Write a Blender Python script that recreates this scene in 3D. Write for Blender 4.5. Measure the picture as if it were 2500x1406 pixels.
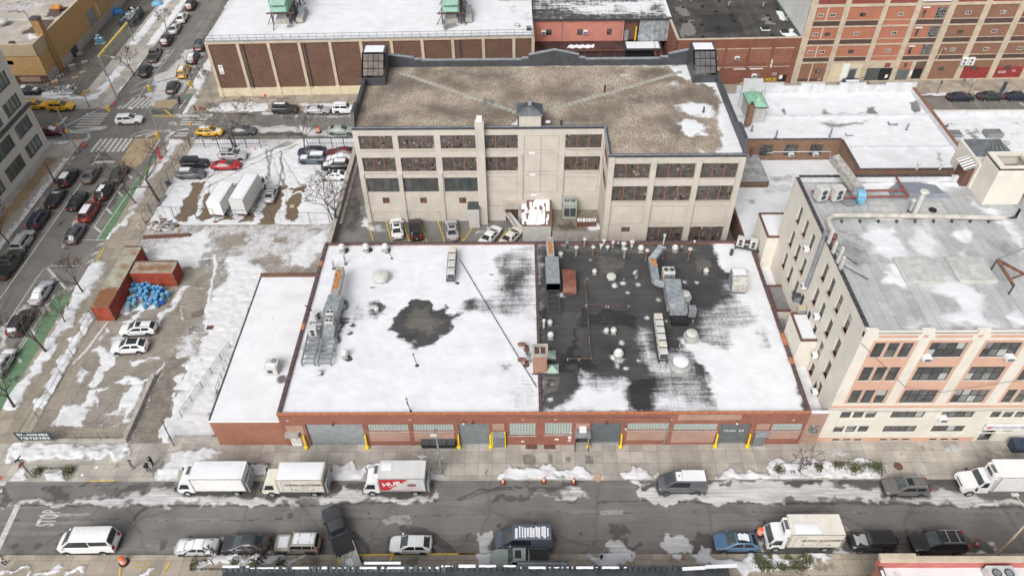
import bpy,math,random
import numpy as np
from mathutils import Vector,Matrix
R_=math.radians
for o in list(bpy.data.objects):bpy.data.objects.remove(o)
SC=bpy.context.scene;COL=SC.collection
# ---------------------------------------------------------------- camera, sky, sun, exposure
CF,CP,CY,CR,CH=1818.54,.76536724,.01352357,-.01439769,72.0
cp,sp=math.cos(CP),math.sin(CP)
FWD=np.array([-math.sin(CY)*cp,math.cos(CY)*cp,-sp])
_r=np.array([math.cos(CY),math.sin(CY),0.]);_u=np.cross(_r,FWD)
RT=math.cos(CR)*_r+math.sin(CR)*_u;UP=-math.sin(CR)*_r+math.cos(CR)*_u
cam=bpy.data.cameras.new('camera');camo=bpy.data.objects.new('camera',cam);COL.objects.link(camo)
camo.matrix_world=Matrix(((RT[0],UP[0],-FWD[0],0),(RT[1],UP[1],-FWD[1],0),(RT[2],UP[2],-FWD[2],CH),(0,0,0,1)))
cam.sensor_width=36;cam.lens=CF/2500*36;cam.clip_end=3000;cam.clip_start=.5
SC.camera=camo
SUN_EL,SUN_AZ=R_(44),R_(205)
W=bpy.data.worlds.new('World');SC.world=W;W.use_nodes=True
wn=W.node_tree.nodes;wl=W.node_tree.links
sky=wn.new('ShaderNodeTexSky');sky.sky_type='NISHITA';sky.sun_disc=False
sky.sun_elevation=SUN_EL;sky.sun_rotation=SUN_AZ;sky.dust_density=6;sky.air_density=1.0
hs=wn.new('ShaderNodeHueSaturation');hs.inputs['Saturation'].default_value=.24
bgn=wn['Background'];bgn.inputs['Strength'].default_value=.15
wl.new(sky.outputs[0],hs.inputs['Color']);wl.new(hs.outputs[0],bgn.inputs['Color'])
sl=bpy.data.lights.new('sun','SUN');sl.energy=1.05;sl.angle=R_(32);sl.color=(1,.985,.965)
so=bpy.data.objects.new('sun',sl);COL.objects.link(so)
so.rotation_euler=Vector((math.sin(SUN_AZ)*math.cos(SUN_EL),math.cos(SUN_AZ)*math.cos(SUN_EL),math.sin(SUN_EL))).to_track_quat('Z','Y').to_euler()
VS=SC.view_settings;VS.view_transform='Standard';VS.look='None';VS.exposure=0.13;VS.gamma=1;VS.use_curve_mapping=False
SC.cycles.max_bounces=5;SC.cycles.diffuse_bounces=3
# ---------------------------------------------------------------- from a measured sight line to a point in the place
def ray(px,py):return RT*((px-1250)/CF)+UP*(-(py-703)/CF)+FWD
def G(px,py,z=0.):
 d=ray(px,py);t=(z-CH)/d[2];return(float(d[0]*t),float(d[1]*t))
def FY(px,py,Y):
 d=ray(px,py);t=Y/d[1];return(float(d[0]*t),float(CH+d[2]*t))
def FX(px,py,X):
 d=ray(px,py);t=X/d[0];return(float(d[1]*t),float(CH+d[2]*t))
def crop(ox,oy,s):return lambda x,y:(ox+x/s,oy+y/s)
AL=crop(640,560,2.929);AR=crop(1260,560,2.929);B4=crop(0,980,3.3);B5=crop(560,980,3.3);B6=crop(1120,980,3.3)
B7=crop(1700,980,3.125);L6=crop(0,600,3.516);L1=crop(0,0,3.516);L3=crop(0,340,3.7);LT=crop(380,300,4.017)
CJ=crop(1860,560,3.195);C5=crop(1860,200,3.347);CC=crop(840,280,3.516);T2=crop(480,0,3.516);T3=crop(1050,0,3.516);T4=crop(1600,0,2.778)
I4=crop(0,120,4.394);PR=crop(2200,340,5.02);TF=crop(1620,0,6.694);H3=crop(1740,180,5.858);LL=crop(0,0,6.112);C4=crop(1440,340,4.135)
def cv(cf,pts):return[cf(*q)for q in pts]
# ---------------------------------------------------------------- materials
MATS={}
def newmat(name):
 m=bpy.data.materials.new(name);m.use_nodes=True;MATS[name]=m
 nt=m.node_tree;return m,nt,nt.nodes['Principled BSDF']
def N(nt,t,**kw):
 n=nt.nodes.new(t)
 for k,v in kw.items():setattr(n,k,v)
 return n
def mixc(nt,fac,a,b,typ='MIX'):
 n=N(nt,'ShaderNodeMix',data_type='RGBA',blend_type=typ)
 for i,v in((0,fac),(6,a),(7,b)):
  if hasattr(v,'is_output'):nt.links.new(v,n.inputs[i])
  else:n.inputs[i].default_value=v if i==0 else(*v,1)if len(v)==3 else v
 return n.outputs[2]
def math_(nt,op,a,b=0.,c=None):
 n=N(nt,'ShaderNodeMath',operation=op)
 for i,v in enumerate((a,b,c)):
  if v is None:continue
  if hasattr(v,'is_output'):nt.links.new(v,n.inputs[i])
  else:n.inputs[i].default_value=v
 return n.outputs[0]
def ramp(nt,v,lo,hi):
 n=N(nt,'ShaderNodeMapRange',interpolation_type='SMOOTHSTEP');nt.links.new(v,n.inputs[0])
 n.inputs[1].default_value=lo;n.inputs[2].default_value=hi;return n.outputs[0]
def coords(nt,scale=(1,1,1),obj=False):
 c=N(nt,'ShaderNodeTexCoord')if obj else N(nt,'ShaderNodeNewGeometry')
 out=c.outputs['Object']if obj else c.outputs['Position']
 if scale==(1,1,1):return out
 v=N(nt,'ShaderNodeVectorMath',operation='MULTIPLY');nt.links.new(out,v.inputs[0]);v.inputs[1].default_value=scale
 return v.outputs[0]
def noise(nt,scale,detail=3,vec=None,rough=.55,dist=0):
 n=N(nt,'ShaderNodeTexNoise');n.inputs['Scale'].default_value=scale;n.inputs['Detail'].default_value=detail
 n.inputs['Roughness'].default_value=rough;n.inputs['Distortion'].default_value=dist
 if vec is not None:nt.links.new(vec,n.inputs['Vector'])
 return n.outputs['Fac']
def attr(nt,name):
 n=N(nt,'ShaderNodeAttribute',attribute_name=name);return n.outputs['Fac']
def col(c,k):return tuple(min(1,x*k)for x in c)
def mat(name,c,rough=.7,metal=0.,var=.12,scale=1.5,streak=0.,obj=False,spec=None,fine=0.):
 if name in MATS:return MATS[name]
 m,nt,b=newmat(name)
 b.inputs['Roughness'].default_value=rough;b.inputs['Metallic'].default_value=metal
 if spec is not None:b.inputs['Specular IOR Level'].default_value=spec
 out=None
 if var:
  f=ramp(nt,noise(nt,scale,4,coords(nt,obj=obj)),.25,.75)
  out=mixc(nt,f,col(c,1-var),col(c,1+var))
 if streak:
  f=ramp(nt,noise(nt,1,4,coords(nt,(2.2,2.2,.12))),.5,.85)
  out=mixc(nt,math_(nt,'MULTIPLY',f,streak),out or c,col(c,.55))
 if fine:
  f=ramp(nt,noise(nt,9,2,coords(nt)),.3,.7)
  out=mixc(nt,math_(nt,'MULTIPLY',f,fine),out or c,col(c,.5))
 if out is None:b.inputs['Base Color'].default_value=(*c,1)
 else:nt.links.new(out,b.inputs['Base Color'])
 return m
def wallvec(nt):
 g=N(nt,'ShaderNodeNewGeometry');s=N(nt,'ShaderNodeSeparateXYZ');nt.links.new(g.outputs['Position'],s.inputs[0])
 s2=N(nt,'ShaderNodeSeparateXYZ');nt.links.new(g.outputs['Normal'],s2.inputs[0])
 f=math_(nt,'GREATER_THAN',math_(nt,'ABSOLUTE',s2.outputs[0]),.7)
 u=math_(nt,'ADD',math_(nt,'MULTIPLY',s.outputs[0],math_(nt,'SUBTRACT',1.,f)),math_(nt,'MULTIPLY',s.outputs[1],f))
 c=N(nt,'ShaderNodeCombineXYZ');nt.links.new(u,c.inputs[0]);nt.links.new(s.outputs[2],c.inputs[1]);return c.outputs[0]
def brick(name,c1,c2,mortar,bw=.42,bh=.16,stain=.25,bump=.0,big=.35):
 if name in MATS:return MATS[name]
 m,nt,b=newmat(name)
 v=wallvec(nt);t=N(nt,'ShaderNodeTexBrick');nt.links.new(v,t.inputs['Vector'])
 t.inputs['Scale'].default_value=1;t.inputs['Brick Width'].default_value=bw;t.inputs['Row Height'].default_value=bh
 t.inputs['Mortar Size'].default_value=.018;t.inputs['Mortar Smooth'].default_value=.2;t.inputs['Bias'].default_value=0
 t.inputs['Color1'].default_value=(*c1,1);t.inputs['Color2'].default_value=(*c2,1);t.inputs['Mortar'].default_value=(*mortar,1)
 f=ramp(nt,noise(nt,.35,5,coords(nt)),.35,.72)
 o=mixc(nt,math_(nt,'MULTIPLY',f,big),t.outputs['Color'],col(c1,.62))
 f=ramp(nt,noise(nt,1,4,coords(nt,(1.6,1.6,.15))),.55,.85)
 o=mixc(nt,math_(nt,'MULTIPLY',f,stain),o,col(c1,.45))
 nt.links.new(o,b.inputs['Base Color']);b.inputs['Roughness'].default_value=.9
 return m
def surf(name,c1,c2,alt=(.16,.12,.085),scale=.6,joints=None,jc=.55,streak=None,amp=.5,amp2=.35,speck=.12,seams=None,rough=.85,snowc=(.72,.728,.75),cracks=0,nscale=5.,grid=0.,soft=.24,altw=.08,sscale=9.,bmp=.5,fza=.55,ckf=.6):
 """outdoor surface: base colour, 'wet' darkening, 'alt' second soil, 'snow' cover broken up by noise"""
 if name in MATS:return MATS[name]
 m,nt,b=newmat(name);P=coords(nt)
 o=mixc(nt,ramp(nt,noise(nt,scale,5,P),.3,.7),c1,c2)
 fn=noise(nt,sscale,3,P,.7)
 o=mixc(nt,math_(nt,'MULTIPLY',ramp(nt,fn,.3,.75),speck*2),o,col(c1,.55))
 if streak:
  s=noise(nt,1,4,coords(nt,streak));o=mixc(nt,math_(nt,'MULTIPLY',ramp(nt,s,.52,.8),.5),o,col(c2,1.6))
  s=noise(nt,1.7,4,coords(nt,streak));o=mixc(nt,math_(nt,'MULTIPLY',ramp(nt,s,.5,.8),.4),o,col(c1,.6))
 al=ramp(nt,math_(nt,'ADD',attr(nt,'alt'),math_(nt,'MULTIPLY',math_(nt,'SUBTRACT',noise(nt,1.3,5,P),.5),.8)),.5-altw,.5+altw)
 o=mixc(nt,al,o,mixc(nt,noise(nt,3,5,P),col(alt,.65),col(alt,1.35)))
 if joints:
  t=N(nt,'ShaderNodeTexBrick');nt.links.new(P,t.inputs['Vector']);t.offset=joints[2]if len(joints)>2 else 0
  t.inputs['Scale'].default_value=1;t.inputs['Brick Width'].default_value=joints[0];t.inputs['Row Height'].default_value=joints[1]
  t.inputs['Mortar Size'].default_value=.03 if joints[0]>.8 else .02;t.inputs['Mortar Smooth'].default_value=.3
  t.inputs['Color1'].default_value=(.84,.84,.84,1);t.inputs['Color2'].default_value=(1.12,1.1,1.07,1);t.inputs['Mortar'].default_value=(jc,jc,jc,1)
  o=mixc(nt,1.,o,t.outputs['Color'],'MULTIPLY')
 if seams:
  w=N(nt,'ShaderNodeTexBrick');nt.links.new(P,w.inputs['Vector']);w.inputs['Scale'].default_value=1;w.inputs['Brick Width'].default_value=seams[0];w.inputs['Row Height'].default_value=seams[1]
  w.inputs['Mortar Size'].default_value=.025;w.inputs['Color1'].default_value=(.86,.86,.86,1);w.inputs['Color2'].default_value=(1.1,1.1,1.1,1);w.inputs['Mortar'].default_value=(.6,.6,.6,1)
  o=mixc(nt,1.,o,w.outputs['Color'],'MULTIPLY')
 if cracks:
  vo=N(nt,'ShaderNodeTexVoronoi',feature='DISTANCE_TO_EDGE');vo.inputs['Scale'].default_value=cracks
  w2=N(nt,'ShaderNodeVectorMath',operation='ADD');nn=N(nt,'ShaderNodeTexNoise');nn.inputs['Scale'].default_value=.8;nt.links.new(P,nn.inputs['Vector'])
  nt.links.new(P,w2.inputs[0]);nt.links.new(nn.outputs['Color'],w2.inputs[1]);nt.links.new(w2.outputs[0],vo.inputs['Vector'])
  ck=math_(nt,'SUBTRACT',1.,ramp(nt,vo.outputs['Distance'],.0,.03));o=mixc(nt,math_(nt,'MULTIPLY',ck,ckf),o,col(c1,.4))
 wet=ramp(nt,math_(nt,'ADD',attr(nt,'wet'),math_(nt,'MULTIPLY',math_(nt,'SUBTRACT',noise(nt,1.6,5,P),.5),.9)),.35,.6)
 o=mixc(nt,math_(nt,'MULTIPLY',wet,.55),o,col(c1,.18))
 n1=math_(nt,'MULTIPLY',math_(nt,'SUBTRACT',noise(nt,nscale,4,P,.65),.5),amp)
 n2=math_(nt,'MULTIPLY',math_(nt,'SUBTRACT',noise(nt,.9,4,P),.5),amp2)
 sn=math_(nt,'ADD',math_(nt,'ADD',attr(nt,'snow'),n1),n2)
 if grid:
  g1=math_(nt,'ADD',math_(nt,'MULTIPLY',noise(nt,1,4,coords(nt,(.22,2.6,1)),.65),1.45),math_(nt,'MULTIPLY',noise(nt,1,3,coords(nt,(3.2,.3,1))),.55))
  sn=math_(nt,'ADD',sn,math_(nt,'MULTIPLY',math_(nt,'SUBTRACT',g1,1.),grid))
 fz=math_(nt,'MULTIPLY',math_(nt,'SUBTRACT',noise(nt,17 if fza<.8 else 9,4,P,.75),.5),fza)
 sf=ramp(nt,math_(nt,'ADD',sn,fz),.5-soft,.5+soft)
 sc=mixc(nt,ramp(nt,noise(nt,.5,5,P),.3,.75),snowc,col(snowc,.9))
 vs_=N(nt,'ShaderNodeTexVoronoi');vs_.inputs['Scale'].default_value=1.1;nt.links.new(P,vs_.inputs['Vector'])
 pk=math_(nt,'MULTIPLY',math_(nt,'SUBTRACT',1.,ramp(nt,vs_.outputs['Distance'],.05,.16)),ramp(nt,noise(nt,.22,3,P),.5,.64));sc=mixc(nt,math_(nt,'MULTIPLY',pk,.45),sc,col(c1,1.2))
 sc=mixc(nt,math_(nt,'MULTIPLY',ramp(nt,noise(nt,.13,4,coords(nt,(1,2.5,1))),.5,.72),.3),sc,col(snowc,.74))
 d=math_(nt,'MULTIPLY',attr(nt,'dirt'),ramp(nt,noise(nt,1.2,5,coords(nt,(.22,3.4,1))),.25,.7))
 sc=mixc(nt,d,sc,(.31,.295,.28))
 o=mixc(nt,sf,o,sc);nt.links.new(o,b.inputs['Base Color'])
 rg=math_(nt,'MULTIPLY_ADD',wet,-.35,rough);nt.links.new(math_(nt,'MAXIMUM',rg,math_(nt,'MULTIPLY',sf,.8)),b.inputs['Roughness'])
 b.inputs['Specular IOR Level'].default_value=.3
 bp=N(nt,'ShaderNodeBump');bp.inputs['Strength'].default_value=bmp;bp.inputs['Distance'].default_value=.12
 hh=math_(nt,'ADD',math_(nt,'MULTIPLY',sf,.8),math_(nt,'MULTIPLY',noise(nt,4,4,P),.5));nt.links.new(hh,bp.inputs['Height']);nt.links.new(bp.outputs[0],b.inputs['Normal'])
 return m
 # ---------------------------------------------------------------- mesh building
class MB:
 def __init__(s,M=None):s.v=[];s.f=[];s.mi=[];s.ms=[];s.sm=[];s.M=M;s.g=[]
 def idx(s,m):
  if m not in s.ms:s.ms.append(m)
  return s.ms.index(m)
 def add(s,vs,fs,m,smooth=False):
  b=len(s.v);k=s.idx(m);s.g.append(len(s.f))
  if s.M is not None:vs=[tuple(s.M@Vector(v))for v in vs]
  s.v+=[tuple(v)for v in vs]
  for f in fs:s.f.append([b+i for i in f]);s.mi.append(k);s.sm.append(smooth)
  return s
 def face(s,pts,m):return s.add(pts,[list(range(len(pts)))],m)
 def box(s,x0,y0,z0,x1,y1,z1,m,skip=''):
  vs=[(x0,y0,z0),(x1,y0,z0),(x1,y1,z0),(x0,y1,z0),(x0,y0,z1),(x1,y0,z1),(x1,y1,z1),(x0,y1,z1)]
  F={'b':(0,3,2,1),'t':(4,5,6,7),'s':(0,1,5,4),'e':(1,2,6,5),'n':(2,3,7,6),'w':(3,0,4,7)}
  return s.add(vs,[F[k]for k in F if k not in skip],m)
 def cbox(s,cx,cy,z0,sx,sy,sz,m,rz=0.,skip=''):
  a,b=math.cos(rz),math.sin(rz);h=[]
  for z in(z0,z0+sz):
   for x,y in((-1,-1),(1,-1),(1,1),(-1,1)):
    X,Y=x*sx/2,y*sy/2;h.append((cx+X*a-Y*b,cy+X*b+Y*a,z))
  F={'b':(0,3,2,1),'t':(4,5,6,7),'s':(0,1,5,4),'e':(1,2,6,5),'n':(2,3,7,6),'w':(3,0,4,7)}
  return s.add(h,[F[k]for k in F if k not in skip],m)
 def bev(s,x0,y0,z0,x1,y1,z1,m,r=.05):
  vs=[]
  for z,i in((z0,0),(z1-r,0),(z1,r)):
   a,b,c,d=x0+i,x1-i,y0+i,y1-i
   k=r*.8 if i==0 else r*.6
   vs+=[(a+k,c,z),(b-k,c,z),(b,c+k,z),(b,d-k,z),(b-k,d,z),(a+k,d,z),(a,d-k,z),(a,c+k,z)]
  fs=[[i*8+j,i*8+(j+1)%8,i*8+8+(j+1)%8,i*8+8+j]for i in range(2)for j in range(8)]+[list(range(16,24))]
  return s.add(vs,fs,m)
 def prism(s,poly,z0,z1,m,mt=None,bottom=False):
  n=len(poly);vs=[(x,y,z0)for x,y in poly]+[(x,y,z1)for x,y in poly]
  s.add(vs,[[i,(i+1)%n,n+(i+1)%n,n+i]for i in range(n)],m);s.add(vs[n:],[list(range(n))],mt or m)
  if bottom:s.add(vs[:n],[list(range(n))[::-1]],m)
  return s
 def lathe(s,x,y,prof,m,n=16,smooth=True):
  vs=[];fs=[]
  for r,z in prof:
   for i in range(n):t=2*math.pi*i/n;vs.append((x+r*math.cos(t),y+r*math.sin(t),z))
  for k in range(len(prof)-1):
   for i in range(n):j=(i+1)%n;fs.append([k*n+i,k*n+j,k*n+n+j,k*n+n+i])
  s.add(vs,fs,m,smooth);k=len(prof)-1
  s.add(vs[k*n:],[list(range(n))],m)
  return s
 def cyl(s,x,y,z0,z1,r,m,n=12,r2=None):return s.lathe(x,y,[(r,z0),(r if r2 is None else r2,z1)],m,n)
 def tube(s,pts,r,m,n=6,cap=True):
  pts=[Vector(p)for p in pts];rs=r if isinstance(r,(list,tuple))else[r]*len(pts);vs=[];fs=[]
  for i,p in enumerate(pts):
   d=(pts[min(i+1,len(pts)-1)]-pts[max(i-1,0)]).normalized()
   a=d.cross(Vector((0,0,1))if abs(d.z)<.9 else Vector((1,0,0))).normalized();b=d.cross(a)
   for k in range(n):t=2*math.pi*k/n;vs.append(tuple(p+(a*math.cos(t)+b*math.sin(t))*rs[i]))
  for i in range(len(pts)-1):
   for k in range(n):j=(k+1)%n;fs.append([i*n+k,i*n+n+k,i*n+n+j,i*n+j])
  if cap:fs.append(list(range(n)));fs.append([(len(pts)-1)*n+k for k in range(n)][::-1])
  return s.add(vs,fs,m,n>4)
 def bar(s,a,b,w,m,h=None):
  a,b=Vector(a),Vector(b);d=(b-a).normalized();h=h or w
  sd=d.cross(Vector((0,0,1))if abs(d.z)<.95 else Vector((1,0,0))).normalized()*w/2;u=sd.cross(d).normalized()*h/2
  vs=[p+x for p in(a,b)for x in(-sd-u,sd-u,sd+u,-sd+u)]
  return s.add(vs,[(0,1,2,3),(7,6,5,4),(0,4,5,1),(1,5,6,2),(2,6,7,3),(3,7,4,0)],m)
 def build(s,name,parent=None,loc=None,rz=0.,sharp=35):
  me=mesh_from(s,name,sharp);return link(name,me,parent,loc,rz)
 def build_each(s,name,parent=None):
  out=[]
  for i,a in enumerate(s.g):
   e=s.g[i+1]if i+1<len(s.g)else len(s.f);q=MB();vi=sorted({v for f in s.f[a:e]for v in f});mp={v:n for n,v in enumerate(vi)}
   q.add([s.v[v]for v in vi],[[mp[v]for v in f]for f in s.f[a:e]],s.ms[s.mi[a]],s.sm[a]);out.append(q.build(name,parent))
  return out
def mesh_from(s,name,sharp=35):
 me=bpy.data.meshes.new(name);me.from_pydata(s.v,[],s.f)
 for m in s.ms:me.materials.append(m)
 me.polygons.foreach_set('material_index',s.mi);me.polygons.foreach_set('use_smooth',s.sm);me.update()
 if any(s.sm):me.set_sharp_from_angle(angle=R_(sharp))
 return me
def link(name,me,parent=None,loc=None,rz=0.):
 o=bpy.data.objects.new(name,me);COL.objects.link(o)
 if loc is not None:o.location=loc
 if rz:o.rotation_euler=(0,0,rz)
 if parent is not None:o.parent=parent
 return o
def tag(o,label=None,cat=None,group=None,kind=None):
 if label:o['label']=label
 if cat:o['category']=cat
 if group:o['group']=group
 if kind:o['kind']=kind
 return o
def thing(name,label,cat,loc=(0,0,0),rz=0.,group=None):
 o=link(name,None,None,loc,rz);o.empty_display_size=.3;return tag(o,label,cat,group)
def text(s,size,m,name,parent,M,sx=1.,ext=.004,space=1.,shear=0.,bold=0.):
 c=bpy.data.curves.new('t','FONT');c.body=s;c.size=size;c.align_x='CENTER';c.align_y='CENTER';c.extrude=ext;c.space_character=space;c.shear=shear;c.resolution_u=3;c.offset=bold
 t=bpy.data.objects.new('t',c);COL.objects.link(t);bpy.context.view_layer.update()
 me=bpy.data.meshes.new_from_object(t.evaluated_get(bpy.context.evaluated_depsgraph_get()))
 bpy.data.objects.remove(t);bpy.data.curves.remove(c);me.transform(M@Matrix.Diagonal((sx,1,1,1)))
 me.materials.clear();me.materials.append(m);return link(name,me,parent)
def plane_M(o,right,up):
 r,u=Vector(right),Vector(up);n=r.cross(u)
 return Matrix(((r.x,u.x,n.x,o[0]),(r.y,u.y,n.y,o[1]),(r.z,u.z,n.z,o[2]),(0,0,0,1)))
 # ---------------------------------------------------------------- painted sheets (snow, wet, soil as cover; wet also stands for shade under parked vehicles)
def pdist(X,Y,poly):
 d=np.full(X.shape,1e9);inside=np.zeros(X.shape,bool);n=len(poly)
 for i in range(n):
  x0,y0=poly[i];x1,y1=poly[(i+1)%n];dx,dy=x1-x0,y1-y0;L=dx*dx+dy*dy+1e-9
  t=np.clip(((X-x0)*dx+(Y-y0)*dy)/L,0,1);d=np.minimum(d,np.hypot(X-x0-t*dx,Y-y0-t*dy))
  c=((y0>Y)!=(y1>Y))&(X<(x1-x0)*(Y-y0)/(y1-y0+1e-12)+x0);inside^=c
 return np.where(inside,-d,d)
def ldist(X,Y,pts):
 d=np.full(X.shape,1e9)
 for i in range(len(pts)-1):
  x0,y0=pts[i];x1,y1=pts[i+1];dx,dy=x1-x0,y1-y0;L=dx*dx+dy*dy+1e-9
  t=np.clip(((X-x0)*dx+(Y-y0)*dy)/L,0,1);d=np.minimum(d,np.hypot(X-x0-t*dx,Y-y0-t*dy))
 return d
RNG=np.random.default_rng(7)
def smooth_noise(X,Y,s,seed=0):
 r=np.random.default_rng(seed);g=r.random((64,64));u=X*s;v=Y*s
 i=np.floor(u).astype(int);j=np.floor(v).astype(int);a=u-i;b=v-j;a=a*a*(3-2*a);b=b*b*(3-2*b)
 q=lambda p,t:g[p%64,t%64]
 return(q(i,j)*(1-a)+q(i+1,j)*a)*(1-b)+(q(i,j+1)*(1-a)+q(i+1,j+1)*a)*b
def sheet(name,x0,y0,x1,y1,z,m,paints=(),res=.25,base=None,thick=.06,skirt=0.,clip=None,pz=None,slope=None,parent=None,rough=1.):
 nx=max(2,int((x1-x0)/res)+1);ny=max(2,int((y1-y0)/res)+1)
 X,Y=np.meshgrid(np.linspace(x0,x1,nx),np.linspace(y0,y1,ny))
 A={'snow':np.zeros(X.shape),'wet':np.zeros(X.shape),'alt':np.zeros(X.shape),'dirt':np.zeros(X.shape)}
 for k,v in(base or{}).items():A[k][:]=v
 pz=z if pz is None else pz
 wx=(smooth_noise(X,Y,.9,1)-.5)*1.1+(smooth_noise(X,Y,2.7,2)-.5)*.5;wy=(smooth_noise(X,Y,.9,3)-.5)*1.1+(smooth_noise(X,Y,2.7,4)-.5)*.5
 for p in paints:
  typ=p[0];a,val,fe=p[1],p[2],p[3]
  if typ=='w':pts=p[4];D=pdist(X+wx*.5*rough,Y+wy*.5*rough,pts)
  elif typ=='p':pts=[G(*q,pz)for q in p[4]];D=pdist(X+wx*rough,Y+wy*rough,pts)
  elif typ=='s':pts=[G(*q,pz)for q in p[4]];D=pdist(X,Y,pts)
  elif typ=='l':pts=[G(*q,pz)for q in p[4]];D=ldist(X+wx*.25,Y+wy*.25,pts)-p[5]/2
  elif typ=='d':c=G(*p[4],pz);D=np.hypot(X+wx*.3-c[0],Y+wy*.3-c[1])-p[5]
  mk=np.clip(.5-D/(2*fe),0,1);A[a]=A[a]*(1-mk)+val*mk
 Z=np.full(X.shape,float(z))
 if slope is not None:Z+=slope(X,Y)
 if thick:Z+=np.clip(A['snow']*1.6-.5,0,1)*thick*(.35+1.3*smooth_noise(X,Y,1.6,5))
 V=np.stack([X,Y,Z],-1).reshape(-1,3);I=np.arange(nx*ny).reshape(ny,nx)
 F=np.stack([I[:-1,:-1],I[:-1,1:],I[1:,1:],I[1:,:-1]],-1).reshape(-1,4)
 if clip is not None:
  C=V[F].mean(1);F=F[pdist(C[:,0],C[:,1],clip)<0]
 fl=F.tolist();vl=V.tolist()
 if skirt:
  edge=list(I[0,:])+list(I[1:,-1])+list(I[-1,-2::-1])+list(I[-2:0:-1,0]);b=len(vl)
  for e in edge:vl.append([vl[e][0],vl[e][1],z-skirt])
  n=len(edge)
  for k in range(n):q=(k+1)%n;fl.append([int(edge[k]),b+k,b+q,int(edge[q])])
 me=bpy.data.meshes.new(name);me.from_pydata(vl,[],fl);me.materials.append(m)
 for k,v in A.items():
  at=me.attributes.new(k,'FLOAT','POINT');d=np.zeros(len(vl),np.float32);d[:nx*ny]=v.reshape(-1);at.data.foreach_set('value',d)
 me.polygons.foreach_set('use_smooth',[True]*len(me.polygons));me.update();me.set_sharp_from_angle(angle=R_(50))
 return link(name,me,parent)
def S(o):return tag(o,kind='structure')
# ---------------------------------------------------------------- walls with real openings
def wall(mb,o,u,w,h,ops,m,depth=.25,rm=None,nrm=None):
 """wall from point o along horizontal unit u, openings (u0,z0,u1,z1) cut through to a reveal of the given depth"""
 u=Vector((*u,0));n=Vector((u.y,-u.x,0));o=Vector(o)
 us=sorted({0.,float(w)}|{max(0.,min(w,q))for op in ops for q in(op[0],op[2])});zs=sorted({0.,float(h)}|{max(0.,min(h,q))for op in ops for q in(op[1],op[3])})
 P=lambda a,z,d=0.:tuple(o+u*a+Vector((0,0,z))-n*d)
 for i in range(len(us)-1):
  for j in range(len(zs)-1):
   ca,cz=(us[i]+us[i+1])/2,(zs[j]+zs[j+1])/2
   if any(q[0]<ca<q[2]and q[1]<cz<q[3]for q in ops):continue
   mb.face([P(us[i],zs[j]),P(us[i+1],zs[j]),P(us[i+1],zs[j+1]),P(us[i],zs[j+1])],m)
 for a,z,b,c in[q[:4]for q in ops]:
  r=rm or m
  for p in(((a,z),(b,z)),((b,z),(b,c)),((b,c),(a,c)),((a,c),(a,z))):
   (ua,za),(ub,zb)=p
   mb.face([P(ua,za),P(ua,za,depth),P(ub,zb,depth),P(ub,zb)],r)
def frame_on(o,u):
 return Matrix(((u[0],-u[1],0,o[0]),(u[1],u[0],0,o[1]),(0,0,1,o[2]),(0,0,0,1)))
ABS={}
def bldg(name,label,cat,base,group=None):
 o=thing(name,label,cat,base,0,group);ABS[o.name]=Matrix.Translation(-Vector(base));return o
_link=link
def link(name,me,parent=None,loc=None,rz=0.):
 o=_link(name,me,parent,loc,rz)
 if parent is not None and parent.name in ABS:o.matrix_parent_inverse=ABS[parent.name]
 return o
rnd=random.Random(11)
# ---------------------------------------------------------------- palette
SNOW=mat('snow',(.71,.72,.745),.8,var=.04,scale=1.2)
M_brickA=brick('red_brick',(.24,.08,.053),(.31,.115,.08),(.30,.165,.12),stain=.3,big=.35)
M_brickP=brick('pale_brick_patch',(.36,.2,.15),(.42,.26,.2),(.45,.36,.3),stain=.15)
M_brickB=brick('annex_brick',(.29,.108,.066),(.37,.15,.095),(.33,.2,.145),stain=.3)
M_coping=mat('orange_coping',(.42,.16,.075),.7,var=.25,scale=2)
M_tile=mat('dark_coping_tile',(.09,.062,.065),.6,var=.4,scale=2.5)
M_beige=mat('beige_painted_wall',(.525,.485,.43),.85,var=.08,scale=.5,streak=.3)
M_beige2=mat('beige_brick_panel_shaded',(.43,.39,.34),.85,var=.12,scale=.7,streak=.3)  # darkened so mouldings and sills read; relief shade put into the colour
M_dark=mat('dark_grey_metal',(.055,.06,.068),.5,var=.2)
M_black=mat('black',(.015,.015,.017),.6,var=0)
M_grey=mat('grey_metal',(.23,.25,.265),.5,.15,var=.2)
M_galv=mat('galvanised_steel',(.31,.335,.355),.45,.3,var=.3,scale=2.2)
M_rust=mat('rusty_steel',(.17,.085,.058),.85,var=.5,scale=3)
M_brown=mat('brown_steel',(.13,.065,.045),.7,var=.3,scale=3)
M_white=mat('white_paint',(.76,.77,.77),.5,var=.05,scale=1.5)
M_offw=mat('off_white_unit',(.52,.515,.49),.5,var=.1,scale=1.5)
M_yel=mat('safety_yellow',(.80,.58,.015),.5,var=.12,scale=2.5)
M_conc=mat('concrete',(.36,.34,.31),.9,var=.2,scale=1.2)
M_tan=mat('tan_concrete',(.50,.42,.32),.9,var=.14,scale=.9,streak=.35)
M_redf=mat('red_sash_bar',(.30,.125,.095),.7,var=.2)
M_steelf=mat('dark_sash_bar',(.05,.055,.06),.5,var=0)
def glass(name,c,r=.12):return mat(name,c,r,var=.3,scale=.9,spec=.5)
GL=[glass('glass_a',(.085,.083,.078)),glass('glass_b',(.10,.10,.098)),glass('glass_c',(.125,.108,.092)),glass('glass_d',(.17,.17,.16)),glass('glass_e',(.03,.032,.034)),glass('glass_f',(.26,.26,.25),.3)]
GLW=[5,5,5,2,3,.7]
M_gblock=None
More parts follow.
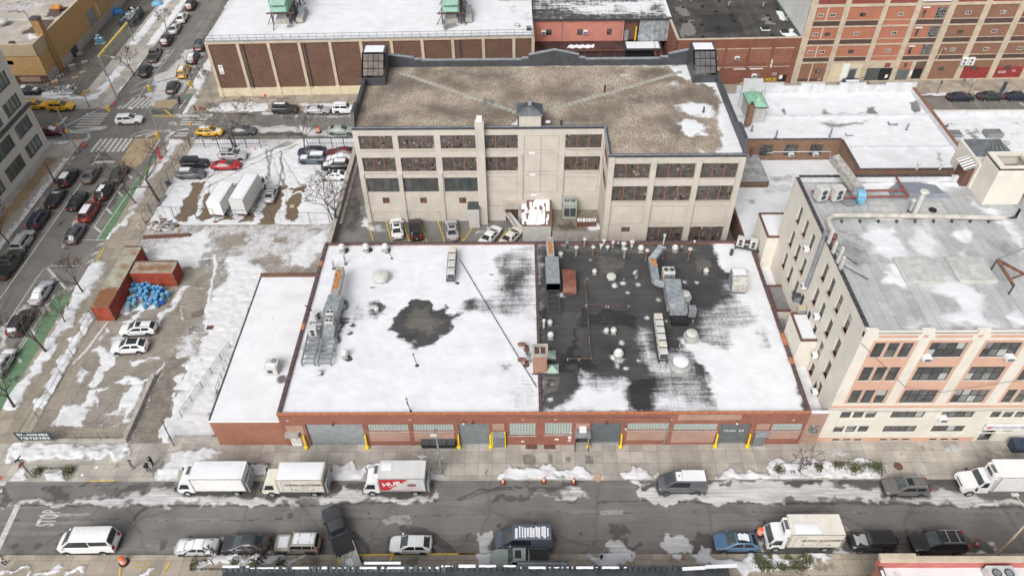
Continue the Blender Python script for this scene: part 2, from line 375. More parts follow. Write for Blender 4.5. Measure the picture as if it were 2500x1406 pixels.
def window(par,o,u,w,h,nx=1,nz=1,fm=None,bar=.045,fw=.08,mull=(),mm=None,panes=None,wts=None,name='window',y=-.04):
 fm=fm or M_steelf;F=MB(frame_on(o,u));P=MB(frame_on(o,u));panes=panes or GL;wts=wts or(GLW if panes is GL else[1]*len(panes))
 F.box(0,y,0,fw,.02,h,fm);F.box(w-fw,y,0,w,.02,h,fm);F.box(fw,y,0,w-fw,.02,fw,fm);F.box(fw,y,h-fw,w-fw,.02,h,fm)
 for i in range(1,nx):F.box(w*i/nx-bar/2,y+.015,fw,w*i/nx+bar/2,.02,h-fw,fm)
 for j in range(1,nz):F.box(fw,y+.018,h*j/nz-bar/2,w-fw,.02,h*j/nz+bar/2,fm)
 for t in mull:F.box(w*t-.045,y-.03,fw,w*t+.045,.02,h-fw,mm or fm)
 for i in range(nx):
  for j in range(nz):
   a,b,c,d=w*i/nx,w*(i+1)/nx,h*j/nz,h*(j+1)/nz
   P.face([(a,0,c),(b,0,c),(b,0,d),(a,0,d)],rnd.choices(panes,wts)[0])
 f=F.build(name,par);P.build('pane',f);return f
def ac_box(name,x,y,z,s=.62,rz=0.,par=None,label=None,group=None):
 t=thing(name,label,'air conditioner',(x,y,z),rz,group)
 b=MB();b.bev(-s/2,-s*.6,0,s/2,s*.3,s*.66,M_white,.03);b.build('casing',t)
 b=MB();b.box(-s*.42,-s*.6-.012,.06,s*.42,-s*.6,s*.58,M_grey,'n')
 for i in range(4):b.box(-s*.4,-s*.6-.02,.1+i*s*.12,s*.4,-s*.6-.01,.13+i*s*.12,M_dark)
 b.build('grille',t);return t
 # ================================================================ brick warehouse in front
A0,A1,AY,AB,AZ=-26.55,31.6,48.96,77.8,5.7
A=bldg('brick_warehouse','long low red brick warehouse, flat roof half snow and half bare black membrane','warehouse',(2,63,0))
DOORS=[(-23.84,.35,-17.5,4.17),(-6.83,.5,-3.45,4.2),(7.88,.7,11.25,4.24),(22.2,.6,25.6,4.02)]
GBW=[(-16.95,2.85,-12.42,4.12),(-11.95,2.85,-7.4,4.12),(-1.2,1.95,1.75,4.27),(2.75,2.08,5.8,4.3),(11.9,2.92,16.65,4.2),(17.0,2.8,21.9,4.05),(27.95,2.7,31.3,4.02)]
DOORS=[(a,0.,b,d)for a,c,b,d in DOORS]
OTHER=[(6.25,0,7.7,2.9)]
wb=MB()
wall(wb,(A0,AY,0),(1,0),A1-A0,6.0,[(a-A0,c,b-A0,d)for a,c,b,d in DOORS+GBW+OTHER],M_brickA,.3)
wall(wb,(A1,AY,0),(0,1),AB-AY,5.95,[],M_brickA);wall(wb,(A1,AB,0),(-1,0),A1-A0,5.95,[],M_brickA);wall(wb,(A0,AB,0),(0,-1),AB-AY,5.95,[],M_brickA)
wb.box(A0+.02,AY+.3,5.4,A0+.35,AB-.02,5.94,M_brickA);wb.box(A1-.35,AY+.3,5.4,A1-.02,AB-.02,5.94,M_brickA);wb.box(A0+.35,AB-.35,5.4,A1-.35,AB-.02,5.94,M_brickA);wb.box(A0+.02,AY+.02,5.4,A1-.02,AY+.28,5.96,M_brickA,'s')
wb.box(2.1,AY+.3,5.4,2.42,AB-.35,5.93,M_brickA)
for a,c,b,d in DOORS:wb.box(a-.1,AY+.31,0,b+.1,AY+.5,d+.2,M_black)
wb.box(6.2,AY+.9,0,7.75,AY+1.0,3,M_black)
wb.build('wall',A)
cb=MB()
n=58
for i in range(n):
 x=A0-.05+(A1-A0+.1)*i/n;cb.box(x,AY-.07,5.965,x+(A1-A0+.1)/n-.03,AY+.24,6.06,M_coping)
cb.build('front_coping',A)
cb=MB()
for i in range(30):
 y=AY+.28+(AB-AY-.2)*i/30;dy=(AB-AY-.2)/30-.03
 for x in(A0-.06,A1-.4):cb.bev(x,y,5.95,x+.46,y+dy,6.06,M_coping if rnd.random()<.06 else M_tile,.06)
for i in range(56):
 x=A0+.42+(A1-A0-.86)*i/56;cb.bev(x,AB-.4,5.95,x+(A1-A0-.86)/56-.03,AB+.06,6.06,M_coping if rnd.random()<.05 else M_tile,.06)
for i in range(29):
 y=AY+.3+(AB-AY-.75)*i/29;cb.bev(2.07,y,5.94,2.45,y+(AB-AY-.75)/29-.03,6.0,M_tile,.05)
cb.build('parapet_tiles',A)
# relief piers, brick panels and stains of the street front
pb=MB()
for a,b,c,d in((-26.1,-24.2,.05,3.9),(-16.95,-12.4,.95,2.75),(-11.95,-7.4,.95,2.75),(12,16.6,1.0,2.8),(17.05,21.9,.55,2.7),(28,31.3,1.2,2.6),(-3.05,-1.75,3.0,4.2),(26.2,27.6,3.0,4.0),(17.3,24.2,4.75,5.75),(6.2,7.7,3.2,4.2)):pb.box(a,AY-.012,c,b,AY,d,M_brickP,'n')
pb.box(-3.1,AY-.03,0,-2.98,AY,.3,M_conc)
for x in(-12.2,16.8):pb.box(x-.22,AY-.05,0,x+.22,AY-.013,4.3,M_brickA,'n')
pb.build_each('brick_panel',A)
M_roll=[]
for k,(c,s)in enumerate((((.215,.23,.24),.3),((.15,.175,.175),.4),((.10,.115,.12),.3),((.12,.13,.135),.3))):M_roll.append(mat('roller_steel_%d'%k,c,.45,.3,var=.14,scale=1.3))
for k,(a,c,b,d)in enumerate(DOORS):
 r=MB();zb=(.3,.25,.0,.2)[k];n=int((d-zb)/.13)
 for i in range(n):
  z=zb+(d-zb)*i/n;dz=(d-zb)/n
  r.add([(a,AY+.2,z),(b,AY+.2,z),(b,AY+.16,z+dz*.5),(a,AY+.16,z+dz*.5),(b,AY+.2,z+dz),(a,AY+.2,z+dz)],[(0,1,2,3),(3,2,4,5)],M_roll[k])
 ro=r.build('roller_door',A)
 r=MB();r.box(a,AY+.1,zb-.12 if zb>.1 else 0,b,AY+.22,zb+.08,M_grey if k!=2 else M_redf)
 if k==2:r.box(a,AY+.09,.1,b,AY+.21,.45,M_galv)
 r.build('bottom_rail',ro)
M_gb=mat('glass_block',(.44,.49,.45),.3,var=.15,scale=6);M_gbd=mat('glass_block_joint',(.13,.16,.15),.5,var=.1)
for a,c,b,d in GBW:
 w,h=b-a,d-c;g=MB(frame_on((a,AY+.12,c),(1,0)));g.face([(0,0,0),(w,0,0),(w,0,h),(0,0,h)],M_gbd)
 nx,nz=int(w/.3),max(4,int(h/.26))
 for i in range(nx):
  for j in range(nz):g.box(w*i/nx+.03,-.03,h*j/nz+.055,w*(i+1)/nx-.03,.0,h*(j+1)/nz-.03,M_gb,'n')
 f=g.build('window',A);s=MB();s.box(a-.1,AY-.06,c-.14,b+.1,AY+.02,c-.02,M_conc);s.build('sill',f)
 # side doors, shutter boxes, awning, small wall things of the warehouse
d=MB();d.box(-26.0,AY-.02,0,-24.95,AY,2.3,M_white,'n')
dd=d.build('painted_door',A);d=MB()
for a,b,c,e in((-25.85,-25.5,1.7,1.75),(-25.85,-25.8,1.0,1.7),(-25.7,-25.4,.9,.95),(-25.45,-25.4,.9,1.5),(-25.4,-25.15,1.45,1.5),(-25.2,-25.15,.6,1.5),(-25.5,-25.15,.6,.65),(-25.75,-25.7,.4,.95),(-25.35,-25.3,1.6,2.0)):d.box(a,AY-.03,c,b,AY-.019,e,M_black)
d.build('line_drawing',dd)
d=MB();d.box(-26.3,AY-.55,2.3,-24.75,AY,2.85,M_conc);d.build('shutter_housing',A)
d=MB();d.box(-3.05,AY-.35,0,-1.8,AY,2.2,M_roll[0]);d.box(-3.1,AY-.45,2.2,-1.75,AY,2.75,M_galv);d.box(-3.2,AY-.4,.1,-3.06,AY-.1,2.85,M_yel);d.box(-1.74,AY-.4,.1,-1.62,AY-.1,2.9,M_yel);d.build('shutter_door',A)
d=MB();d.box(6.1,AY-.95,2.75,7.85,AY,3.0,M_grey);d.box(6.15,AY-.9,0,6.25,AY-.8,2.75,M_dark);d.box(7.65,AY-.9,0,7.75,AY-.8,2.75,mat('blue_post',(.04,.06,.2),.5));d.build('entrance_awning',A)
d=MB();d.box(6.6,AY-.5,3.1,7.35,AY,3.7,M_white);d.build('air_conditioner',A)
d=MB();d.box(26.3,AY-.3,0,27.55,AY,2.1,M_roll[0]);d.box(26.2,AY-.45,2.1,27.75,AY,2.75,M_galv);d.build('shutter_door',A)
for x,z in((-25.6,4.95),(-12.1,5.0),(.35,4.95),(3.9,4.95),(16.6,4.85),(30.0,4.7)):
 d=MB();d.add([(x-.2,AY-.03,z),(x,AY-.03,z-.16),(x+.2,AY-.03,z),(x,AY-.03,z+.16)],[(0,1,2,3)],M_tan);d.build('wall_tie_plate',A)
for x,z in((-6.2,4.75),(-5.2,4.8),(9.5,4.7),(23.8,4.6),(11.7,3.7),(-20.6,4.6)):
 d=MB();d.bar((x,AY,z),(x,AY-.3,z+.05),.06,M_dark);d.lathe(x,AY-.32,[(.05,z+.1),(.16,z-.1)],M_offw if x>11 or x<-5.5 and x>-7 else M_dark,8);d.build('wall_lamp',A)
d=MB();d.tube([(x,AY-.05,z)for x,z in((.5,5.55),(1,5.4),(6,5.38),(12,5.35),(16.2,5.3),(16.5,5.0),(16.5,3))],.025,M_dark,5);d.build('conduit',A)
d=MB();d.bar((16.45,AY-.08,2.9),(16.3,AY-.12,.05),.12,M_grey);d.build('drainpipe',A)
for x,z,w,h in((4.15,1.1,.45,.25),(5.6,1.3,.35,.45),(5.6,.85,.35,.2),(.3,.75,.35,.2),(5.7,2.4,.3,.15)):
 d=MB();d.box(x-w/2,AY-.04,z,x+w/2,AY-.012,z+h,M_white);d.build('notice_plate',A)
M_gw=mat('white_spray_paint',(.75,.76,.76),.6,var=.1);M_gk=mat('black_spray_paint',(.02,.02,.02),.6,var=0)
text('WAS  ES',.62,M_gk,'graffiti',A,plane_M((23.9,AY+.145,2.55),(1,0,0),(0,0,1)),1.15,.003,.9)
text('WAS  ES',.56,M_gw,'graffiti',A,plane_M((23.9,AY+.14,2.55),(1,0,0),(0,0,1)),1.2,.003,.92)
# roof of the warehouse
M_roofA=surf('black_roof_membrane',(.048,.049,.052),(.082,.08,.078),(.125,.117,.105),.25,seams=(30,.98),amp=.55,amp2=.3,grid=.5,nscale=4,speck=.12,soft=.36,altw=.2,bmp=.12,snowc=(.72,.73,.76))
PA=[('s','snow',1.25,.1,cv(AL,((-60,60),(1968,60),(1985,1330),(-60,1330)))),
('p','snow',.55,1.2,cv(AL,((1690,110),(1960,110),(1960,620),(1690,620)))),('p','snow',.2,.9,cv(AL,((1690,200),(1740,190),(1750,420),(1730,600),(1690,600)))),
('p','snow',.15,1,cv(AL,((1740,320),(1860,300),(1900,210),(1920,340),(1830,400),(1800,480),(1745,480)))),('p','snow',.45,1,cv(AL,((1700,470),(1850,470),(1850,600),(1700,620)))),
('p','snow',.5,.9,cv(AL,((1430,480),(1680,470),(1680,600),(1430,600)))),('p','snow',.12,.6,cv(AL,((1425,510),(1500,500),(1500,590),(1425,590)))),('p','snow',.75,1,cv(AL,((1580,390),(1690,350),(1690,470),(1500,470)))),
('p','snow',.3,1.1,cv(AL,((1690,950),(1800,960),(1800,1050),(1690,1030)))),('p','snow',.72,1.2,cv(AL,((1740,1050),(1970,1000),(1980,1300),(1750,1300)))),('p','snow',.62,.8,cv(AL,((1900,120),(1965,120),(1970,780),(1930,780)))),
('p','snow',.75,.8,cv(AL,((900,620),(1010,520),(1060,480),(1140,470),(1200,490),(1240,550),(1330,500),(1340,580),(1470,610),(1400,690),(1400,730),(1300,790),(1240,830),(1130,880),(1000,830),(920,790),(880,720)))),
('p','snow',.0,.25,cv(AL,((930,630),(1030,560),(1060,515),(1130,500),(1190,515),(1220,570),(1275,585),(1310,540),(1325,595),(1420,608),(1350,645),(1385,690),(1310,745),(1250,785),(1200,830),(1130,855),(1095,850),(1080,805),(1020,785),(950,785),(945,735),(895,725),(940,685)))),
('p','alt',.8,1.2,cv(AL,((1060,560),(1180,540),(1250,640),(1340,640),(1200,760),(1080,740),(1000,680)))),
('p','snow',.1,.35,cv(AL,((580,450),(605,520),(600,600),(625,650),(590,680),(560,770),(520,870),(490,900),(540,700),(560,560)))),('p','snow',.25,.5,cv(AL,((770,520),(830,500),(890,540),(880,620),(830,650),(745,610),(790,570)))),
('p','snow',.6,.9,cv(AL,((600,560),(740,500),(780,660),(620,720)))),('p','snow',.55,.7,cv(AL,((290,800),(420,700),(520,880),(480,960),(300,970)))),
('p','snow',.45,.3,cv(AL,((1855,830),(1925,830),(1930,970),(1880,960))))]
for q in((590,155),(757,152),(893,150),(615,915)):PA.append(('d','snow',0,.12,AL(*q),.62))
for q in((597,250),(513,282),(643,685),(625,745),(430,1035),(862,370),(1400,385),(1110,972)):PA.append(('d','snow',.1,.15,AL(*q),.3))
PA+=[('p','snow',1.2,.5,cv(AR,((1405,95),(1720,90),(2060,1310),(1425,1310),(1400,1180),(1385,1060),(1300,930),(1215,850),(1185,780),(1290,790),(1420,850),(1600,820),(1560,640),(1545,470),(1640,300),(1490,295),(1440,200)))),
('p','snow',.55,1.3,cv(AR,((1340,600),(1470,540),(1600,470),(1760,600),(1760,820),(1420,850),(1290,780)))),('p','snow',.42,1,cv(AR,((1310,620),(1560,480),(1560,620),(1400,720),(1330,720)))),('p','snow',1.1,.7,cv(AR,((1560,720),(1720,720),(1740,830),(1560,850)))),('p','snow',.5,.8,cv(AR,((1720,740),(1790,720),(1830,850),(1780,850)))),
('p','snow',.55,1,cv(AR,((1470,380),(1560,360),(1560,470),(1480,440)))),('p','snow',.42,1.2,cv(AR,((1000,1060),(1130,1030),(1370,1060),(1430,1310),(1000,1310)))),('p','snow',.7,.8,cv(AR,((1000,1180),(1130,1200),(1420,1270),(1420,1310),(1000,1310)))),
('p','snow',.95,.5,cv(AR,((225,1310),(235,1270),(330,1275),(400,1190),(475,1130),(475,1010),(505,1090),(560,1100),(700,1060),(780,1060),(800,1180),(830,1310)))),('p','snow',.5,.8,cv(AR,((480,1050),(770,1040),(780,1160),(500,1150)))),
('p','snow',.58,.9,cv(AR,((870,800),(900,710),(960,710),(1000,900),(1010,1000),(920,960),(870,880)))),('p','snow',.6,.7,cv(AR,((1060,860),(1200,850),(1290,920),(1240,1040),(1080,1050),(990,1040),(960,980)))),
('p','snow',.6,.6,cv(AR,((180,1290),(1000,1290),(1000,1325),(180,1325)))),('p','snow',.6,.3,cv(AR,((170,105),(430,100),(430,120),(170,120))))]
for q,r in(((245,780),.5),((330,470),.9),((645,735),.6),((728,925),1.0),((1195,530),.95),((1245,790),.9),((755,815),.6),((870,940),.4),((690,905),.6),((720,970),.4),((790,990),.4),((710,400),.7),((770,385),.6),((870,395),.5),((1205,380),.4),((1300,380),.35),((800,455),.35),((1020,500),.5),((1165,845),.4),((1080,655),.35),((1185,675),.35),((510,348),.2),((530,215),.25),((250,1105),.3),((250,1220),.5),((935,630),.5),((1290,905),.3)):PA.append(('d','snow',.85,.3,AR(*q),r*.55))
PA+=[('p','wet',.62,.3,cv(AR,((480,560),(560,590),(760,560),(900,640),(880,720),(700,690),(430,700),(430,900),(560,900),(560,1000),(300,1030),(320,900),(380,820),(400,700)))),('p','alt',.6,.5,cv(AR,((560,180),(800,200),(780,300),(600,330)))),('p','alt',.65,.3,cv(AR,((1240,220),(1390,210),(1400,290),(1280,300)))),('s','alt',.75,.15,cv(AR,((190,1050),(320,1045),(300,1150),(190,1190)))),('s','alt',.7,.12,cv(AR,((350,960),(440,960),(440,1000),(350,1000)))),('s','wet',.8,.1,cv(AR,((800,1080),(1000,1060),(1000,1300),(830,1300)))),('d','wet',.9,.1,AR(240,1095),.55),('s','wet',.7,.1,cv(AR,((170,560),(230,560),(230,640),(170,640)))),('p','alt',.6,.5,cv(AR,((170,110),(1300,110),(1300,180),(170,160))))]
sheet('roof',A0+.34,AY+.27,A1-.34,AB-.34,AZ,M_roofA,PA,.16,None,.03,pz=AZ,parent=A,rough=.8)
# ================================================================ annex with the snow-white roof
NX=bldg('brick_annex','plain low brick annex with snow-white roof left of the warehouse','building',(-30.5,60,0))
wb=MB();a0,a1,ab,az=-34.4,A0-.02,72.7,4.6
wall(wb,(a0,49.05,0),(1,0),a1-a0,az,[],M_brickB);wall(wb,(a0,ab,0),(0,-1),ab-49.05,az,[],M_brickB);wall(wb,(a1,ab,0),(-1,0),a1-a0,az,[],M_brickB);wb.build('wall',NX)
M_roofW=surf('snowed_roof',(.11,.11,.11),(.16,.16,.155),amp=.25,amp2=.2,bmp=.15)
sheet('roof',a0+.1,49.15,a1,ab-.1,az+.03,M_roofW,[('d','snow',.3,.3,(690,925),.8)],.3,{'snow':1.2},.02,parent=NX)
b=MB();b.box(a0-.12,49.0,az-.1,a0+.1,ab,az+.06,M_dark);b.box(a0-.12,48.95,az-.02,a1,49.15,az+.1,M_white);b.build('gutter',NX)
b=MB();b.box(a0,ab-.3,az,a1,ab+.05,az+.5,M_brown);b.build('parapet',NX)
# ================================================================ beige factory behind
CX0,CX1,CW,CYF,CYW,CYB,CZ=-23.2,30.0,11.95,89.85,82.75,108.0,16.5
C=bldg('beige_factory','big beige factory with gravel roof and dark parapet behind the brick warehouse','factory',(2,96,0))
r1,r2,r3=(13.03,15.28),(9.2,11.65),(5.55,8.1)
cols=[(-22.5,-17.75),(-16.95,-11.9),(-11.0,-6.05),(-4.75,-.1),(6.6,11.7)]
wins=[(a,z0,b,z1)for z0,z1 in(r1,r2)for a,b in cols]+[(a,r3[0],b,r3[1])for a,b in((-22.45,-17.7),(-17.05,-11.85),(-10.95,-6.05))]
M_sash=mat('rusty_sash',(.11,.065,.05),.7,var=.3);PC=GL+[mat('pane_green',(.09,.2,.17),.3),mat('pane_brown',(.10,.07,.055),.3)]
small=[(-20.45,3.38,-19.42,4.56),(-14.8,3.36,-13.82,4.54),(-8.95,3.32,-7.88,4.5)]
cdoor=[(-2.0,0,-.1,2.7)]
wingc=[(12.78,17.55),(18.4,23.55),(24.35,29.2)]
wwin=[(a,z0,b,z1)for z0,z1 in((12.78,15.2),(9.02,11.55))for a,b in wingc]+[(18.45,1.2,23.5,4.4),(24.45,1.2,29.2,4.4),(14.65,3.4,15.85,4.4)]
wb=MB()
wall(wb,(CX0,CYF,0),(1,0),CW-CX0,CZ,[(a-CX0,c,b-CX0,d)for a,c,b,d in wins+small+cdoor],M_beige,.28)
lw=[(1.0,12.9,6.0,15.2),(1.0,9.1,6.0,11.5)]
wall(wb,(CW,CYF,0),(0,-1),CYF-CYW,CZ,lw,M_beige,.28)
wall(wb,(CW,CYW,0),(1,0),CX1-CW,CZ,[(a-CW,c,b-CW,d)for a,c,b,d in wwin],M_beige,.28)
wall(wb,(CX1,CYW,0),(0,1),CYB-CYW,CZ,[],M_beige);wall(wb,(CX1,CYB,0),(-1,0),CX1-CX0,CZ,[],M_beige);wall(wb,(CX0,CYB,0),(0,-1),CYB-CYF,CZ,[],M_beige)
wb.build('wall',C)
# raised piers and inset panels
pb=MB()
for x in(CX0+.3,-17.35,-11.45,-5.4,.25,6.2):pb.box(x-.32,CYF-.22,0,x+.32,CYF,12.2 if x>-6 else 9,M_beige,'n')
for a,b,c,d in((-4.6,-.2,5.6,8.3),(-4.6,-.2,2.9,5.3),(.75,5.7,12.75,15.2),(.75,5.7,9.1,12.3),(.75,5.7,5.4,8.6),(6.7,11.6,5.4,8.2),(-22.3,-18,.4,1.9),(-16.8,-12,.4,1.9),(12.9,17.4,5.1,8.3),(18.5,23.4,5.1,8.3),(24.4,29,5.1,8.3)):
 Y=(CYF if b<12 else CYW);q=MB();q.add([(x,y,z)for y in(Y,Y-.05)for x,z in((a,c),(b,c),(b,d),(a,d),(a+.09,c+.09),(b-.09,c+.09),(b-.09,d-.09),(a+.09,d-.09))],[(8,9,13,12),(9,10,14,13),(10,11,15,14),(11,8,12,15),(0,1,9,8),(2,3,11,10),(4,12,13,5),(6,14,15,7),(7,15,12,4),(5,13,14,6),(0,8,11,3),(1,2,10,9)],M_beige2);q.build('panel_moulding',C)
for x in(3.15,):pb.box(x-.06,CYF-.05,5.4,x+.06,CYF,15.2,M_beige2,'n')
for x in(12.35,17.97,23.95,29.6):pb.box(x-.36,CYW-.22,0,x+.36,CYW,16.3 if x==12.35 else 15.9,M_beige,'n')
for a,b in cols[:4]+wingc+cols[4:]:
 Y=CYF if b<12 else CYW
 for z in(12.95,9.1):q=MB();q.box(a-.05,Y-.1,z-.16,b+.05,Y,z,M_beige2,'n');q.build('sill',C)
pb.build_each('pier',C)
for a,z0,b,z1 in wins+wwin:
 Y=(CYF if b<12 else CYW)+.2
 if z0<6.5 and z0>5:window(C,(a,Y,z0),(1,0),b-a,z1-z0,4,1,M_steelf,.07,.1,panes=[GL[0],glass('glass_blue',(.075,.088,.088),.06),GL[1]],y=-.05)
 elif b-a<1.5:window(C,(a,Y,z0),(1,0),b-a,z1-z0,4,3,M_redf,.035,.05)
 else:window(C,(a,Y,z0),(1,0),b-a,z1-z0,15,6 if z1>5 else 5,M_sash,.022,.05,(.33,.66),M_redf,panes=PC,wts=[6,6,5,.8,.9,.25,.06,2.5])
for a,z0,b,z1 in small:window(C,(a,CYF+.2,z0),(1,0),b-a,z1-z0,4,3,M_redf,.05,.07,panes=[GL[4],GL[2]])
for a,z0,b,z1 in lw:window(C,(CW+.2,CYF-a,z0),(0,-1),b-a,z1-z0,14,6,M_sash,.022,.05,(.33,.66),M_redf,panes=PC)
b=MB();b.box(-2.0,CYF+.2,0,-.1,CYF+.28,2.7,M_brown);b.build('door',C)
b=MB();b.box(-2.6,CYF-.9,2.9,1.2,CYF,4.0,M_beige2);b.build('door_canopy',C)
b=MB()
for z,X in((12.3,1.9),(8.55,2.0),(4.9,2.2)):b.box(X-.42,CYF-.06,z-.14,X+.42,CYF-.02,z+.14,M_white)
b.build_each('floor_sign',C)
b=MB();b.box(-6.0,CYF-.95,0,-4.75,CYF,17.9,M_beige);b.box(-5.75,CYF-.8,17.9,-5.0,CYF-.1,18.5,M_white);b.build('chimney',C)
tw=MB();tw.box(.05,CYF-.03,16.5,3.1,CYF+2.8,18.35,M_beige);tw.box(-.1,CYF-.1,16.4,.05,CYF+2.9,18.4,M_dark);tw.box(3.1,CYF-.1,16.4,3.25,CYF+2.9,18.4,M_dark)
two=tw.build('stair_tower',C)
M_seam=mat('seamed_metal_roof',(.16,.175,.18),.4,.3,var=.25,scale=1.5)
tw=MB();v=[(-.25,CYF-.2,18.4),(3.4,CYF-.2,18.4),(3.4,CYF+3.1,18.4),(-.25,CYF+3.1,18.4),(1.3,CYF+1.1,19.3),(1.85,CYF+1.1,19.3),(1.85,CYF+1.9,19.3),(1.3,CYF+1.9,19.3)]
tw.add(v,[(0,1,5,4),(1,2,6,5),(2,3,7,6),(3,0,4,7),(4,5,6,7)],M_seam)
for i in range(1,8):
 t=i/8;tw.bar((-.25+3.65*t,CYF-.2,18.42),(1.3+.55*t,CYF+1.1,19.32),.06,M_dark);tw.bar((-.25,CYF-.2+3.3*t,18.42),(1.3,CYF+1.1+.8*t,19.32),.06,M_dark);tw.bar((3.4,CYF-.2+3.3*t,18.42),(1.85,CYF+1.1+.8*t,19.32),.06,M_dark)
tw.box(1.3,CYF+1.0,19.3,1.85,CYF+2.0,19.5,M_galv);tw.build('hipped_roof',two)
M_gravel=surf('roof_gravel',(.21,.165,.13),(.56,.48,.385),(.13,.112,.098),.22,amp=.5,amp2=.4,speck=.5,nscale=3,altw=.4,soft=.3,sscale=4.5)
c3b=T3
GP=[('p','snow',1.0,.6,[(1632,160),(1700,158),(1760,205),(1815,330),(1822,378),(1745,375),(1765,350),(1745,300),(1760,250),(1735,215),(1690,195),(1640,180)]),('p','snow',.85,.6,[(1650,255),(1690,248),(1735,260),(1740,285),(1700,285),(1660,275)]),('p','snow',.95,.5,[(1655,300),(1690,290),(1725,310),(1720,330),(1690,335),(1660,320)]),('p','snow',.6,.5,[(1620,205),(1650,195),(1670,210),(1640,215)]),('p','snow',.8,.3,[(1250,297),(1265,293),(1265,310),(1248,308)]),('p','snow',.7,.4,[(1700,362),(1720,360),(1725,375),(1705,375)]),
('p','snow',.5,.4,[(1510,182),(1540,178),(1545,190),(1520,192)]),('p','snow',.5,.2,[(1260,163),(1690,158),(1690,162),(1260,167)])]
for q in(((930,200),(1000,185),(1060,200),(1000,230),(940,225)),((880,290),(940,270),(1000,280),(960,305),(880,305)),((1050,265),(1120,255),(1180,290),(1100,305)),((1100,170),(1240,168),(1260,195),(1150,200)),((1380,220),(1440,215),(1440,245),(1390,245)),((1480,235),(1700,215),(1720,245),(1540,265)),((1600,290),(1650,280),(1700,345),(1640,350)),((1340,290),(1480,280),(1500,305),(1360,305)),((1560,165),(1620,165),(1600,200),(1540,190))):GP.append(('p','alt',.62,1.5,q))
L_=[(CX0+.4,CYF+.3),(CW+.3,CYF+.3),(CW+.3,CYW+.3),(CX1-.4,CYW+.3),(CX1-.4,CYB),(CX0+.4,CYB)]
sheet('roof',CX0+.4,CYW+.3,CX1-.4,CYB-.3,CZ-.1,M_gravel,GP,.28,None,.06,pz=CZ-.1,clip=L_,parent=C)
b=MB()
for q in((CX0,CYF-.08,CW+.3,CYF+.3),(CW-.1,CYW,CW+.3,CYF-.08),(CW-.1,CYW-.1,CX1,CYW+.3)):b.box(q[0],q[1],CZ-.25,q[2],q[3],CZ+.12,M_dark)
b.box(CX0,CYF-.12,CZ+.12,CW+.3,CYF+.05,CZ+.17,M_galv);b.box(CW-.13,CYW,CZ+.12,CW+.05,CYF-.12,CZ+.17,M_galv);b.box(CW-.13,CYW-.13,CZ+.12,CX1,CYW+.05,CZ+.17,M_galv);b.build('roof_edge',C)
b=MB()
def para(xs,Y0,Y1):
 for i in range(len(xs)-1):
  (xa,za),(xb,zb)=xs[i],xs[i+1]
  if xb-xa<1e-6:continue
  b.add([(xa,Y0,CZ-.3),(xb,Y0,CZ-.3),(xb,Y0,zb),(xa,Y0,za),(xa,Y1,CZ-.3),(xb,Y1,CZ-.3),(xb,Y1,zb),(xa,Y1,za)],[(0,1,2,3),(5,4,7,6),(1,5,6,2),(0,3,7,4)],M_dark)
  b.add([(xa,Y0-.06,za),(xb,Y0-.06,zb),(xb,Y1+.1,zb),(xa,Y1+.1,za),(xa,Y0-.06,za+.1),(xb,Y0-.06,zb+.1),(xb,Y1+.1,zb+.1),(xa,Y1+.1,za+.1)],[(0,1,5,4),(4,5,6,7),(1,2,6,5),(0,4,7,3)],M_galv)
para([(CX0,18.4),(-20,18.4),(-16.2,17.9),(-16.2,17.65),(-15,17.65),(-15,17.45),(.6,17.45),(.6,17.7),(1.6,17.7),(1.6,18.2),(5.6,19),(9.4,18.2),(9.4,17.7),(10.4,17.7),(10.4,17.45),(22,17.45),(22,17.7),(23.2,17.7),(23.2,18.2),(27,19),(CX1,19)],CYB-.3,CYB+.1)
for X0,X1 in((CX0-.05,CX0+.4),(CX1-.4,CX1+.05)):
 ys=[(CYF+.25 if X0<0 else CYW+.3,CZ+.12),(CYF+1.2 if X0<0 else CYW+1.2,18.3),(CYF+4 if X0<0 else CYW+5,18.3),(CYF+5 if X0<0 else CYW+6.5,17.6),(CYB-.32,17.6)]
 for i in range(4):
  (ya,za),(yb,zb)=ys[i],ys[i+1]
  b.add([(X0,ya,CZ-.3),(X0,yb,CZ-.3),(X0,yb,zb),(X0,ya,za),(X1,ya,CZ-.3),(X1,yb,CZ-.3),(X1,yb,zb),(X1,ya,za)],[(1,0,3,2),(4,5,6,7),(3,7,6,2),(0,4,7,3)],M_dark)
b.build('parapet',C)
for nm,X in(('left',-21.7),('right',27.9)):
 b=MB();w=1.75;y0,y1,yb=102.0,104.9,107.6
 b.add([(X-w,y0,CZ-.2),(X+w,y0,CZ-.2),(X+w,y0,CZ+1.2),(X-w,y0,CZ+1.2),(X-w,y1,20.2),(X+w,y1,20.2),(X-w,yb,20.2),(X+w,yb,20.2),(X-w,yb,CZ-.2),(X+w,yb,CZ-.2)],[(0,1,2,3),(4,5,7,6),(1,9,7,5,2),(8,0,3,4,6),(9,8,6,7)],M_dark)
 bo=b.build('skylight_bulkhead',C);g=MB()
 for i in range(4):
  for j in range(3):
   t0,t1=.06+.9*j/3,.06+.9*(j+1)/3;xa,xb=X-w+.2+(2*w-.4)*i/4+.04,X-w+.2+(2*w-.4)*(i+1)/4-.04
   P=lambda x,t:(x,y0+(y1-y0)*t-.03,CZ+1.2+(20.2-CZ-1.2)*t+.04)
   g.face([P(xa,t0+.015),P(xb,t0+.015),P(xb,t1-.015),P(xa,t1-.015)],GL[2]if nm=='left' else GL[1])
 g.build('skylight_glass',bo);s=MB();s.bev(X-w+.3,y1+.3,20.2,X+w-.3,yb-.4,20.3,SNOW,.05);s.build('snow_cover',bo)
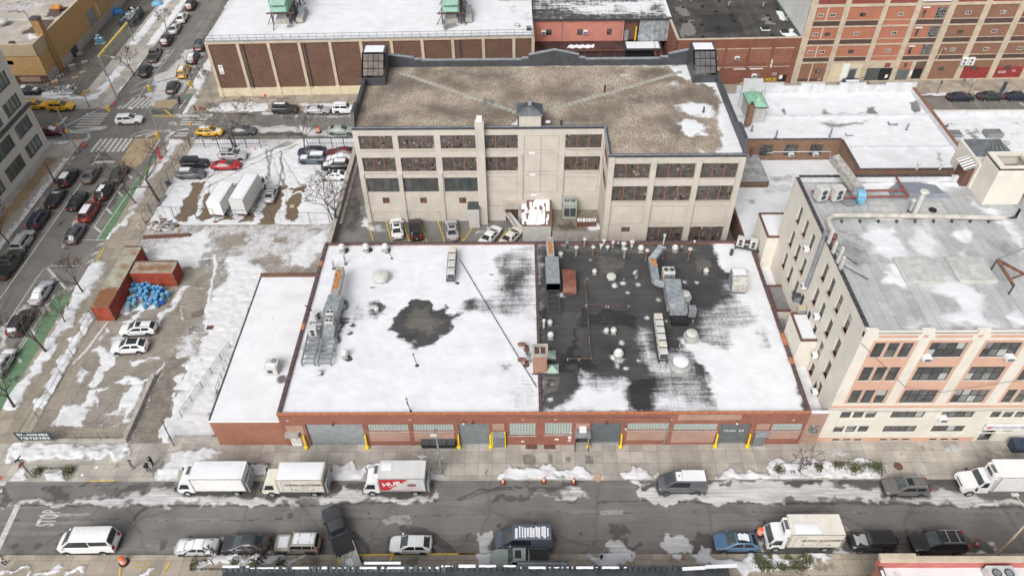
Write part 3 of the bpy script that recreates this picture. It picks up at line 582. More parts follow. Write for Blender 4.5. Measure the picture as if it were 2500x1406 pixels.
 # walkway slabs on the gravel
M_slab=mat('walkway_slab',(.34,.33,.285),.9,var=.15)
for(xa,ya),(xb,yb),n in((G(962,172,16.5),G(1262,275,16.5),27),(G(1325,273,16.5),G(1665,175,16.5),30)):
 b=MB()
 for i in range(n):t=(i+.5)/n;b.cbox(xa+(xb-xa)*t,ya+(yb-ya)*t,CZ-.1,.7,.7,.13,M_slab,rnd.uniform(-.06,.06))
 b.build('slab_path',C)
 # ================================================================ long brown brick warehouse on the cross street (turned 1.4 degrees)
D=thing('brown_warehouse','long windowless dark brown brick warehouse with cream concrete piers, railing and snow-covered roof','warehouse',(-57,128.2,0),R_(1.4))
M_brickD=brick('dark_brown_brick',(.115,.058,.038),(.165,.085,.055),(.15,.11,.09),.5,.2,stain=.2,big=.3)
DW,DH,DD=60.0,11.1,75
wb=MB();wb.box(.2,.12,1.8,DW-.2,DD,10.6,M_brickD,'b');wb.build('wall',D)
b=MB()
for i in range(12):
 u=-.02+i*5.6 if i<11 else DW-.5
 b.box(u,-.1,1.85,u+.55,.12,10.62,M_tan,'n')
b.build_each('pier',D);b=MB();b.box(0,-.12,10.62,DW,.2,DH,M_tan);b.box(0,0,0,.2,DD,DH-.05,M_tan,'b');b.box(DW-.2,.2,0,DW,DD,DH-.05,M_tan,'b');b.build('wall_frame',D)
b=MB();M_cream=mat('cream_plinth',(.62,.53,.38),.85,var=.1,streak=.35);b.box(0,-.1,0,DW,.12,1.75,M_cream)
for i in range(11):b.box(i*5.6-.1,-.22,0,i*5.6+.65,-.1,1.95,M_cream,'n')
b.build('plinth',D)
b=MB()
for u in(6.0,17.2,28.5,45.6):b.bar((u+.75,-.1,10.6),(u+.75,-.1,1.5),.13,M_dark)
b.build_each('downpipe',D)
b=MB();b.box(1.15,.06,4.65,1.95,.119,6.45,M_white)
so_=b.build('notice_sign',D)
b=MB()
for z,w in((6.2,.3),(5.95,.26),(5.55,.2),(5.1,.28),(4.9,.3)):b.box(1.55-w,.05,z-.06,1.55+w,.059,z+.06,M_grey)
b.build('sign_lines',so_)
M_roofD=surf('snowed_roof_north',(.2,.2,.195),(.3,.3,.29),amp=.35,amp2=.3,bmp=.2)
DP=[('p','snow',.2,.5,cv(T2,((740,130),(800,60),(870,0),(900,60),(900,150),(850,220),(780,260)))),('p','snow',.3,.4,cv(T2,((1800+290,170),(2230,180),(2250,230),(2130,270)))),('p','snow',.55,.4,cv(T2,((770,200),(900,170),(930,200),(870,240)))),('p','snow',.55,1,cv(T3,((770,110),(890,90),(890,200),(780,180)))),('p','snow',.3,.5,cv(T3,((230,0),(330,0),(330,220),(270,220)))),('p','snow',.6,.6,cv(T3,((640,50),(760,40),(760,110),(660,120))))]
for q in((330,140),(380,245),(240,200),(1040,240),(300,300),(720,300)):DP.append(('d','snow',.6,.4,T2(*q),.5))
s=sheet('roof',-57.5,127.5,4.5,200,DH-.02,M_roofD,DP,.45,{'snow':1.1},.05,pz=DH,rough=.8,clip=[(-56.9,128.3),(2.9,129.75),(1.2,199),(-58.7,199)])
s.parent=D;s.matrix_parent_inverse=(Matrix.Translation((-57,128.2,0))@Matrix.Rotation(R_(1.4),4,'Z')).inverted()
b=MB()
for i in range(39):u=.2+i*1.56;b.bar((u,.1,DH),(u,.1,DH+1.1),.05,M_dark)
for z in(.55,1.1):b.bar((.1,.1,DH+z),(DW-.2,.1,DH+z),.05,M_dark)
for i in range(30):b.bar((.1,.1+i*2.2,DH),(.1,.1+i*2.2,DH+1.1),.05,M_dark)
for z in(.55,1.1):b.bar((.1,.1,DH+z),(.1,66,DH+z),.05,M_dark)
b.build('railing',D)
b=MB();b.box(-.04,-.16,DH,DW,.22,DH+.09,M_galv);b.build('roof_edge',D)
def green_unit(px,py,label):
 x,y=G(px,py,DH);t=thing('rooftop_dunnage_unit',label,'rooftop unit',(x,y,DH),R_(1.4),'green rooftop units on the brown warehouse')
 M_green=mat('green_sheet_metal',(.20,.36,.29),.55,var=.18,scale=1.2)
 b=MB();b.prism([(-1.6,0),(1.6,0),(1.6,9),(-1.6,9)],2.4,5.0,M_green);b.add([(-1.8,-.2,5),(1.8,-.2,5),(1.8,9.2,5),(-1.8,9.2,5),(0,-.2,5.8),(0,9.2,5.8)],[(0,1,4),(1,2,5,4),(2,3,5),(3,0,4,5)],M_green)
 for i in range(9):b.box(-1.63,i,2.4,-1.6,i+.08,5,M_dark);b.box(1.6,i,2.4,1.63,i+.08,5,M_dark)
 b.build('casing',t)
 b=MB()
 for z in(2.7,3.9):b.add([(-1.4,-.05,z),(1.4,-.05,z),(1.4,-.05,z+.9),(-1.4,-.05,z+.9),(-1.4,-.6,z+.1),(1.4,-.6,z+.1)],[(4,5,2,3),(0,1,5,4),(0,4,3),(1,2,5)],M_green)
 b.build('louvre_hood',t)
 b=MB()
 for sx in(-2.1,2.1):
  for y in(.2,4.5,9):b.bar((sx*.8,y,0),(sx*.8,y,2.4),.22,M_dark);b.bar((sx*1.3,y,.1),(sx*.8,y,2),.12,M_dark)
  b.bar((sx*.8,0,2.3),(sx*.8,9.2,2.3),.25,M_brown)
 b.bar((-2.6,.2,2.2),(2.6,.2,2.2),.22,M_brown);b.bar((-1.2,-2.2,0),(-1.2,-.2,2.2),.16,M_dark);b.build('steel_frame',t)
 b=MB();b.box(-1.2,.5,0,1.2,8,1.0,M_conc);b.prism([(-.9,.8),(.9,.8),(.9,3),(-.9,3)],1.0,2.3,M_grey);b.build('fan_base',t)
 b=MB();b.cbox(3.2,3,.2,1.2,5,.8,M_conc);b.cbox(3.2,3.4,1,1,1.4,1.0,M_galv);b.build('side_duct',t)
green_unit(690,62,'pale green rooftop unit on steel legs, left one beside bare wet roof')
green_unit(1103,62,'pale green rooftop unit on steel legs, right one amid snow')
for q,lb in(((1262,68),'small boxy vent on snowy roof near the pink building'),((1291,74),'tiny dark stub pipe at right edge of the snowy north roof')):
 x,y=G(*q,DH);b=MB();b.bev(-.4,-.4,0,.4,.4,.8 if q[0]<1280 else .4,M_offw if q[0]<1280 else M_black,.08);b.box(-.46,-.46,.55,.46,.46,.62,M_grey);tag(b.build('roof_vent',None,(x,y,DH)),lb,'roof vent')
x,y=G(1255,2,DH);t=thing('roof_skylight','glazed roof monitor with dark frames at the top edge of the snowy north roof','skylight',(x,y,DH));b=MB();b.box(-3,0,0,3.5,4,1.6,M_dark);b.build('frame',t);b=MB()
for i in range(5):b.box(-2.8+i*1.25,-.03,.2,-1.7+i*1.25,0,1.45,GL[i%3+1],'n')
b.build('glazing',t)
# ================================================================ pink building with corrugated roof and loading canopy
E_=bldg('pink_building','salmon-pink corrugated building with streaky snow roof, dark loading canopy in front','building',(15,140,0))
M_pink=mat('salmon_cladding',(.50,.20,.155),.75,var=.1,scale=.8,streak=.25)
ew=[(5.5-3,6.2,6.6-3,7.4),(11.6-3,6.2,12.7-3,7.45),(17.4-3,6.2,18.4-3,7.45)]
wb=MB();wall(wb,(3.0,140,0),(1,0),17.7,9.5,ew,M_pink,.15);wb.box(3,140.6,0,29.6,190,9.4,M_pink,'bst');wb.build('wall',E_)
for a,c,b_,d in ew:window(E_,(a+3,140.1,c),(1,0),b_-a,d-c,2,2,M_dark,.05,.08)
M_tarp=mat('silver_tarp',(.33,.36,.38),.35,.2,var=.35,scale=1.1);b=MB()
for i in range(12):
 xa,xb=23.6+i*.5,24.1+i*.5
 b.add([(xa,139.9+.15*(i%2),4.9),(xb,139.9+.15*((i+1)%2),4.9),(xb,139.9+.1*((i+1)%3),9.6),(xa,139.9+.1*(i%3),9.6)],[(0,1,2,3)],M_tarp,True)
b.build('tarpaulin',E_)
b=MB();b.box(20.7,140.6,4.9,23.6,140.7,9.3,M_brown);b.box(20.9,140,5,21.7,140.5,7,M_grey);b.box(23.0,140,5,23.2,140.3,7.8,M_yel);b.build('open_bay',E_)
M_corr=surf('corrugated_roof',(.05,.055,.055),(.11,.10,.09),amp=.8,amp2=.7,grid=1.0,nscale=1.4)
sheet('roof',2.9,139.7,29.7,190,9.62,M_corr,[('s','snow',.25,.5,[(1300,25),(1645,18),(1645,50),(1300,50)]),('p','snow',.75,1.2,cv(T3,((1200,60),(1600,20),(1620,130),(1300,110)))),('p','snow',.8,1,cv(T3,((1640,30),(2040,0),(2060,130),(1650,110)))),('p','snow',.3,1,cv(T3,((1900,40),(2000,40),(2000,120),(1920,120)))),('s','snow',1.1,.3,cv(T3,((2010,0),(2080,0),(2070,145),(2045,145))))],.35,{'snow':.42},.04,pz=9.6,parent=E_)
b=MB()
for x in(3.1,8.6,20.2):b.bar((x,139.9,5),(x,139.9,9.5),.12,M_grey)
b.box(2.9,139.6,9.3,29.6,139.9,9.55,M_dark);b.build('gutter',E_)
b=MB();b.add([(3.0,140,5.0),(20.9,140,5.0),(20.9,136.9,4.7),(3,136.9,4.7)],[(0,3,2,1)],mat('wet_canopy_roof',(.05,.03,.028),.3,var=.6,scale=.7));b.box(3,136.8,4.4,20.9,136.9,4.72,M_brown)
for i in range(8):b.box(3+i*2.2,136.7,4.5,3.1+i*2.2,136.8,4.7,M_rust)
b.build('loading_canopy',E_)
b=MB();b.add([(9.5+.4*i,137.4+.25*math.sin(i*1.7),4.78)for i in range(14)]+[(15.1-.4*i,138.6+.3*math.sin(i*2.3),4.9)for i in range(14)],[list(range(28))],SNOW);b.build('snow_patch',E_)
b=MB();b.box(20.95,136.8,4.5,27.9,140,4.85,M_dark);b.bev(21.2,137,4.85,27.7,139.8,4.93,SNOW,.1);b.build('snowed_shed_roof',E_)
b=MB();b.box(3,137.2,0,21,137.3,4.4,mat('dark_plum_wall',(.055,.028,.028),.8,var=.3));b.box(21,138.6,0,28,138.7,4.5,M_black);b.box(27.3,137,2.2,28.3,137.1,3.2,M_white)
for x in(7,10,13,16,19):b.box(x,137.12,0,x+.15,137.2,4.4,M_brown)
b.build('loading_wall',E_)
st=thing('exterior_stair','steep red-brown metal stair with handrails between pink and red brick buildings','stair',(28.6,136,0));b=MB()
for sx in(-.6,.6):b.bar((sx,-4,.2),(sx-1.6,2,4.8),.18,M_rust);b.bar((sx,-4,1.3),(sx-1.6,2,5.9),.06,M_brown)
for i in range(14):t=i/14;b.cbox(-1.6*t,-4+6*t,.2+4.6*t,1.2,.35,.06,M_brown)
b.build('flight',st)
# ================================================================ red brick building with black wet roof
FB=thing('red_brick_building','three-storey red brick building with bare dark wet roof and yellow graffiti at street level','building',(52.7,131.6,0),R_(1.4))
M_brickF=brick('rust_red_brick',(.20,.062,.038),(.26,.09,.055),(.2,.13,.1),stain=.2,big=.35);M_brickF2=brick('rust_red_panel',(.24,.085,.055),(.30,.12,.075),(.24,.16,.12),stain=.15,big=.2)
fw=[(-11.95+23.1,5.3,-11.15+23.1,5.95),(-7.6+23.1,5.48,-6.8+23.1,5.98),(-7.95+23.1,1.65,-6.5+23.1,2.2),(-4.0+23.1,1.9,-3.2+23.1,2.4),(-2.6+23.1,.05,-1.1+23.1,1.9)]
wb=MB();wall(wb,(-23.1,0,0),(1,0),23.0,9.3,fw,M_brickF,.12);wb.box(-23.1,.3,0,-.12,60,9.1,M_brickF,'bse');wb.box(-.4,.3,0,-.12,60,9.28,M_brickF,'b');wb.build('wall',FB)
b=MB()
for a,c in((-22.2,-18.5),(-17.6,-14.1),(-13.6,-9.7),(-9.2,-5.3),(-4.7,-1.05)):b.box(a,-.05,7.32,c,0,7.46,M_tan,'n');b.box(a,-.05,3.6,c,0,3.72,M_tan,'n')
for a,c in((-16.5,-14.4),(-11.7,-9.4),(-8.6,-6.1)):b.box(a,-.12,3.2,c,0,3.36,M_white,'n')
b.build_each('lintel_band',FB);b=MB()
for a,c in((-22.2,-18.5),(-17.6,-14.1),(-13.6,-9.7),(-9.2,-5.3),(-4.7,-1.05)):b.box(a+.1,-.015,4.4,c-.1,0,7.3,M_brickF2,'n')
b.build_each('brick_panel',FB)
for a,c,d,e in fw:window(FB,(a-23.1,.08,c),(1,0),d-a,e-c,2,1,M_white if e>2.3 or e<2 else M_offw,.06,.08)if e>1.95 else None
b=MB();b.box(-2.6,.1,.05,-1.1,.14,1.9,M_black);b.box(-2.5,.04,1.0,-1.9,.1,1.8,M_white);b.build('doorway',FB)
b=MB();b.box(-9.8,-.02,0,-1.2,0,.45,M_tan,'n');b.build('plinth',FB)
M_gy=mat('yellow_spray_paint',(.78,.66,.02),.6,var=.1);M_gg=mat('grey_spray_paint',(.28,.26,.25),.7,var=.2)
text('ASCE',.8,M_gy,'graffiti',FB,plane_M((-4.1,-.025,.95),(1,0,0),(0,0,1)),1.35,.01,.8)
text('SAUCE',.8,M_gg,'graffiti',FB,plane_M((-8.2,-.025,.95),(1,0,0),(0,0,1)),1.15,.006,.85)
b=MB();b.box(-4.85,-.55,3.6,-4.7,0,5.1,M_white);b.build('projecting_sign',FB)
b=MB();b.box(-15.5,-.35,5.2,-15.0,0,5.7,M_grey);b.bar((-15.3,-.1,3.7),(-15.1,-.1,5.4),.15,M_dark);b.build('meter_box',FB)
M_roofF=surf('wet_black_roof',(.058,.055,.052),(.115,.105,.095),(.19,.18,.17),.3,seams=(1.0,60),amp=.4,speck=.3)
FP_=[('p','alt',.9,.5,[(1665,60),(1690,50),(1695,85),(1665,95),(1655,80)]),('p','alt',.65,.7,[(1645,20),(1670,15),(1690,40),(1660,45)]),('p','alt',.7,.5,[(1850,35),(1880,45),(1900,65),(1870,60)]),('p','snow',.9,.3,[(1905,85),(1935,72),(1952,90),(1920,92)]),('p','snow',.75,.3,[(1895,30),(1910,30),(1925,55),(1912,55)]),('p','wet',.7,.6,[(1700,40),(1800,30),(1820,80),(1720,85)])]
s=sheet('roof',28.5,131.5,53,180,9.13,M_roofF,FP_,.3,None,.05,pz=9.0,clip=[(29.9,131.4),(52.5,131.9),(51.3,180),(28.6,180)]);s.parent=FB;s.matrix_parent_inverse=(Matrix.Translation((52.7,131.6,0))@Matrix.Rotation(R_(1.4),4,'Z')).inverted()
b=MB();b.box(-23.2,-.06,9.28,-.1,.34,9.42,M_tan);b.box(-23.2,.34,9.08,-22.8,60,9.4,M_tan);b.box(-.5,.34,9.28,-.05,60,9.36,mat('green_coping',(.05,.09,.08),.6));b.build('coping',FB)
VP=[];RW=('far','upper','lower','near');ON='first second third fourth fifth sixth seventh'.split()
VP=(((1660,8),1),((1668,20),0),((1662,52),0),((1675,55),0),((1687,8),1),((1715,18),0),((1755,5),0),((1748,30),0),((1778,18),1),((1785,40),0),((1792,52),0),((1712,62),0),((1755,68),0),((1716,92),0),((1862,20),1),((1875,40),0),((1880,50),0),((1868,72),2),((1916,80),2),((1885,88),0),((1898,25),0),((1918,55),1))
for q,h in VP:
 NW='%s from left in the %s row'%(ON[sum(1 for p,hh in VP if hh==h and p[1]//24==q[1]//24 and p[0]<q[0])],RW[q[1]//24]);x,y=G(*q,9.13);b=MB();s=1.3 if h==2 else .55
 b.bev(-s/2,-s*.4,0,s/2,s*.4,.35 if h<2 else .45,M_black if h!=1 else M_dark,.08)
 if h==2:b.box(-s/2-.15,-s*.4-.15,0,s/2+.15,s*.4+.15,.12,SNOW)
 if h==1:b.tube([(0,0,.2),(0,.1,1.0),(.3,.1,1.1)],.12,M_galv,6)
 o=b.build('roof_hatch' if h==2 else 'roof_vent',None,(x,y,9.13))
 tag(o,{0:'small black box vent on dark wet roof, %s'%NW,1:'bent-pipe box vent on dark wet roof, %s'%NW,2:('square skylight hatch ringed with snow, %s of two on the dark roof'%('left' if q[0]<1900 else 'right'))}[h],'roof vent','vents on the dark wet roof')
 # ================================================================ big concrete-frame loft with orange brick panels
GB=thing('loft_building','tall loft building, tan concrete frame with orange and brown brick panels','building',(52.7,131.6,0),R_(1.4))
M_or=brick('orange_brick',(.37,.125,.07),(.43,.16,.095),(.40,.22,.155),stain=.12,big=.2);M_br=brick('brown_brick_panel',(.22,.10,.06),(.28,.14,.085),(.24,.16,.12),stain=.15,big=.25);M_dk=brick('spandrel_brick',(.075,.045,.036),(.1,.06,.05),(.09,.07,.06),stain=.2);M_rr=mat('red_painted_wall',(.25,.035,.035),.7,var=.15);M_ms=brick('maroon_brick',(.23,.05,.04),(.28,.07,.05),(.2,.1,.08))
us=[(-.1,1.1),(6.1,7.05),(13.1,14.0),(19.0,20.0),(25.1,26.3),(31.5,32.6),(37.9,39.0),(44.4,45.5),(51,52)]
b=MB()
for a,c in us:b.box(a,-.1,0,c,.35,24,M_tan,'b')
for z0,z1 in((0,.32),(4.1,4.4),(7.55,7.85),(11.15,11.4),(14.95,15.45),(19,19.4)):b.box(1.1,-.02,z0,51,.3,z1,M_tan)
b.box(-.1,.35,0,.2,60,24,mat('white_side_wall',(.6,.6,.58),.8,var=.08,streak=.4));b.build('concrete_frame',GB)
fl=[(.32,4.1,0),(4.4,7.55,.9),(7.85,11.15,.95),(11.4,14.95,1.0),(15.45,19,.9)]
for bi in range(8):
 u0,u1=us[bi][1],us[bi+1][0];pm=M_or if bi<4 else M_br;b=MB()
 for fi,(z0,z1,sp_)in enumerate(fl):
  if fi==0:
   if bi in(1,2,3):continue
   b.box(u0,.12,z0,u1,.25,z1,M_br if bi!=5 and bi!=6 else M_br)
   if bi in(5,6):b.box(u0,.1,z0,u1,.12,2.6,M_rr)
   if bi==0:b.box(u0,.1,z0,u1,.12,.9,M_dk)
  elif fi==4:b.box(u0,.12,z0,u1,.25,z1,M_ms)
  else:
   if not(bi==2):b.box(u0,.1,z0,u1,.25,z0+sp_,M_dk)
   b.box(u0,.12,z0+(0 if bi==2 else sp_),u1,.25,z1,M_br if(bi==5 and fi==2)else(M_ms if bi==6 and fi==3 else pm))
   b.box(u0,.06,z0+sp_-.06,u1,.12,z0+sp_+.06,M_tan)
 b.build('brick_bay',GB)
 if bi==0:
  b=MB()
  for z0,z1,s_ in fl[:4]:b.box(3.2,.02,z0+s_,3.45,.12,z1,M_tan)
  b.build('mullion',GB)
 for fi in(1,2,3):
  z0,z1,sp_=fl[fi];zc=z0+sp_+1.05
  for uu in((u0+1.1,u0+3.3)if bi==0 else(u0+2.8,)if bi!=3 else()):window(GB,(uu-.5,.09,zc-.3),(1,0),1.0,.62,2,1,M_offw if rnd.random()<.6 else M_dark,.05,.08,y=-.06)
  if bi==3:
   window(GB,(u0+3.15,.09,z0+sp_+.1),(1,0),1.75,2.1,4,4,M_grey,.06,.08,y=-.05);window(GB,(u0+.75,.09,z0+sp_+.4),(1,0),.5,1.3,1,2,M_dark,.05,.08,y=-.05)
   b=MB();b.box(u0+.4,-.02,z1-.45,u0+1.7,.1,z1-.25,M_white);b.build('sill',GB)
b=MB();b.box(7.05,.1,.32,13.1,.25,4.1,M_cream);b.box(9.3,.04,.3,10.5,.1,3.9,M_white);b.build('stucco_bay',GB)
b=MB();b.box(10.75,.0,.3,12.1,.1,2.7,M_roll[2]);b.box(10.7,-.15,2.7,12.2,.1,3.0,M_galv);b.build('shutter_door',GB)
b=MB();b.box(13.95,.0,.3,16.6,.1,2.9,M_roll[2]);b.box(13.9,.02,2.9,19.0,.12,4.1,M_tan);b.box(16.75,.0,.3,18.9,.1,2.6,M_black);b.box(17.2,.02,3.0,18.3,.015,3.9,M_ms);b.box(18.0,-.02,.8,18.5,-.005,1.5,M_white);b.build('garage_door',GB)
b=MB();b.box(20.1,.0,.05,22.4,.1,2.5,M_roll[1]);b.box(20,.04,2.5,22.4,.12,4.1,M_or);b.box(20.9,.0,2.9,21.5,.035,3.8,GL[0]);b.box(22.4,-.02,.3,23.1,.12,4.1,M_tan);b.box(23.1,.3,0,25.1,.4,2.6,M_black);b.box(23.1,.05,2.6,25.1,.12,4.1,M_brown);b.box(23.3,.0,3.2,24.9,.04,3.9,GL[2]);b.box(22.6,-.04,1.2,23,-.02,2.2,M_white);b.build('entrance_door',GB)
for uu,bi in((28.4,4),(34.7,5),(41.2,6),(4.6,0)):window(GB,(uu-.5,.07,2.2),(1,0),1.0,.6,2,1,M_dark,.05,.08,y=-.06)
text('KEA',.7,M_gw,'graffiti',GB,plane_M((40.6,.09,1.5),(1,0,0),(0,0,1)),1.2,.004);text('SB',.6,mat('pink_spray_paint',(.7,.5,.5),.6,var=0),'graffiti',GB,plane_M((5.3,.07,.75),(1,0,0),(0,0,1)),1.2,.004,shear=.4);text('ER',.5,M_gw,'graffiti',GB,plane_M((42.8,.09,1.7),(1,0,0),(0,0,1)),1.2,.004)
b=MB();b.box(19.9,-.1,15.75,25,-.05,18,M_white)
for q in((20.3,15.95,24.6,16.03),(20.3,16.03,20.38,18),(24.52,16.03,24.6,18)):b.box(q[0],-.12,q[1],q[2],-.1,q[3],mat('sign_blue',(.05,.18,.3),.5))
b.build('hanging_sign',GB)
for uu in(32.0,33.3):
 t=thing('split_unit','white twin-fan condenser on wall brackets between brown brick bays, %s one'%('left' if uu<33 else 'right'),'air conditioner',(0,0,0),0,'condensers on the loft wall');M=Matrix.Translation((52.7,131.6,0))@Matrix.Rotation(R_(1.4),4,'Z')@Matrix.Translation((uu,-.45,3.4));t.matrix_world=M
 b=MB();b.bev(-.55,-.2,0,.55,.25,1.5,M_white,.04);b.build('casing',t);b=MB()
 for z in(.4,1.08):b.tube([(-.1,-.2,z),(-.1,-.24,z)],.28,M_grey,14);b.tube([(-.1,-.24,z),(-.1,-.25,z)],.1,M_dark,8)
 b.build('fan_guard',t)
b=MB();b.tube([(26.6,-.15,4.6),(26.9,-.2,6.8),(27,-.9,7.2)],.08,M_tan,6);b.lathe(27,-.95,[(.12,7.3),(.3,7.0)],M_grey,8);b.build('gooseneck_lamp',GB)
t=thing('loading_steps','dark blue loading platform with steps and handrails before the shuttered loft door','steps',(0,0,0));t.matrix_world=Matrix.Translation((52.7,131.6,0))@Matrix.Rotation(R_(1.4),4,'Z')@Matrix.Translation((11.4,-1,0));b=MB();b.box(-1.5,-.6,0,1.5,.9,.9,mat('navy_paint',(.03,.04,.09),.6));b.box(-1.3,-.5,.9,1.3,.3,.95,SNOW);b.build('platform',t);b=MB()
for s in(-1,1):b.bar((s*1.5,-.5,.9),(s*1.5,-.5,1.9),.06,M_dark);b.bar((s*1.5,-.5,1.9),(s*3,-.5,.9),.06,M_dark);b.bar((s*3,-.5,.1),(s*3,-.5,1),.06,M_dark);b.bar((s*1.5,-.5,1.2),(s*3,-.5,.3),.06,M_dark)
b.build('handrail',t)
# ================================================================ white-roofed brick building behind the factory's right side
H=bldg('snow_roof_building','low brick building with stepped snow roof and castellated white back wall','building',(50,105,0))
M_brickH=brick('tan_brown_brick',(.20,.11,.065),(.27,.155,.095),(.25,.18,.14),stain=.35,big=.35);M_wp=mat('white_parapet',(.58,.59,.61),.8,var=.12,scale=.7,streak=.5)
hz=7.0;hw=[(37.2+1.15-30.2,0,0,0)]
hwin=[(8.0,4.35,10.0,6.35),(12.0,4.35,14.0,6.35),(16.0,4.35,18.0,6.35)]
wb=MB();wall(wb,(30.2,100.6,0),(1,0),20.6,7.25,hwin,M_brickH,.2);wall(wb,(50.8,100.6,0),(0,-1),8.2,7.25,[],M_brickH);wall(wb,(50.8,92.4,0),(1,0),16.7,7.25,[],M_brickH);wall(wb,(67.5,92.4,0),(0,1),23.4,7.9,[],M_brickH)
wb.box(30.3,100.9,6,50.9,101,7.2,M_wp);wb.build('wall',H)
for a,c,b_,d in hwin:window(H,(30.2+a,100.75,c),(1,0),b_-a,d-c,6,8,M_steelf,.03,.09,(.5,),M_steelf)
b=MB()
for i in range(24):b.bev(30.2+i*.86,100.55,7.25,31.02+i*.86,100.95,7.36,M_tile,.05)
for i in range(10):b.bev(50.62,92.3+i*.83,7.25,51.02,93.1+i*.83,7.36,M_tile,.05)
for i in range(19):b.bev(51.05+i*.86,92.3,7.25,51.87+i*.86,92.7,7.36,M_tile,.05)
for i in range(26):b.bev(67.1,92.7+i*.88,7.9,67.65,93.53+i*.88,8.05,mat('rust_coping_tile',(.22,.1,.06),.7,var=.45,scale=2.5),.06)
b.build('coping',H)
b=MB();b.box(67.1,92.5,6.9,67.5,115.6,7.9,M_wp)
x=37.3
for i,w in enumerate((3.2,4.6,3.0,4.0,2.6,4.4,3.4,5.2)):b.box(x,115.3,6.9,x+w,115.7,8.4+(.45 if i%2 else 0),M_wp);x+=w
for u in(42.1,50.0):b.box(u,115.0,6.9,u+1.1,115.3,9.0,M_wp)
b.build('back_parapet',H)
b=MB();b.box(30.3,107.4,7,67.1,107.8,7.45,M_wp);b.box(51.5,98.4,7,67.1,98.75,7.3,M_wp);b.box(50.85,92.75,7,51.0,98.4,7.25,M_wp);b.build('step_kerb',H)
HP=[('p','snow',.1,.5,cv(H3,((930,520),(990,490),(1060,570),(1230,600),(1000,600)))),('p','snow',.25,.8,cv(H3,((1500,580),(1560,510),(1640,500),(1750,570),(2200,550),(2200,600),(1520,605)))),('p','snow',.1,.4,cv(H3,((2190,480),(2330,470),(2340,590),(2240,590)))),('p','snow',.2,.8,cv(H3,((1480,690),(2000,690),(2340,680),(2100,740),(1800,770),(1600,760)))),('p','snow',.2,.5,cv(H3,((460,440),(540,440),(640,600),(480,630)))),('p','snow',.3,.5,cv(H3,((330,690),(560,700),(520,780),(430,800)))),('p','snow',.2,.3,cv(C5,((1180,160),(1310,145),(1310,240),(1240,250)))),('p','snow',.55,.6,cv(C5,((1180,520),(1260,510),(1290,560),(1200,580)))),('p','snow',.3,.5,cv(C5,((1420,570),(1470,580),(1480,650),(1440,660)))),('p','snow',.6,.4,cv(C5,((1260,290),(1330,290),(1330,310),(1260,305))))]
M_roofH=surf('white_roof_snowed',(.16,.16,.16),(.25,.245,.24),amp=.4,amp2=.35,bmp=.2)
sheet('roof',30.3,92.7,67.1,115.3,hz,M_roofH,HP,.25,{'snow':1.15},.06,pz=hz,clip=[(30.3,100.95),(50.95,100.95),(50.95,92.7),(67.1,92.7),(67.1,115.3),(30.3,115.3)],parent=H,rough=.8)
b=MB();M_copper=mat('copper_green',(.22,.42,.31),.6,var=.2,scale=1.5);b.box(-1.3,-1.6,0,1.3,2.8,3.0,mat('render_grey',(.45,.45,.43),.9,var=.15,streak=.4));
t=thing('stair_bulkhead','grey stair bulkhead with green hipped copper roof beside the gravel roof','bulkhead',(38.4,107.6,hz));b.build('walls',t);b=MB()
v=[(-1.5,-1.8,3),(1.5,-1.8,3),(1.5,3,3),(-1.5,3,3),(0,-.6,4.0),(0,1.6,4.0)];b.add(v,[(0,1,4),(1,2,5,4),(2,3,5),(3,0,4,5)],M_copper);b.box(-1.55,-1.85,2.88,1.55,3.05,3.0,M_dark)
for i in range(1,6):b.bar((1.5,-1.8+.8*i,3.03),(0,-.6+.36*i,4.03),.06,mat('copper_light',(.36,.55,.42),.6));b.bar((-1.5,-1.8+.8*i,3.03),(0,-.6+.36*i,4.03),.06,M_copper);b.bar((-1.5+.5*i,-1.8,3.03),(0,-.6,4.03),.06,mat('copper_light',(.36,.55,.42),.6))
b.build('copper_roof',t);b=MB();b.box(-1.7,3.0,0,1.4,3.5,5.2,M_wp);b.build('back_wall',t);b=MB();b.box(-1.75,-2.5,0,-.85,-1.65,3.6,M_brickH);b.cyl(-1.3,-2.05,3.6,4.1,.2,M_dark,10);b.build('chimney',t)
# right neighbour with skylights
I_=bldg('skylight_building','low building with patchy snow roof, skylights and grey hatch right of the rusty coping','building',(80,100,0))
wb=MB();wb.box(67.7,80,0,110,110,5.9,M_brickH,'bt');wb.box(67.7,109.6,5.9,110,110,6.7,M_wp);wb.box(67.7,110,6.55,110,110.2,6.72,M_tan);wb.build('wall',I_)
IP=[('p','snow',.35,.6,cv(C5,a))for a in(((1440,330),(1560,330),(1560,350),(1440,345)),((1670,400),(1760,390),(1760,430),(1680,440)),((1850,490),(2000,485),(2000,520),(1860,525)),((1660,420),(1750,440),(1780,480),(1690,470)),((1960,610),(2060,610),(2060,650),(1970,650)),((2050,330),(2142,330),(2142,345),(2060,345)))]
IP+=[('p','snow',.55,1.2,cv(C5,((1600,500),(1800,480),(2000,560),(1900,620),(1680,600)))),('p','snow',.15,.6,cv(C5,((1980,680),(2142,660),(2142,780),(2050,740)))),('l','snow',.1,.1,cv(C5,((1690,490),(1760,590))),.15),('l','snow',.1,.1,cv(C5,((2090,580),(2142,640))),.2)]
sheet('roof',67.7,80,110,109.6,5.95,surf('patchy_roof',(.12,.12,.12),(.2,.2,.195),amp=.6,amp2=.7,grid=.7,nscale=2),IP,.3,{'snow':.8},.05,pz=5.95,parent=I_)
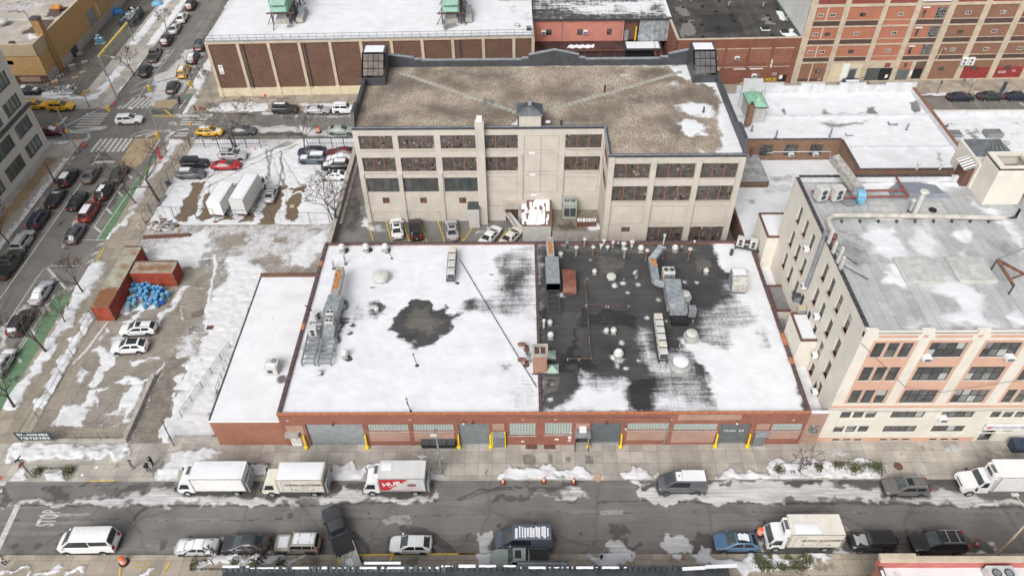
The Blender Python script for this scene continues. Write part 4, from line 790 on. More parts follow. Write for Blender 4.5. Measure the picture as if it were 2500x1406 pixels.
# low court roof between factory and cream building
K=bldg('court_roof_building','low snow-roofed extension in the court between beige factory and cream building','building',(36,88,0))
M_wall_dk=brick('sooty_brick',(.13,.075,.05),(.18,.11,.07),(.16,.12,.1));wb=MB();wb.box(31.9,78.4,0,53,100.5,3.45,M_wall_dk,'bt');wb.build('wall',K)
KP=[('p','snow',.5,.8,[(1860,425),(1945,425),(1945,450),(1870,445)]),('p','snow',.45,.5,[(1808,488),(1850,485),(1850,500),(1820,500)]),('p','snow',.6,.5,[(1860,450),(1935,450),(1935,470),(1865,475)])]
sheet('roof',31.9,78.4,53,100.5,3.5,M_roofH,KP,.25,{'snow':1.1},.05,pz=3.5,parent=K)
b=MB();b.box(33.2,93.2,3.5,38.2,100.5,4.6,M_wall_dk,'t');b.build('raised_bay',K);sheet('raised_roof',33.2,93.2,38.2,100.5,4.62,M_roofH,(),.3,{'snow':.42},.03,parent=K)
b=MB();b.box(31.8,78.3,3.4,32.1,100.5,3.6,M_brown);b.tube([(39.5,100.2,3.6),(39.5,100.2,5.0),(40.5,100.2,5.3),(49.5,100.2,5.3),(49.7,100.2,3.6)],.07,M_wp,6);b.cyl(36.9,100,4.6,6.2,.18,M_rust,8);b.build('pipework',K)
IN=bldg('infill_building','narrow brick infill with snowy low roof between warehouse and cream building','building',(32.6,60,0))
wb=MB();wall(wb,(31.62,49.0,0),(1,0),1.96,5.8,[(.45,1.9,1.75,3.6)],M_brickP,.15);wb.box(31.62,49.2,5.2,33.58,49.35,5.8,M_brickP);wb.box(31.62,49.0,5.8,33.58,49.35,5.9,SNOW);wb.build('wall',IN);wb=MB();wb.box(31.64,77.6,0,33.58,77.8,4.6,M_brickP);wb.build('back_wall',IN);window(IN,(32.07,49.12,1.9),(1,0),1.3,1.7,4,4,M_conc,.05,.07)
sheet('roof',31.64,49.36,33.58,77.6,4.4,M_roofH,[('w','snow',.35,.8,[(31.6,62),(33.6,62),(33.6,70),(31.6,70)])],.25,{'snow':.95},.05,parent=IN)
# ================================================================ cream loft building on the right
JX,JY,JB,JZ,JR=33.6,49.3,74.8,18.2,60.
J=bldg('cream_building','five-storey cream building with salmon window surrounds and grey snow-patched roof, right side','building',(46,62,0))
M_crm=mat('cream_painted_wall',(.685,.65,.575),.8,var=.06,scale=.5,streak=.22);M_sal=mat('salmon_paint',(.60,.37,.275),.8,var=.06,scale=.6,streak=.2)
bays=[(35.1,38.95,3),(40.6,44.25,4),(46.0,49.6,4),(51.45,55.2,3),(57,60.5,4)]
fr=[(14.6,16.9),(10.9,13.22),(7.15,9.48)];lo=[(4.5,5.68),(1.87,3.08)]
ops=[]
for a,c,n in bays:
 for z0,z1 in fr+lo:
  if n==3:
   w=(c-a-.5)/3
   for i in range(3):ops.append((a+i*(w+.25),z0,a+i*(w+.25)+w,z1,n))
  else:ops.append((a,z0,c,z1,n))
base_o=[(a+i*1.25+.1,.12,a+i*1.25+1.0,.62,0)for a in(35.4,40.8,46.4)for i in range(3)]
ops=[q for q in ops if not(q[0]>51.2 and q[0]<53 and q[1]<3)]+[(51.85,0,53.4,2.5,9)]
wb=MB();wall(wb,(JX,JY,0),(1,0),JR-JX,JZ,[(a-JX,c,b-JX,d)for a,c,b,d,n in ops+base_o],M_crm,.25)
lwin=[];LY=[52.7,55.5,58.1,60.4,63.1,65.5,68.0,70.5]
for y in LY:
 for z in(15.0,11.3,7.75):lwin.append((y,z,z+2.35))
 if y<60:lwin.append((y,4.7,6.5))
for y in(53.5,61.5,66.8):lwin.append((y,4.0,5.6))
wall(wb,(JX,JB,0),(0,-1),JB-JY,JZ+.6,[(JB-y-.5,z0,JB-y+.5,z1)for y,z0,z1 in lwin],M_crm,.28)
wall(wb,(JR,JB,0),(-1,0),JR-JX,JZ+.5,[],M_crm)
for a,c in((JX,JX+.35),):wb.box(a+.02,JY+.3,JZ-.4,c,JB-.02,JZ+.58,M_wp)
wb.box(JX+.35,JB-.4,JZ-.2,59.2,JB-.02,JZ+.58,M_wp);wb.box(59.0,49.8,JZ-.2,59.4,JB-.4,JZ+.58,M_wp);wb.box(JX,JY+.02,JZ-.5,JR,JY+.35,JZ+.12,M_crm,'s')
for a in(JX+.0,39.1,44.5,49.9,55.4):wb.box(a+.05,JY+.0,JZ,a+1.3,JY+.4,JZ+.42,M_crm)
wb.build('wall',J)
sp_=MB()
for a,c,n in bays:
 for z0,z1 in((13.22,14.6),(9.48,10.9)):sp_.box(a-.28,JY-.02,z0,c+.28,JY,z1,M_sal,'n')
 for x0,x1 in((a-.28,a),(c,c+.28)):
  for z0,z1 in fr:sp_.box(x0,JY-.02,z0,x1,JY,z1,M_sal,'n')
 sp_.box(a-.28,JY-.02,16.9,c+.28,JY,17.25,M_sal,'n');sp_.box(a,JY-.02,17.6,c,JY,18.0,M_sal,'n');sp_.box(c+.5,JY-.02,17.62,c+.95,JY,18.05,M_sal,'n')
 if n==3:
  w=(c-a-.5)/3
  for i in(1,2):
   for z0,z1 in fr:sp_.box(a+i*(w+.25)-.25,JY-.02,z0,a+i*(w+.25),JY,z1,M_sal,'n')
sp_.box(JX,JY-.12,6.55,JR,JY,6.85,M_sal,'n');sp_.box(JX+.15,JY-.02,0,51.4,JY,.12,M_sal,'n');sp_.box(JX+.15,JY-.02,.66,51.4,JY,.9,M_sal,'n')
xs=[JX+.15]+[v for q in base_o for v in(q[0],q[2])]+[51.4]
for i in range(0,len(xs),2):sp_.box(xs[i],JY-.02,.12,xs[i+1],JY,.66,M_sal,'n')
sp_.build('salmon_trim',J)
PJ=[GL[0],GL[1],GL[1],GL[3],GL[5],mat('window_blind',(.42,.43,.42),.6,var=.1)]
for a,c,b_,d,n in ops:
 if n==9:continue
 if d-c>2:window(J,(a,JY+.18,c),(1,0),b_-a,d-c,4 if n==4 else 1,2,M_steelf,.1,.09,panes=PJ,wts=[4,4,3,2,1,2.2],y=-.05)
 else:window(J,(a,JY+.18,c),(1,0),b_-a,d-c,4 if n==4 else 1,2 if n==3 else 1,M_steelf,.08,.09,panes=PJ,wts=[4,4,3,2,1,1.5],y=-.05)
for a,c,b_,d,n in base_o:window(J,(a,JY+.18,c),(1,0),b_-a,d-c,2,1,M_dark,.05,.06,panes=[GL[0],GL[4]])
b=MB()
for a,c,n in bays[:4]:
 for z0,z1 in lo:b.box(a-.1,JY-.1,z0-.16,c+.1,JY,z0-.02,M_crm,'n')
b.build_each('sill',J)
for y,z0,z1 in lwin:
 o=window(J,(JX+.22,y+.5,z0),(0,-1),1.0,z1-z0,1,2,M_steelf,.08,.07,panes=PJ,wts=[5,4,3,2,.5,.7],y=-.04);b=MB();b.add([(JX-.06,y-.56,z0),(JX+.2,y-.56,z0),(JX+.2,y+.56,z0),(JX-.06,y+.56,z0),(JX-.06,y-.56,z0-.22),(JX-.06,y+.56,z0-.22),(JX+.008,y-.485,z1),(JX+.2,y-.485,z1),(JX+.008,y-.485,z0),(JX+.2,y-.485,z0)],[(0,1,2,3),(0,3,5,4),(9,1,8),(8,9,7,6)],M_sal);b.build('sill',o)
b=MB();b.box(51.85,JY+.5,0,52.9,JY+.6,2.4,M_galv);b.box(52.9,JY+.8,0,53.4,JY+.9,2.5,M_brown);b.build('entrance_door',J)
sg=MB();sg.box(51.6,JY-.3,2.6,55.6,JY-.12,3.55,M_white);sg=sg.build('shop_sign',J)
M_ink=mat('sign_navy',(.04,.055,.12),.6,var=0);M_redp=mat('sign_red',(.55,.03,.03),.5,var=0)
text('WYNN PRINTING INC',.47,M_ink,'sign_lettering',sg,plane_M((53.95,JY-.305,3.08),(1,0,0),(0,0,1)),.92,.004,.95)
b=MB();b.add([(52.05+.34*math.cos(t),JY-.31,3.08+.22*math.sin(t))for t in[k*math.pi/8 for k in range(16)]],[list(range(16))],M_redp);b.box(51.8,JY-.32,3.05,52.3,JY-.312,3.1,M_white);b.build('sign_emblem',sg)
b=MB()
for i in range(31):b.bev(JX-.05,JY+.35+i*.8,JZ+.58,JX+.4,JY+1.12+i*.8,JZ+.7,mat('black_tile',(.05,.047,.05),.5,var=.4,scale=2.5),.06)
for i in range(23):b.bev(JX+.42+i*.8,JB-.42,JZ+.58,JX+1.17+i*.8,JB+.04,JZ+.7,MATS['black_tile'],.06)
for i in range(25):b.bev(58.95,JY+4+i*.82,JZ+.58,59.45,JY+4.78+i*.82,JZ+.7,M_brown,.06)
b.build('coping',J)
M_roofJ=surf('grey_roof_membrane',(.36,.364,.37),(.46,.463,.468),(.25,.24,.225),.35,seams=(1.0,60),amp=.5,amp2=.6,nscale=1.6,speck=.08,soft=.5,altw=.35)
JP=[('p','snow',a,f,cv(CJ,q))for a,f,q in((1.05,.8,((870,60),(1050,60),(1110,180),(1150,240),(1050,240),(1030,200),(900,160))),(1.1,.4,((970,250),(1070,240),(1150,400),(1150,435),(1000,435),(930,400),(1000,340))),(.8,.8,((1200,30),(1350,60),(1400,170),(1300,180),(1220,100))),(1.0,.7,((1290,420),(1430,390),(1560,420),(1690,500),(1730,580),(1720,650),(1850,750),(1430,750),(1420,690),(1560,620),(1500,520),(1340,470))),(1.05,.5,((1550,140),(1600,200),(1680,240),(1760,270),(1640,260),(1580,200))),(.9,.5,((1300,250),(1370,280),(1390,330),(1330,300))),(.8,.5,((1130,700),(1260,740),(1260,770),(1090,760))),(1,.4,((1900,680),(2045,640),(2045,740),(1950,740))),(.6,.4,((960,655),(1005,655),(1005,680),(965,680))))]
JP+=[('p','snow',a,f,cv(C5,q))for a,f,q in((1.05,.6,((780,800),(1090,790),(1090,900),(1040,920),(840,900))),(1.05,.7,((1090,790),(1590,780),(1640,860),(1450,900),(1330,880),(1150,850))),(.75,.6,((480,800),(660,790),(620,810),(500,815))),(1.1,.5,((1550,1190),(1680,1190),(1730,1240),(1640,1280),(1580,1250))),(.95,.6,((830,1190),(1050,1180),(1110,1290),(1150,1400),(900,1400),(860,1280))),(1.0,.5,((1700,960),(1760,1030),(1960,1050),(2040,1180),(2142,1330),(2142,1400),(2080,1310),(1960,1150),(1800,1060))),(.8,.6,((1200,1190),(1350,1180),(1390,1400),(1230,1400))),(.75,.5,((1150,1090),(1230,1080),(1230,1110),(1140,1110))))]
JP+=[('p','alt',.75,1.,cv(CJ,((600,120),(760,120),(850,240),(800,320),(700,320),(640,200)))),('p','alt',.75,1.,cv(CJ,((1820,80),(1900,100),(1950,190),(1880,200),(1830,150)))),('p','alt',.55,.5,cv(CJ,((870,540),(960,530),(960,600),(900,620)))),('p','wet',.45,1.0,cv(C5,((580,1200),(830,1190),(900,1400),(640,1400)))),('p','alt',.6,.5,cv(C5,((1650,920),(1700,930),(1700,980),(1660,980))))]
sheet('roof',JX+.35,JY+.35,59.0,JB-.4,JZ-.3,M_roofJ,JP,.2,{'snow':.12},.06,pz=JZ-.3,parent=J)
b=MB();sheet('roof',59.4,49.5,75,76,14,M_roofJ,(),.8,{'snow':.2},0,parent=J);b.box(59.4,49.5,0,75,76,13.98,M_crm,'bw');b.build('rear_wing',J)
for nm,(xa,ya,xb,yb,zt)in{'fan':(31.75,64.6,JX,69.2,5.6),'ac':(31.75,56.6,JX,61.0,9.0),'back':(32.1,74.0,36.0,79,9.6)}.items():
 b=MB();b.box(xa,ya,0,xb,yb,zt,M_crm,'bt');b.box(xa,ya,zt,xa+.2,yb,zt+.25,M_brown);b.box(xa+.2,ya,zt,xb,ya+.2,zt+.25,M_brown);b.box(xa+.2,yb-.2,zt,xb,yb,zt+.25,M_brown);b.box(xa+.2,ya+.2,zt-.1,xb,yb-.2,zt+.04,SNOW if nm!='fan' else M_roofH);b.build('side_bay',J)
 # ================================================================ tan brick factory far left
L_B=bldg('tan_brick_warehouse','tan yellow brick warehouse with weathered flat roof and tall brick chimney, top left','warehouse',(-100,150,0))
M_tanb=brick('tan_brick',(.40,.235,.09),(.49,.31,.14),(.42,.29,.15),.45,.17,stain=.18,big=.2);M_lr=mat('grey_render',(.36,.33,.31),.9,var=.15,streak=.3);lx=-92.3
lo_=[(155.0-133.8,1.9,158.4-133.8,5.1),(159.6-133.8,2.2,160.8-133.8,5.0)]
wb=MB();wall(wb,(lx,133.8,1.9),(0,1),66,6.2,[(a,c-1.9,b_,d-1.9)for a,c,b_,d in lo_],M_tanb,.2);wall(wb,(-140,133.8,1.8),(1,0),47.7,6.3,[(40.8,2.2,42.3,3.1)],M_tanb,.2);wb.box(lx-.3,134.1,7.7,lx-.02,199,8.09,M_tan);wb.build('wall',L_B)
wb=MB();wall(wb,(lx,133.8,0),(0,1),66,1.9,[(10.5,0,13.2,1.9)],M_lr,.2);wall(wb,(-140,133.8,0),(1,0),47.7,1.8,[],mat('maroon_base',(.09,.05,.045),.8,var=.3));wb.box(-98,133.78,.5,-94,133.8,1.5,mat('pinkish_patch',(.36,.22,.16),.8),'n');wb.build('base_wall',L_B)
b=MB();b.box(-140,133.66,5.9,lx+.06,133.8,8.15,mat('tan_fascia',(.42,.33,.22),.8,var=.08),'n');b.box(lx,133.66,5.9,lx+.06,138,8.15,MATS['tan_fascia'],'w');b.build('fascia',L_B)
b=MB();b.box(lx-.15,154.9,1.9,lx-.1,158.5,5.2,M_grey);b.box(lx-.15,159.5,2,lx-.1,160.9,5.1,M_tan);b.box(lx-.15,144.2,0,lx-.1,147.1,1.9,M_dark);b.build_each('door_panel',L_B)
b=MB();b.box(lx-1.2,137.9,0,lx+.35,139.3,11.0,brick('chimney_brick',(.30,.17,.06),(.37,.22,.09),(.3,.2,.1),.45,.17,stain=.4));b.box(lx-1.25,137.85,11,lx+.4,139.35,11.4,M_tile);b.build('chimney',L_B)
M_roofL=surf('weathered_roof',(.36,.32,.28),(.50,.46,.41),(.11,.075,.065),.3,amp=.5,streak=(3,.3,1))
LP=[('p','alt',.85,.4,cv(LL,((300,530),(520,330),(700,280),(830,290),(720,430),(450,520)))),('p','alt',.8,.4,cv(LL,((640,230),(760,120),(1000,110),(850,280)))),('p','snow',.8,.3,cv(LL,((430,510),(560,510),(540,560),(440,600)))),('l','snow',.9,.2,cv(LL,((0,290),(820,290))),.3),('p','alt',.52,.8,cv(LL,((60,380),(250,400),(150,470)))),('p','snow',.75,.5,cv(LL,((1050,60),(1160,0),(1130,40)))),('p','alt',.48,1.5,cv(LL,((0,0),(700,0),(600,200),(0,250)))),('p','snow',.48,1.5,cv(LL,((0,40),(900,0),(500,200),(0,200))))]
sheet('roof',-140,133.8,lx-.3,199,7.95,M_roofL,LP,.4,None,.03,pz=7.95,parent=L_B)
b=MB();b.box(-140,133.7,8.1,lx+.08,133.95,8.3,M_tan);b.box(lx-.3,133.95,8.1,lx+.08,199,8.25,M_tan);b.build('coping',L_B)
for q,kind,lb in(((142,28),'o','orange rusty fan housing on a square base on the tan warehouse roof'),((8,62),'w','white round exhaust fan on the weathered roof at the left edge'),((30,108),'b','tiny dark box near the front edge of the weathered roof'),((69,45),'p','thin bent pipe standing on the weathered roof')):
 x,y=G(*q,7.95);b=MB()
 if kind=='o':b.box(-.6,-.6,0,.6,.6,.7,M_brown);b.bev(-1,-.7,.7,1,.7,1.2,mat('orange_rust',(.5,.22,.06),.8,var=.3),.2)
 elif kind=='w':b.cyl(0,0,0,.6,.8,M_galv);b.lathe(0,0,[(1.25,.6),(1.25,.9),(.9,1.2),(.3,1.3)],M_offw,16)
 elif kind=='b':b.bev(-.5,-.3,0,.5,.3,.5,M_brown);b.box(-.3,-.2,.5,.3,.2,.55,M_dark)
 else:b.tube([(0,0,0),(0,0,.8),(-.4,0,1.6)],.06,M_dark,5)
 tag(b.build('roof_vent',None,(x,y,7.95)),lb,'roof vent')
 # ================================================================ pale office block at the left edge
MX=-82.6
M_B=bldg('office_block','pale grey modern office block with dark-framed window groups, cut by the left edge','office building',(-95,95,0))
M_pal=mat('pale_precast',(.56,.54,.50),.75,var=.05,scale=.5,streak=.12);rows=[(1.05,3.45),(4.85,7.2),(8.85,11.2),(12.8,15.2),(16.8,19.2)];mc=[(105.7,110.3),(98.9,104.2),(92.1,97.4),(85.3,90.6),(78.5,83.8)]
Y1=111.8;wb=MB();wall(wb,(MX,Y1-60,0),(0,1),60,24,[(a-(Y1-60),c,b_-(Y1-60),d)for a,b_ in mc for c,d in rows],M_pal,.3);wall(wb,(MX,Y1,0),(-1,0),30,24,[],M_pal);wb.box(MX-30,Y1-60,23.5,MX-.1,Y1-.1,23.9,M_pal);wb.build('wall',M_B)
b=MB();b.box(MX,52,8.05,MX+.45,Y1+.1,8.5,M_dark);b.box(MX,52,0,MX+.5,Y1+.3,.6,mat('base_course',(.48,.47,.45),.8,var=.08),'bw');b.build('band_course',M_B)
for a,b_ in mc:
 for c,d in rows:window(M_B,(MX-.22,a,c),(0,1),b_-a,d-c,4,1,mat('olive_frame',(.09,.09,.075),.5,var=0),.12,.12,panes=[glass('pale_glass',(.20,.235,.23),.1),glass('pale_glass2',(.13,.16,.16),.1),GL[3],GL[1]],wts=[3,3,1,1],y=-.1)
 # ================================================================ roofs along the bottom edge
Z_N=5.6
NB=bldg('dark_parapet_building','dark grey-green parapet with snow strips, building along the bottom edge','building',(-5,26,0))
M_slate=mat('grey_green_metal',(.085,.10,.10),.5,.1,var=.3,scale=1.2);M_slate2=mat('dark_slate_panel',(.05,.055,.062),.45,.1,var=.3,scale=.8)
xa,xb=G(545,1375,Z_N)[0],G(1780,1375,Z_N)[0]
yt=lambda px,py:G(px,py,Z_N)
b=MB();y0=G(1000,1379,Z_N)[1]
b.box(xa,10,0,xb,y0,Z_N-.5,M_slate2,'b');b.build('wall',NB)
b=MB();n=90
for i in range(n):
 x=xa+(xb-xa)*i/n;b.box(x,y0-.42,Z_N-.5,x+(xb-xa)/n*.82,y0,Z_N-.12 if i%2 else Z_N-.06,M_slate if i<40 else M_slate2)
b.build('parapet',NB)
b=MB()
for p0,p1,dy in((612,1075,0),(1078,1260,.35),(1270,1530,0),(545,610,.3)):
 X0,X1=G(p0,1375,Z_N)[0],G(p1,1375,Z_N)[0];x=X0
 while x<X1-.2:
  w=rnd.choice((.12,.2,.3,.5,1.6));w=min(w,X1-x);e=rnd.uniform(0,.12);b.bev(x,y0-.34+dy*.4+e,Z_N-.12,x+w,y0-.08+dy*.5-e,Z_N+.02,SNOW,.04);x+=w+rnd.uniform(.1,.7)
b.build_each('snow_strip',NB)
b=MB();X0,X1=G(885,1370,Z_N)[0],G(990,1370,Z_N)[0]
for(p0,p1,q)in((887,982,.55),(1262,1388,.55)):
 X0,X1=G(p0,1370,Z_N)[0],G(p1,1370,Z_N)[0];b.box(X0,y0-.2,Z_N-.5,X1,y0+.45,Z_N-.02,M_slate2);b.bev(X0+.1,y0+.1,Z_N-.02,X1-.1,y0+.35,Z_N+.08,SNOW if p0<1000 else M_slate2,.05)
b.build_each('raised_section',NB)
b=MB();X0=G(1640,1370,Z_N)[0]
for p0,p1,py in((1666,1722,1388),(1722,1800,1383)):
 (xa_,ya_),(xb_,yb_)=G(p0,py,Z_N),G(p1,py-3,Z_N);b.bar((xa_,ya_,Z_N),(xb_,yb_,Z_N),.28,SNOW,.16)
b.build('snowed_rail',NB)
P_B=bldg('red_parapet_building','corner of a building with pink-red inner parapet, cream coping and snow roof, bottom right','building',(46,25,0));zp=7.0
(x0,yy),(x1,_)=G(2145,1352,zp),G(2500,1356,zp);yy2=G(2300,1360,zp)[1]
b=MB();b.box(x0,10,0,62,yy2-.3,zp-1.3,M_brickB,'bt');b.box(x0-.05,yy2-.38,zp-1.4,62,yy2,zp-.1,mat('pink_red_brick',(.42,.13,.11),.8,var=.15,streak=.3));b.box(x0-.05,10,zp-1.4,x0+.3,yy2-.38,zp-.9,M_brickB);b.build('wall',P_B)
b=MB();b.box(x0-.1,yy2-.45,zp-.1,62,yy2+.1,zp+.08,M_tan);b.box(x0-.1,yy2-.3,zp+.08,x0+3.2,yy2+.25,zp+.3,M_tan);b.build('coping',P_B)
b=MB();b.box(x0-.06,10,zp-.9,x0+.36,yy2-.5,zp-.8,M_tile);b.bev(x0,12,zp-.8,x0+.25,yy2-.8,zp-.72,SNOW,.05);b.build('side_coping',P_B)
sheet('roof',x0+.3,12,62,yy2-.38,zp-1.3,M_roofW,[('d','snow',.55,.5,(2190,1400),.8)],.4,{'snow':1.1},.05,parent=P_B)
# ================================================================ ground, roads, pavements
M_gr=mat('far_ground',(.13,.125,.12),.9,var=.25,scale=.1)
b=MB();b.box(-700,-300,-.4,700,900,-.2,M_gr);S(b.build('ground'))
M_road=surf('asphalt',(.155,.146,.138),(.21,.199,.188),(.30,.29,.27),.25,streak=(.07,1.3,1),cracks=.1,ckf=.28,amp=.75,amp2=.7,nscale=2.2,speck=.14,snowc=(.68,.68,.685))
M_ave=surf('avenue_asphalt',(.165,.153,.14),(.22,.205,.188),(.30,.29,.27),.25,streak=(1.3,.07,1),cracks=.1,ckf=.28,amp=.7,amp2=.6,nscale=2.2,speck=.14,snowc=(.68,.68,.685))
M_walk=surf('pavement',(.33,.31,.28),(.45,.425,.385),(.15,.14,.125),.5,joints=(1.55,1.55),jc=.6,amp=.7,amp2=.6,nscale=3,speck=.1)
def strip(cf,lst,a='snow',v=1,f=.3,t='p'):return[(t,a,v,f,cv(cf,q))for q in lst]
RP=strip(B4,[((0,700),(300,660),(1400,640),(1440,690),(1050,745),(600,795),(200,795),(60,815),(0,850))],'wet',.62,.3)
RP+=strip(B4,[((60,690),(330,680),(420,760),(130,780)),((540,690),(1000,680),(900,740),(600,770)),((1180,670),(1300,660),(1270,720),(1150,720))],'wet',.1,.3)
RP+=strip(B4,[((40,820),(220,790),(600,800),(830,750),(1040,755),(1200,705),(1430,700),(1500,745),(2130,770),(2130,832),(1620,832),(1300,822),(1100,835),(800,828),(330,838),(60,832))],'snow',.78,.35)
RP+=strip(B5,[((-100,750),(120,740),(280,775),(650,775),(800,725),(960,690),(1080,690),(1100,745),(1400,745),(1690,745),(1690,795),(1500,805),(1250,800),(1000,825),(850,815),(650,795),(400,828),(0,832))],'snow',.8,.3)
RP+=strip(B5,[((820,640),(1090,630),(1080,700),(960,690),(830,730)),((990,640),(1070,640),(1060,720),(980,720))],'wet',.75,.25)+strip(B5,[((950,640),(990,640),(970,720),(920,730))],'snow',.8,.2)
RP+=strip(B6,[((580,755),(830,740),(850,690),(1000,690),(1030,745),(1010,795),(850,805),(700,785))],'snow',.62,.4)+strip(B6,[((500,640),(830,620),(1000,640),(1000,690),(820,700),(580,740),(560,690)),((190,810),(400,745),(700,740),(560,780),(300,830)),((650,780),(1030,780),(900,830)),((1390,640),(1480,620),(1600,650),(1600,720),(1500,740),(1420,690)),((1190,1020),(1320,995),(1440,1100),(1260,1090)),((1160,1180),(1240,1090),(1330,1100),(1480,1190)),((1660,1190),(1850,1080),(2112,1070),(2112,1180),(1900,1200)),((1080,1110),(1130,1110),(1110,1170),(1070,1150))],'wet',.7,.3)
RP+=strip(B6,[((1330,620),(1480,640),(1600,650),(1610,740),(1700,735),(2000,745),(2020,640),(2200,600),(2200,800),(2000,800),(1700,812),(1480,802),(1450,760),(1480,690),(1400,670))],'snow',.95,.25)+strip(B6,[((1480,650),(1600,650),(1610,720),(1500,710))],'wet',.9,.15)+strip(B6,[((1490,660),(1600,660),(1600,715),(1510,705))],'snow',.1,.2)
RP+=strip(B6,[((1170,1210),(1230,1120),(1310,1130),(1410,1200),(1400,1260),(1300,1240)),((1640,1180),(1680,1080),(1740,1065),(1850,1120),(1840,1200),(1700,1240)),((1830,1210),(1980,1210),(2120,1270),(2120,1330),(1950,1280)),((170,1160),(200,1060),(270,1045),(270,1150),(300,1210),(190,1240)),((170,1100),(230,1050),(260,1060),(220,1150),(180,1170))],'snow',.92,.3)
RP+=strip(B7,[((60,690),(160,600),(600,585),(1000,590),(1090,640),(1420,660),(1740,650),(1850,660),(2000,690),(2200,740),(2500,750),(2500,800),(1900,775),(1600,760),(1200,765),(900,745),(600,765),(300,770),(40,770))],'snow',.85,.3)+strip(B7,[((650,600),(900,585),(1000,600),(980,635),(700,640)),((1090,600),(1380,600),(1400,640),(1120,645)),((160,610),(250,605),(260,640),(180,640))],'snow',.1,.2)+strip(B7,[((640,590),(1000,590),(1000,640),(660,640)),((1080,590),(1400,590),(1400,650),(1100,640)),((1740,590),(2110,590),(2120,690),(1900,660),(1750,640)),((0,980),(130,1000),(150,1110),(0,1130)),((1490,1000),(1620,1010),(1620,1120),(1530,1100)),((2040,1030),(2200,1080),(2300,1180),(2060,1160))],'wet',.75,.3)
RP+=strip(B7,[((470,1000),(520,960),(520,1140),(470,1150)),((1060,1130),(1180,1110),(1370,1160),(1060,1180)),((2060,1130),(2200,1140),(2280,1190),(2060,1180)),((1090,970),(1180,980),(1170,1000),(1100,995)),((0,1090),(130,1150),(160,1190),(0,1190)),((2230,1110),(2290,1090),(2310,1130),(2250,1140))],'snow',.85,.25)
RP+=strip(B4,[((1390,1180),(1430,1150),(1460,1230),(1400,1235)),((1740,1120),(1800,1120),(1810,1210),(1750,1230)),((1950,1220),(2112,1190),(2112,1240),(1950,1240))],'snow',.85,.2)+strip(B5,[((290,1140),(370,1110),(380,1220),(290,1230)),((1640,1150),(1680,1160),(1680,1195),(1640,1190))],'snow',.8,.2)
RP+=[('l','wet',.85,.1,cv(B5,((1400,1010),(1560,1050),(1690,1120),(1790,1200))),.9),('l','wet',.8,.1,cv(B5,((1000,1060),(1100,1160),(1130,1220))),.5),('l','wet',.75,.12,cv(B5,((820,1100),(860,1180))),.5),('l','wet',.7,.1,cv(B6,((25,1160),(60,1110),(75,1060),(55,1050))),.2),('p','wet',.8,.2,cv(B4,((1270,1140),(1330,1130),(1320,1220),(1280,1210)))),('l','wet',.8,.1,cv(B4,((1060,980),(1110,900),(1180,850),(1080,810))),.35),('l','wet',.7,.1,cv(B6,((0,770),(180,710),(420,685),(850,690))),.3),('l','wet',.65,.1,cv(B6,((0,790),(250,720),(500,700))),.25),('l','wet',.6,.1,cv(B6,((1100,810),(1450,800),(2112,820))),.35),('l','wet',.62,.12,cv(B7,((0,775),(600,775),(1200,775),(2500,810))),.4),('l','wet',.62,.12,cv(B4,((0,840),(800,840),(2112,840))),.4),('l','wet',.6,.12,cv(B5,((0,840),(850,830),(1700,800))),.4),('l','wet',.45,.2,[(0,1272),(800,1268),(1100,1255),(1700,1250),(2500,1250)],.5),('l','wet',.42,.2,[(0,1305),(700,1300)],.4)]
for q in((1150,1300),(1180,1330),(1220,1280),(1560,1330),(1000,1280),(680,1265),(690,1262),(635,1262),(1310,1280),(1420,1300),(900,1252)):RP.append(('d','wet',.9,.1,q,rnd.uniform(.1,.28)))
RP[:0]=strip(B6,[((560,620),(830,620),(830,690),(560,690)),((1130,870),(1330,865),(1330,910),(1130,915))],'alt',.62,.1,'s')+strip(B4,[((300,900),(760,890),(760,925),(300,935))],'alt',.55,.1,'s')+strip(B5,[((1250,900),(1500,895),(1500,1000),(1250,1010))],'alt',.55,.3)
for px,py,L in((212,1318,3.3),(480,1333,2.6),(600,1325,2.7),(727,1327,2.7),(1003,1328,2.6),(1279,1312,3.3),(1797,1322,2.6),(1960,1318,4.3),(2128,1322,2.6),(2288,1324,3),(1666,1180,2.9),(2210,1188,2.7),(533,1186,4.2),(731,1186,3.8),(977,1186,3.8)):  # contact shadow under each kerb vehicle painted as wet ground, with real melt
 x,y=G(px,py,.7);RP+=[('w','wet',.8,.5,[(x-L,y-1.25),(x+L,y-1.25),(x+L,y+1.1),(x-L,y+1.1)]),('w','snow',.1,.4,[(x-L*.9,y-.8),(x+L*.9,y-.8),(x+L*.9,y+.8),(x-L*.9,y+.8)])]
road=sheet('street',-76.9,35.8,64,44.42,0,M_road,RP,.16,{'dirt':.75},.07);S(road)
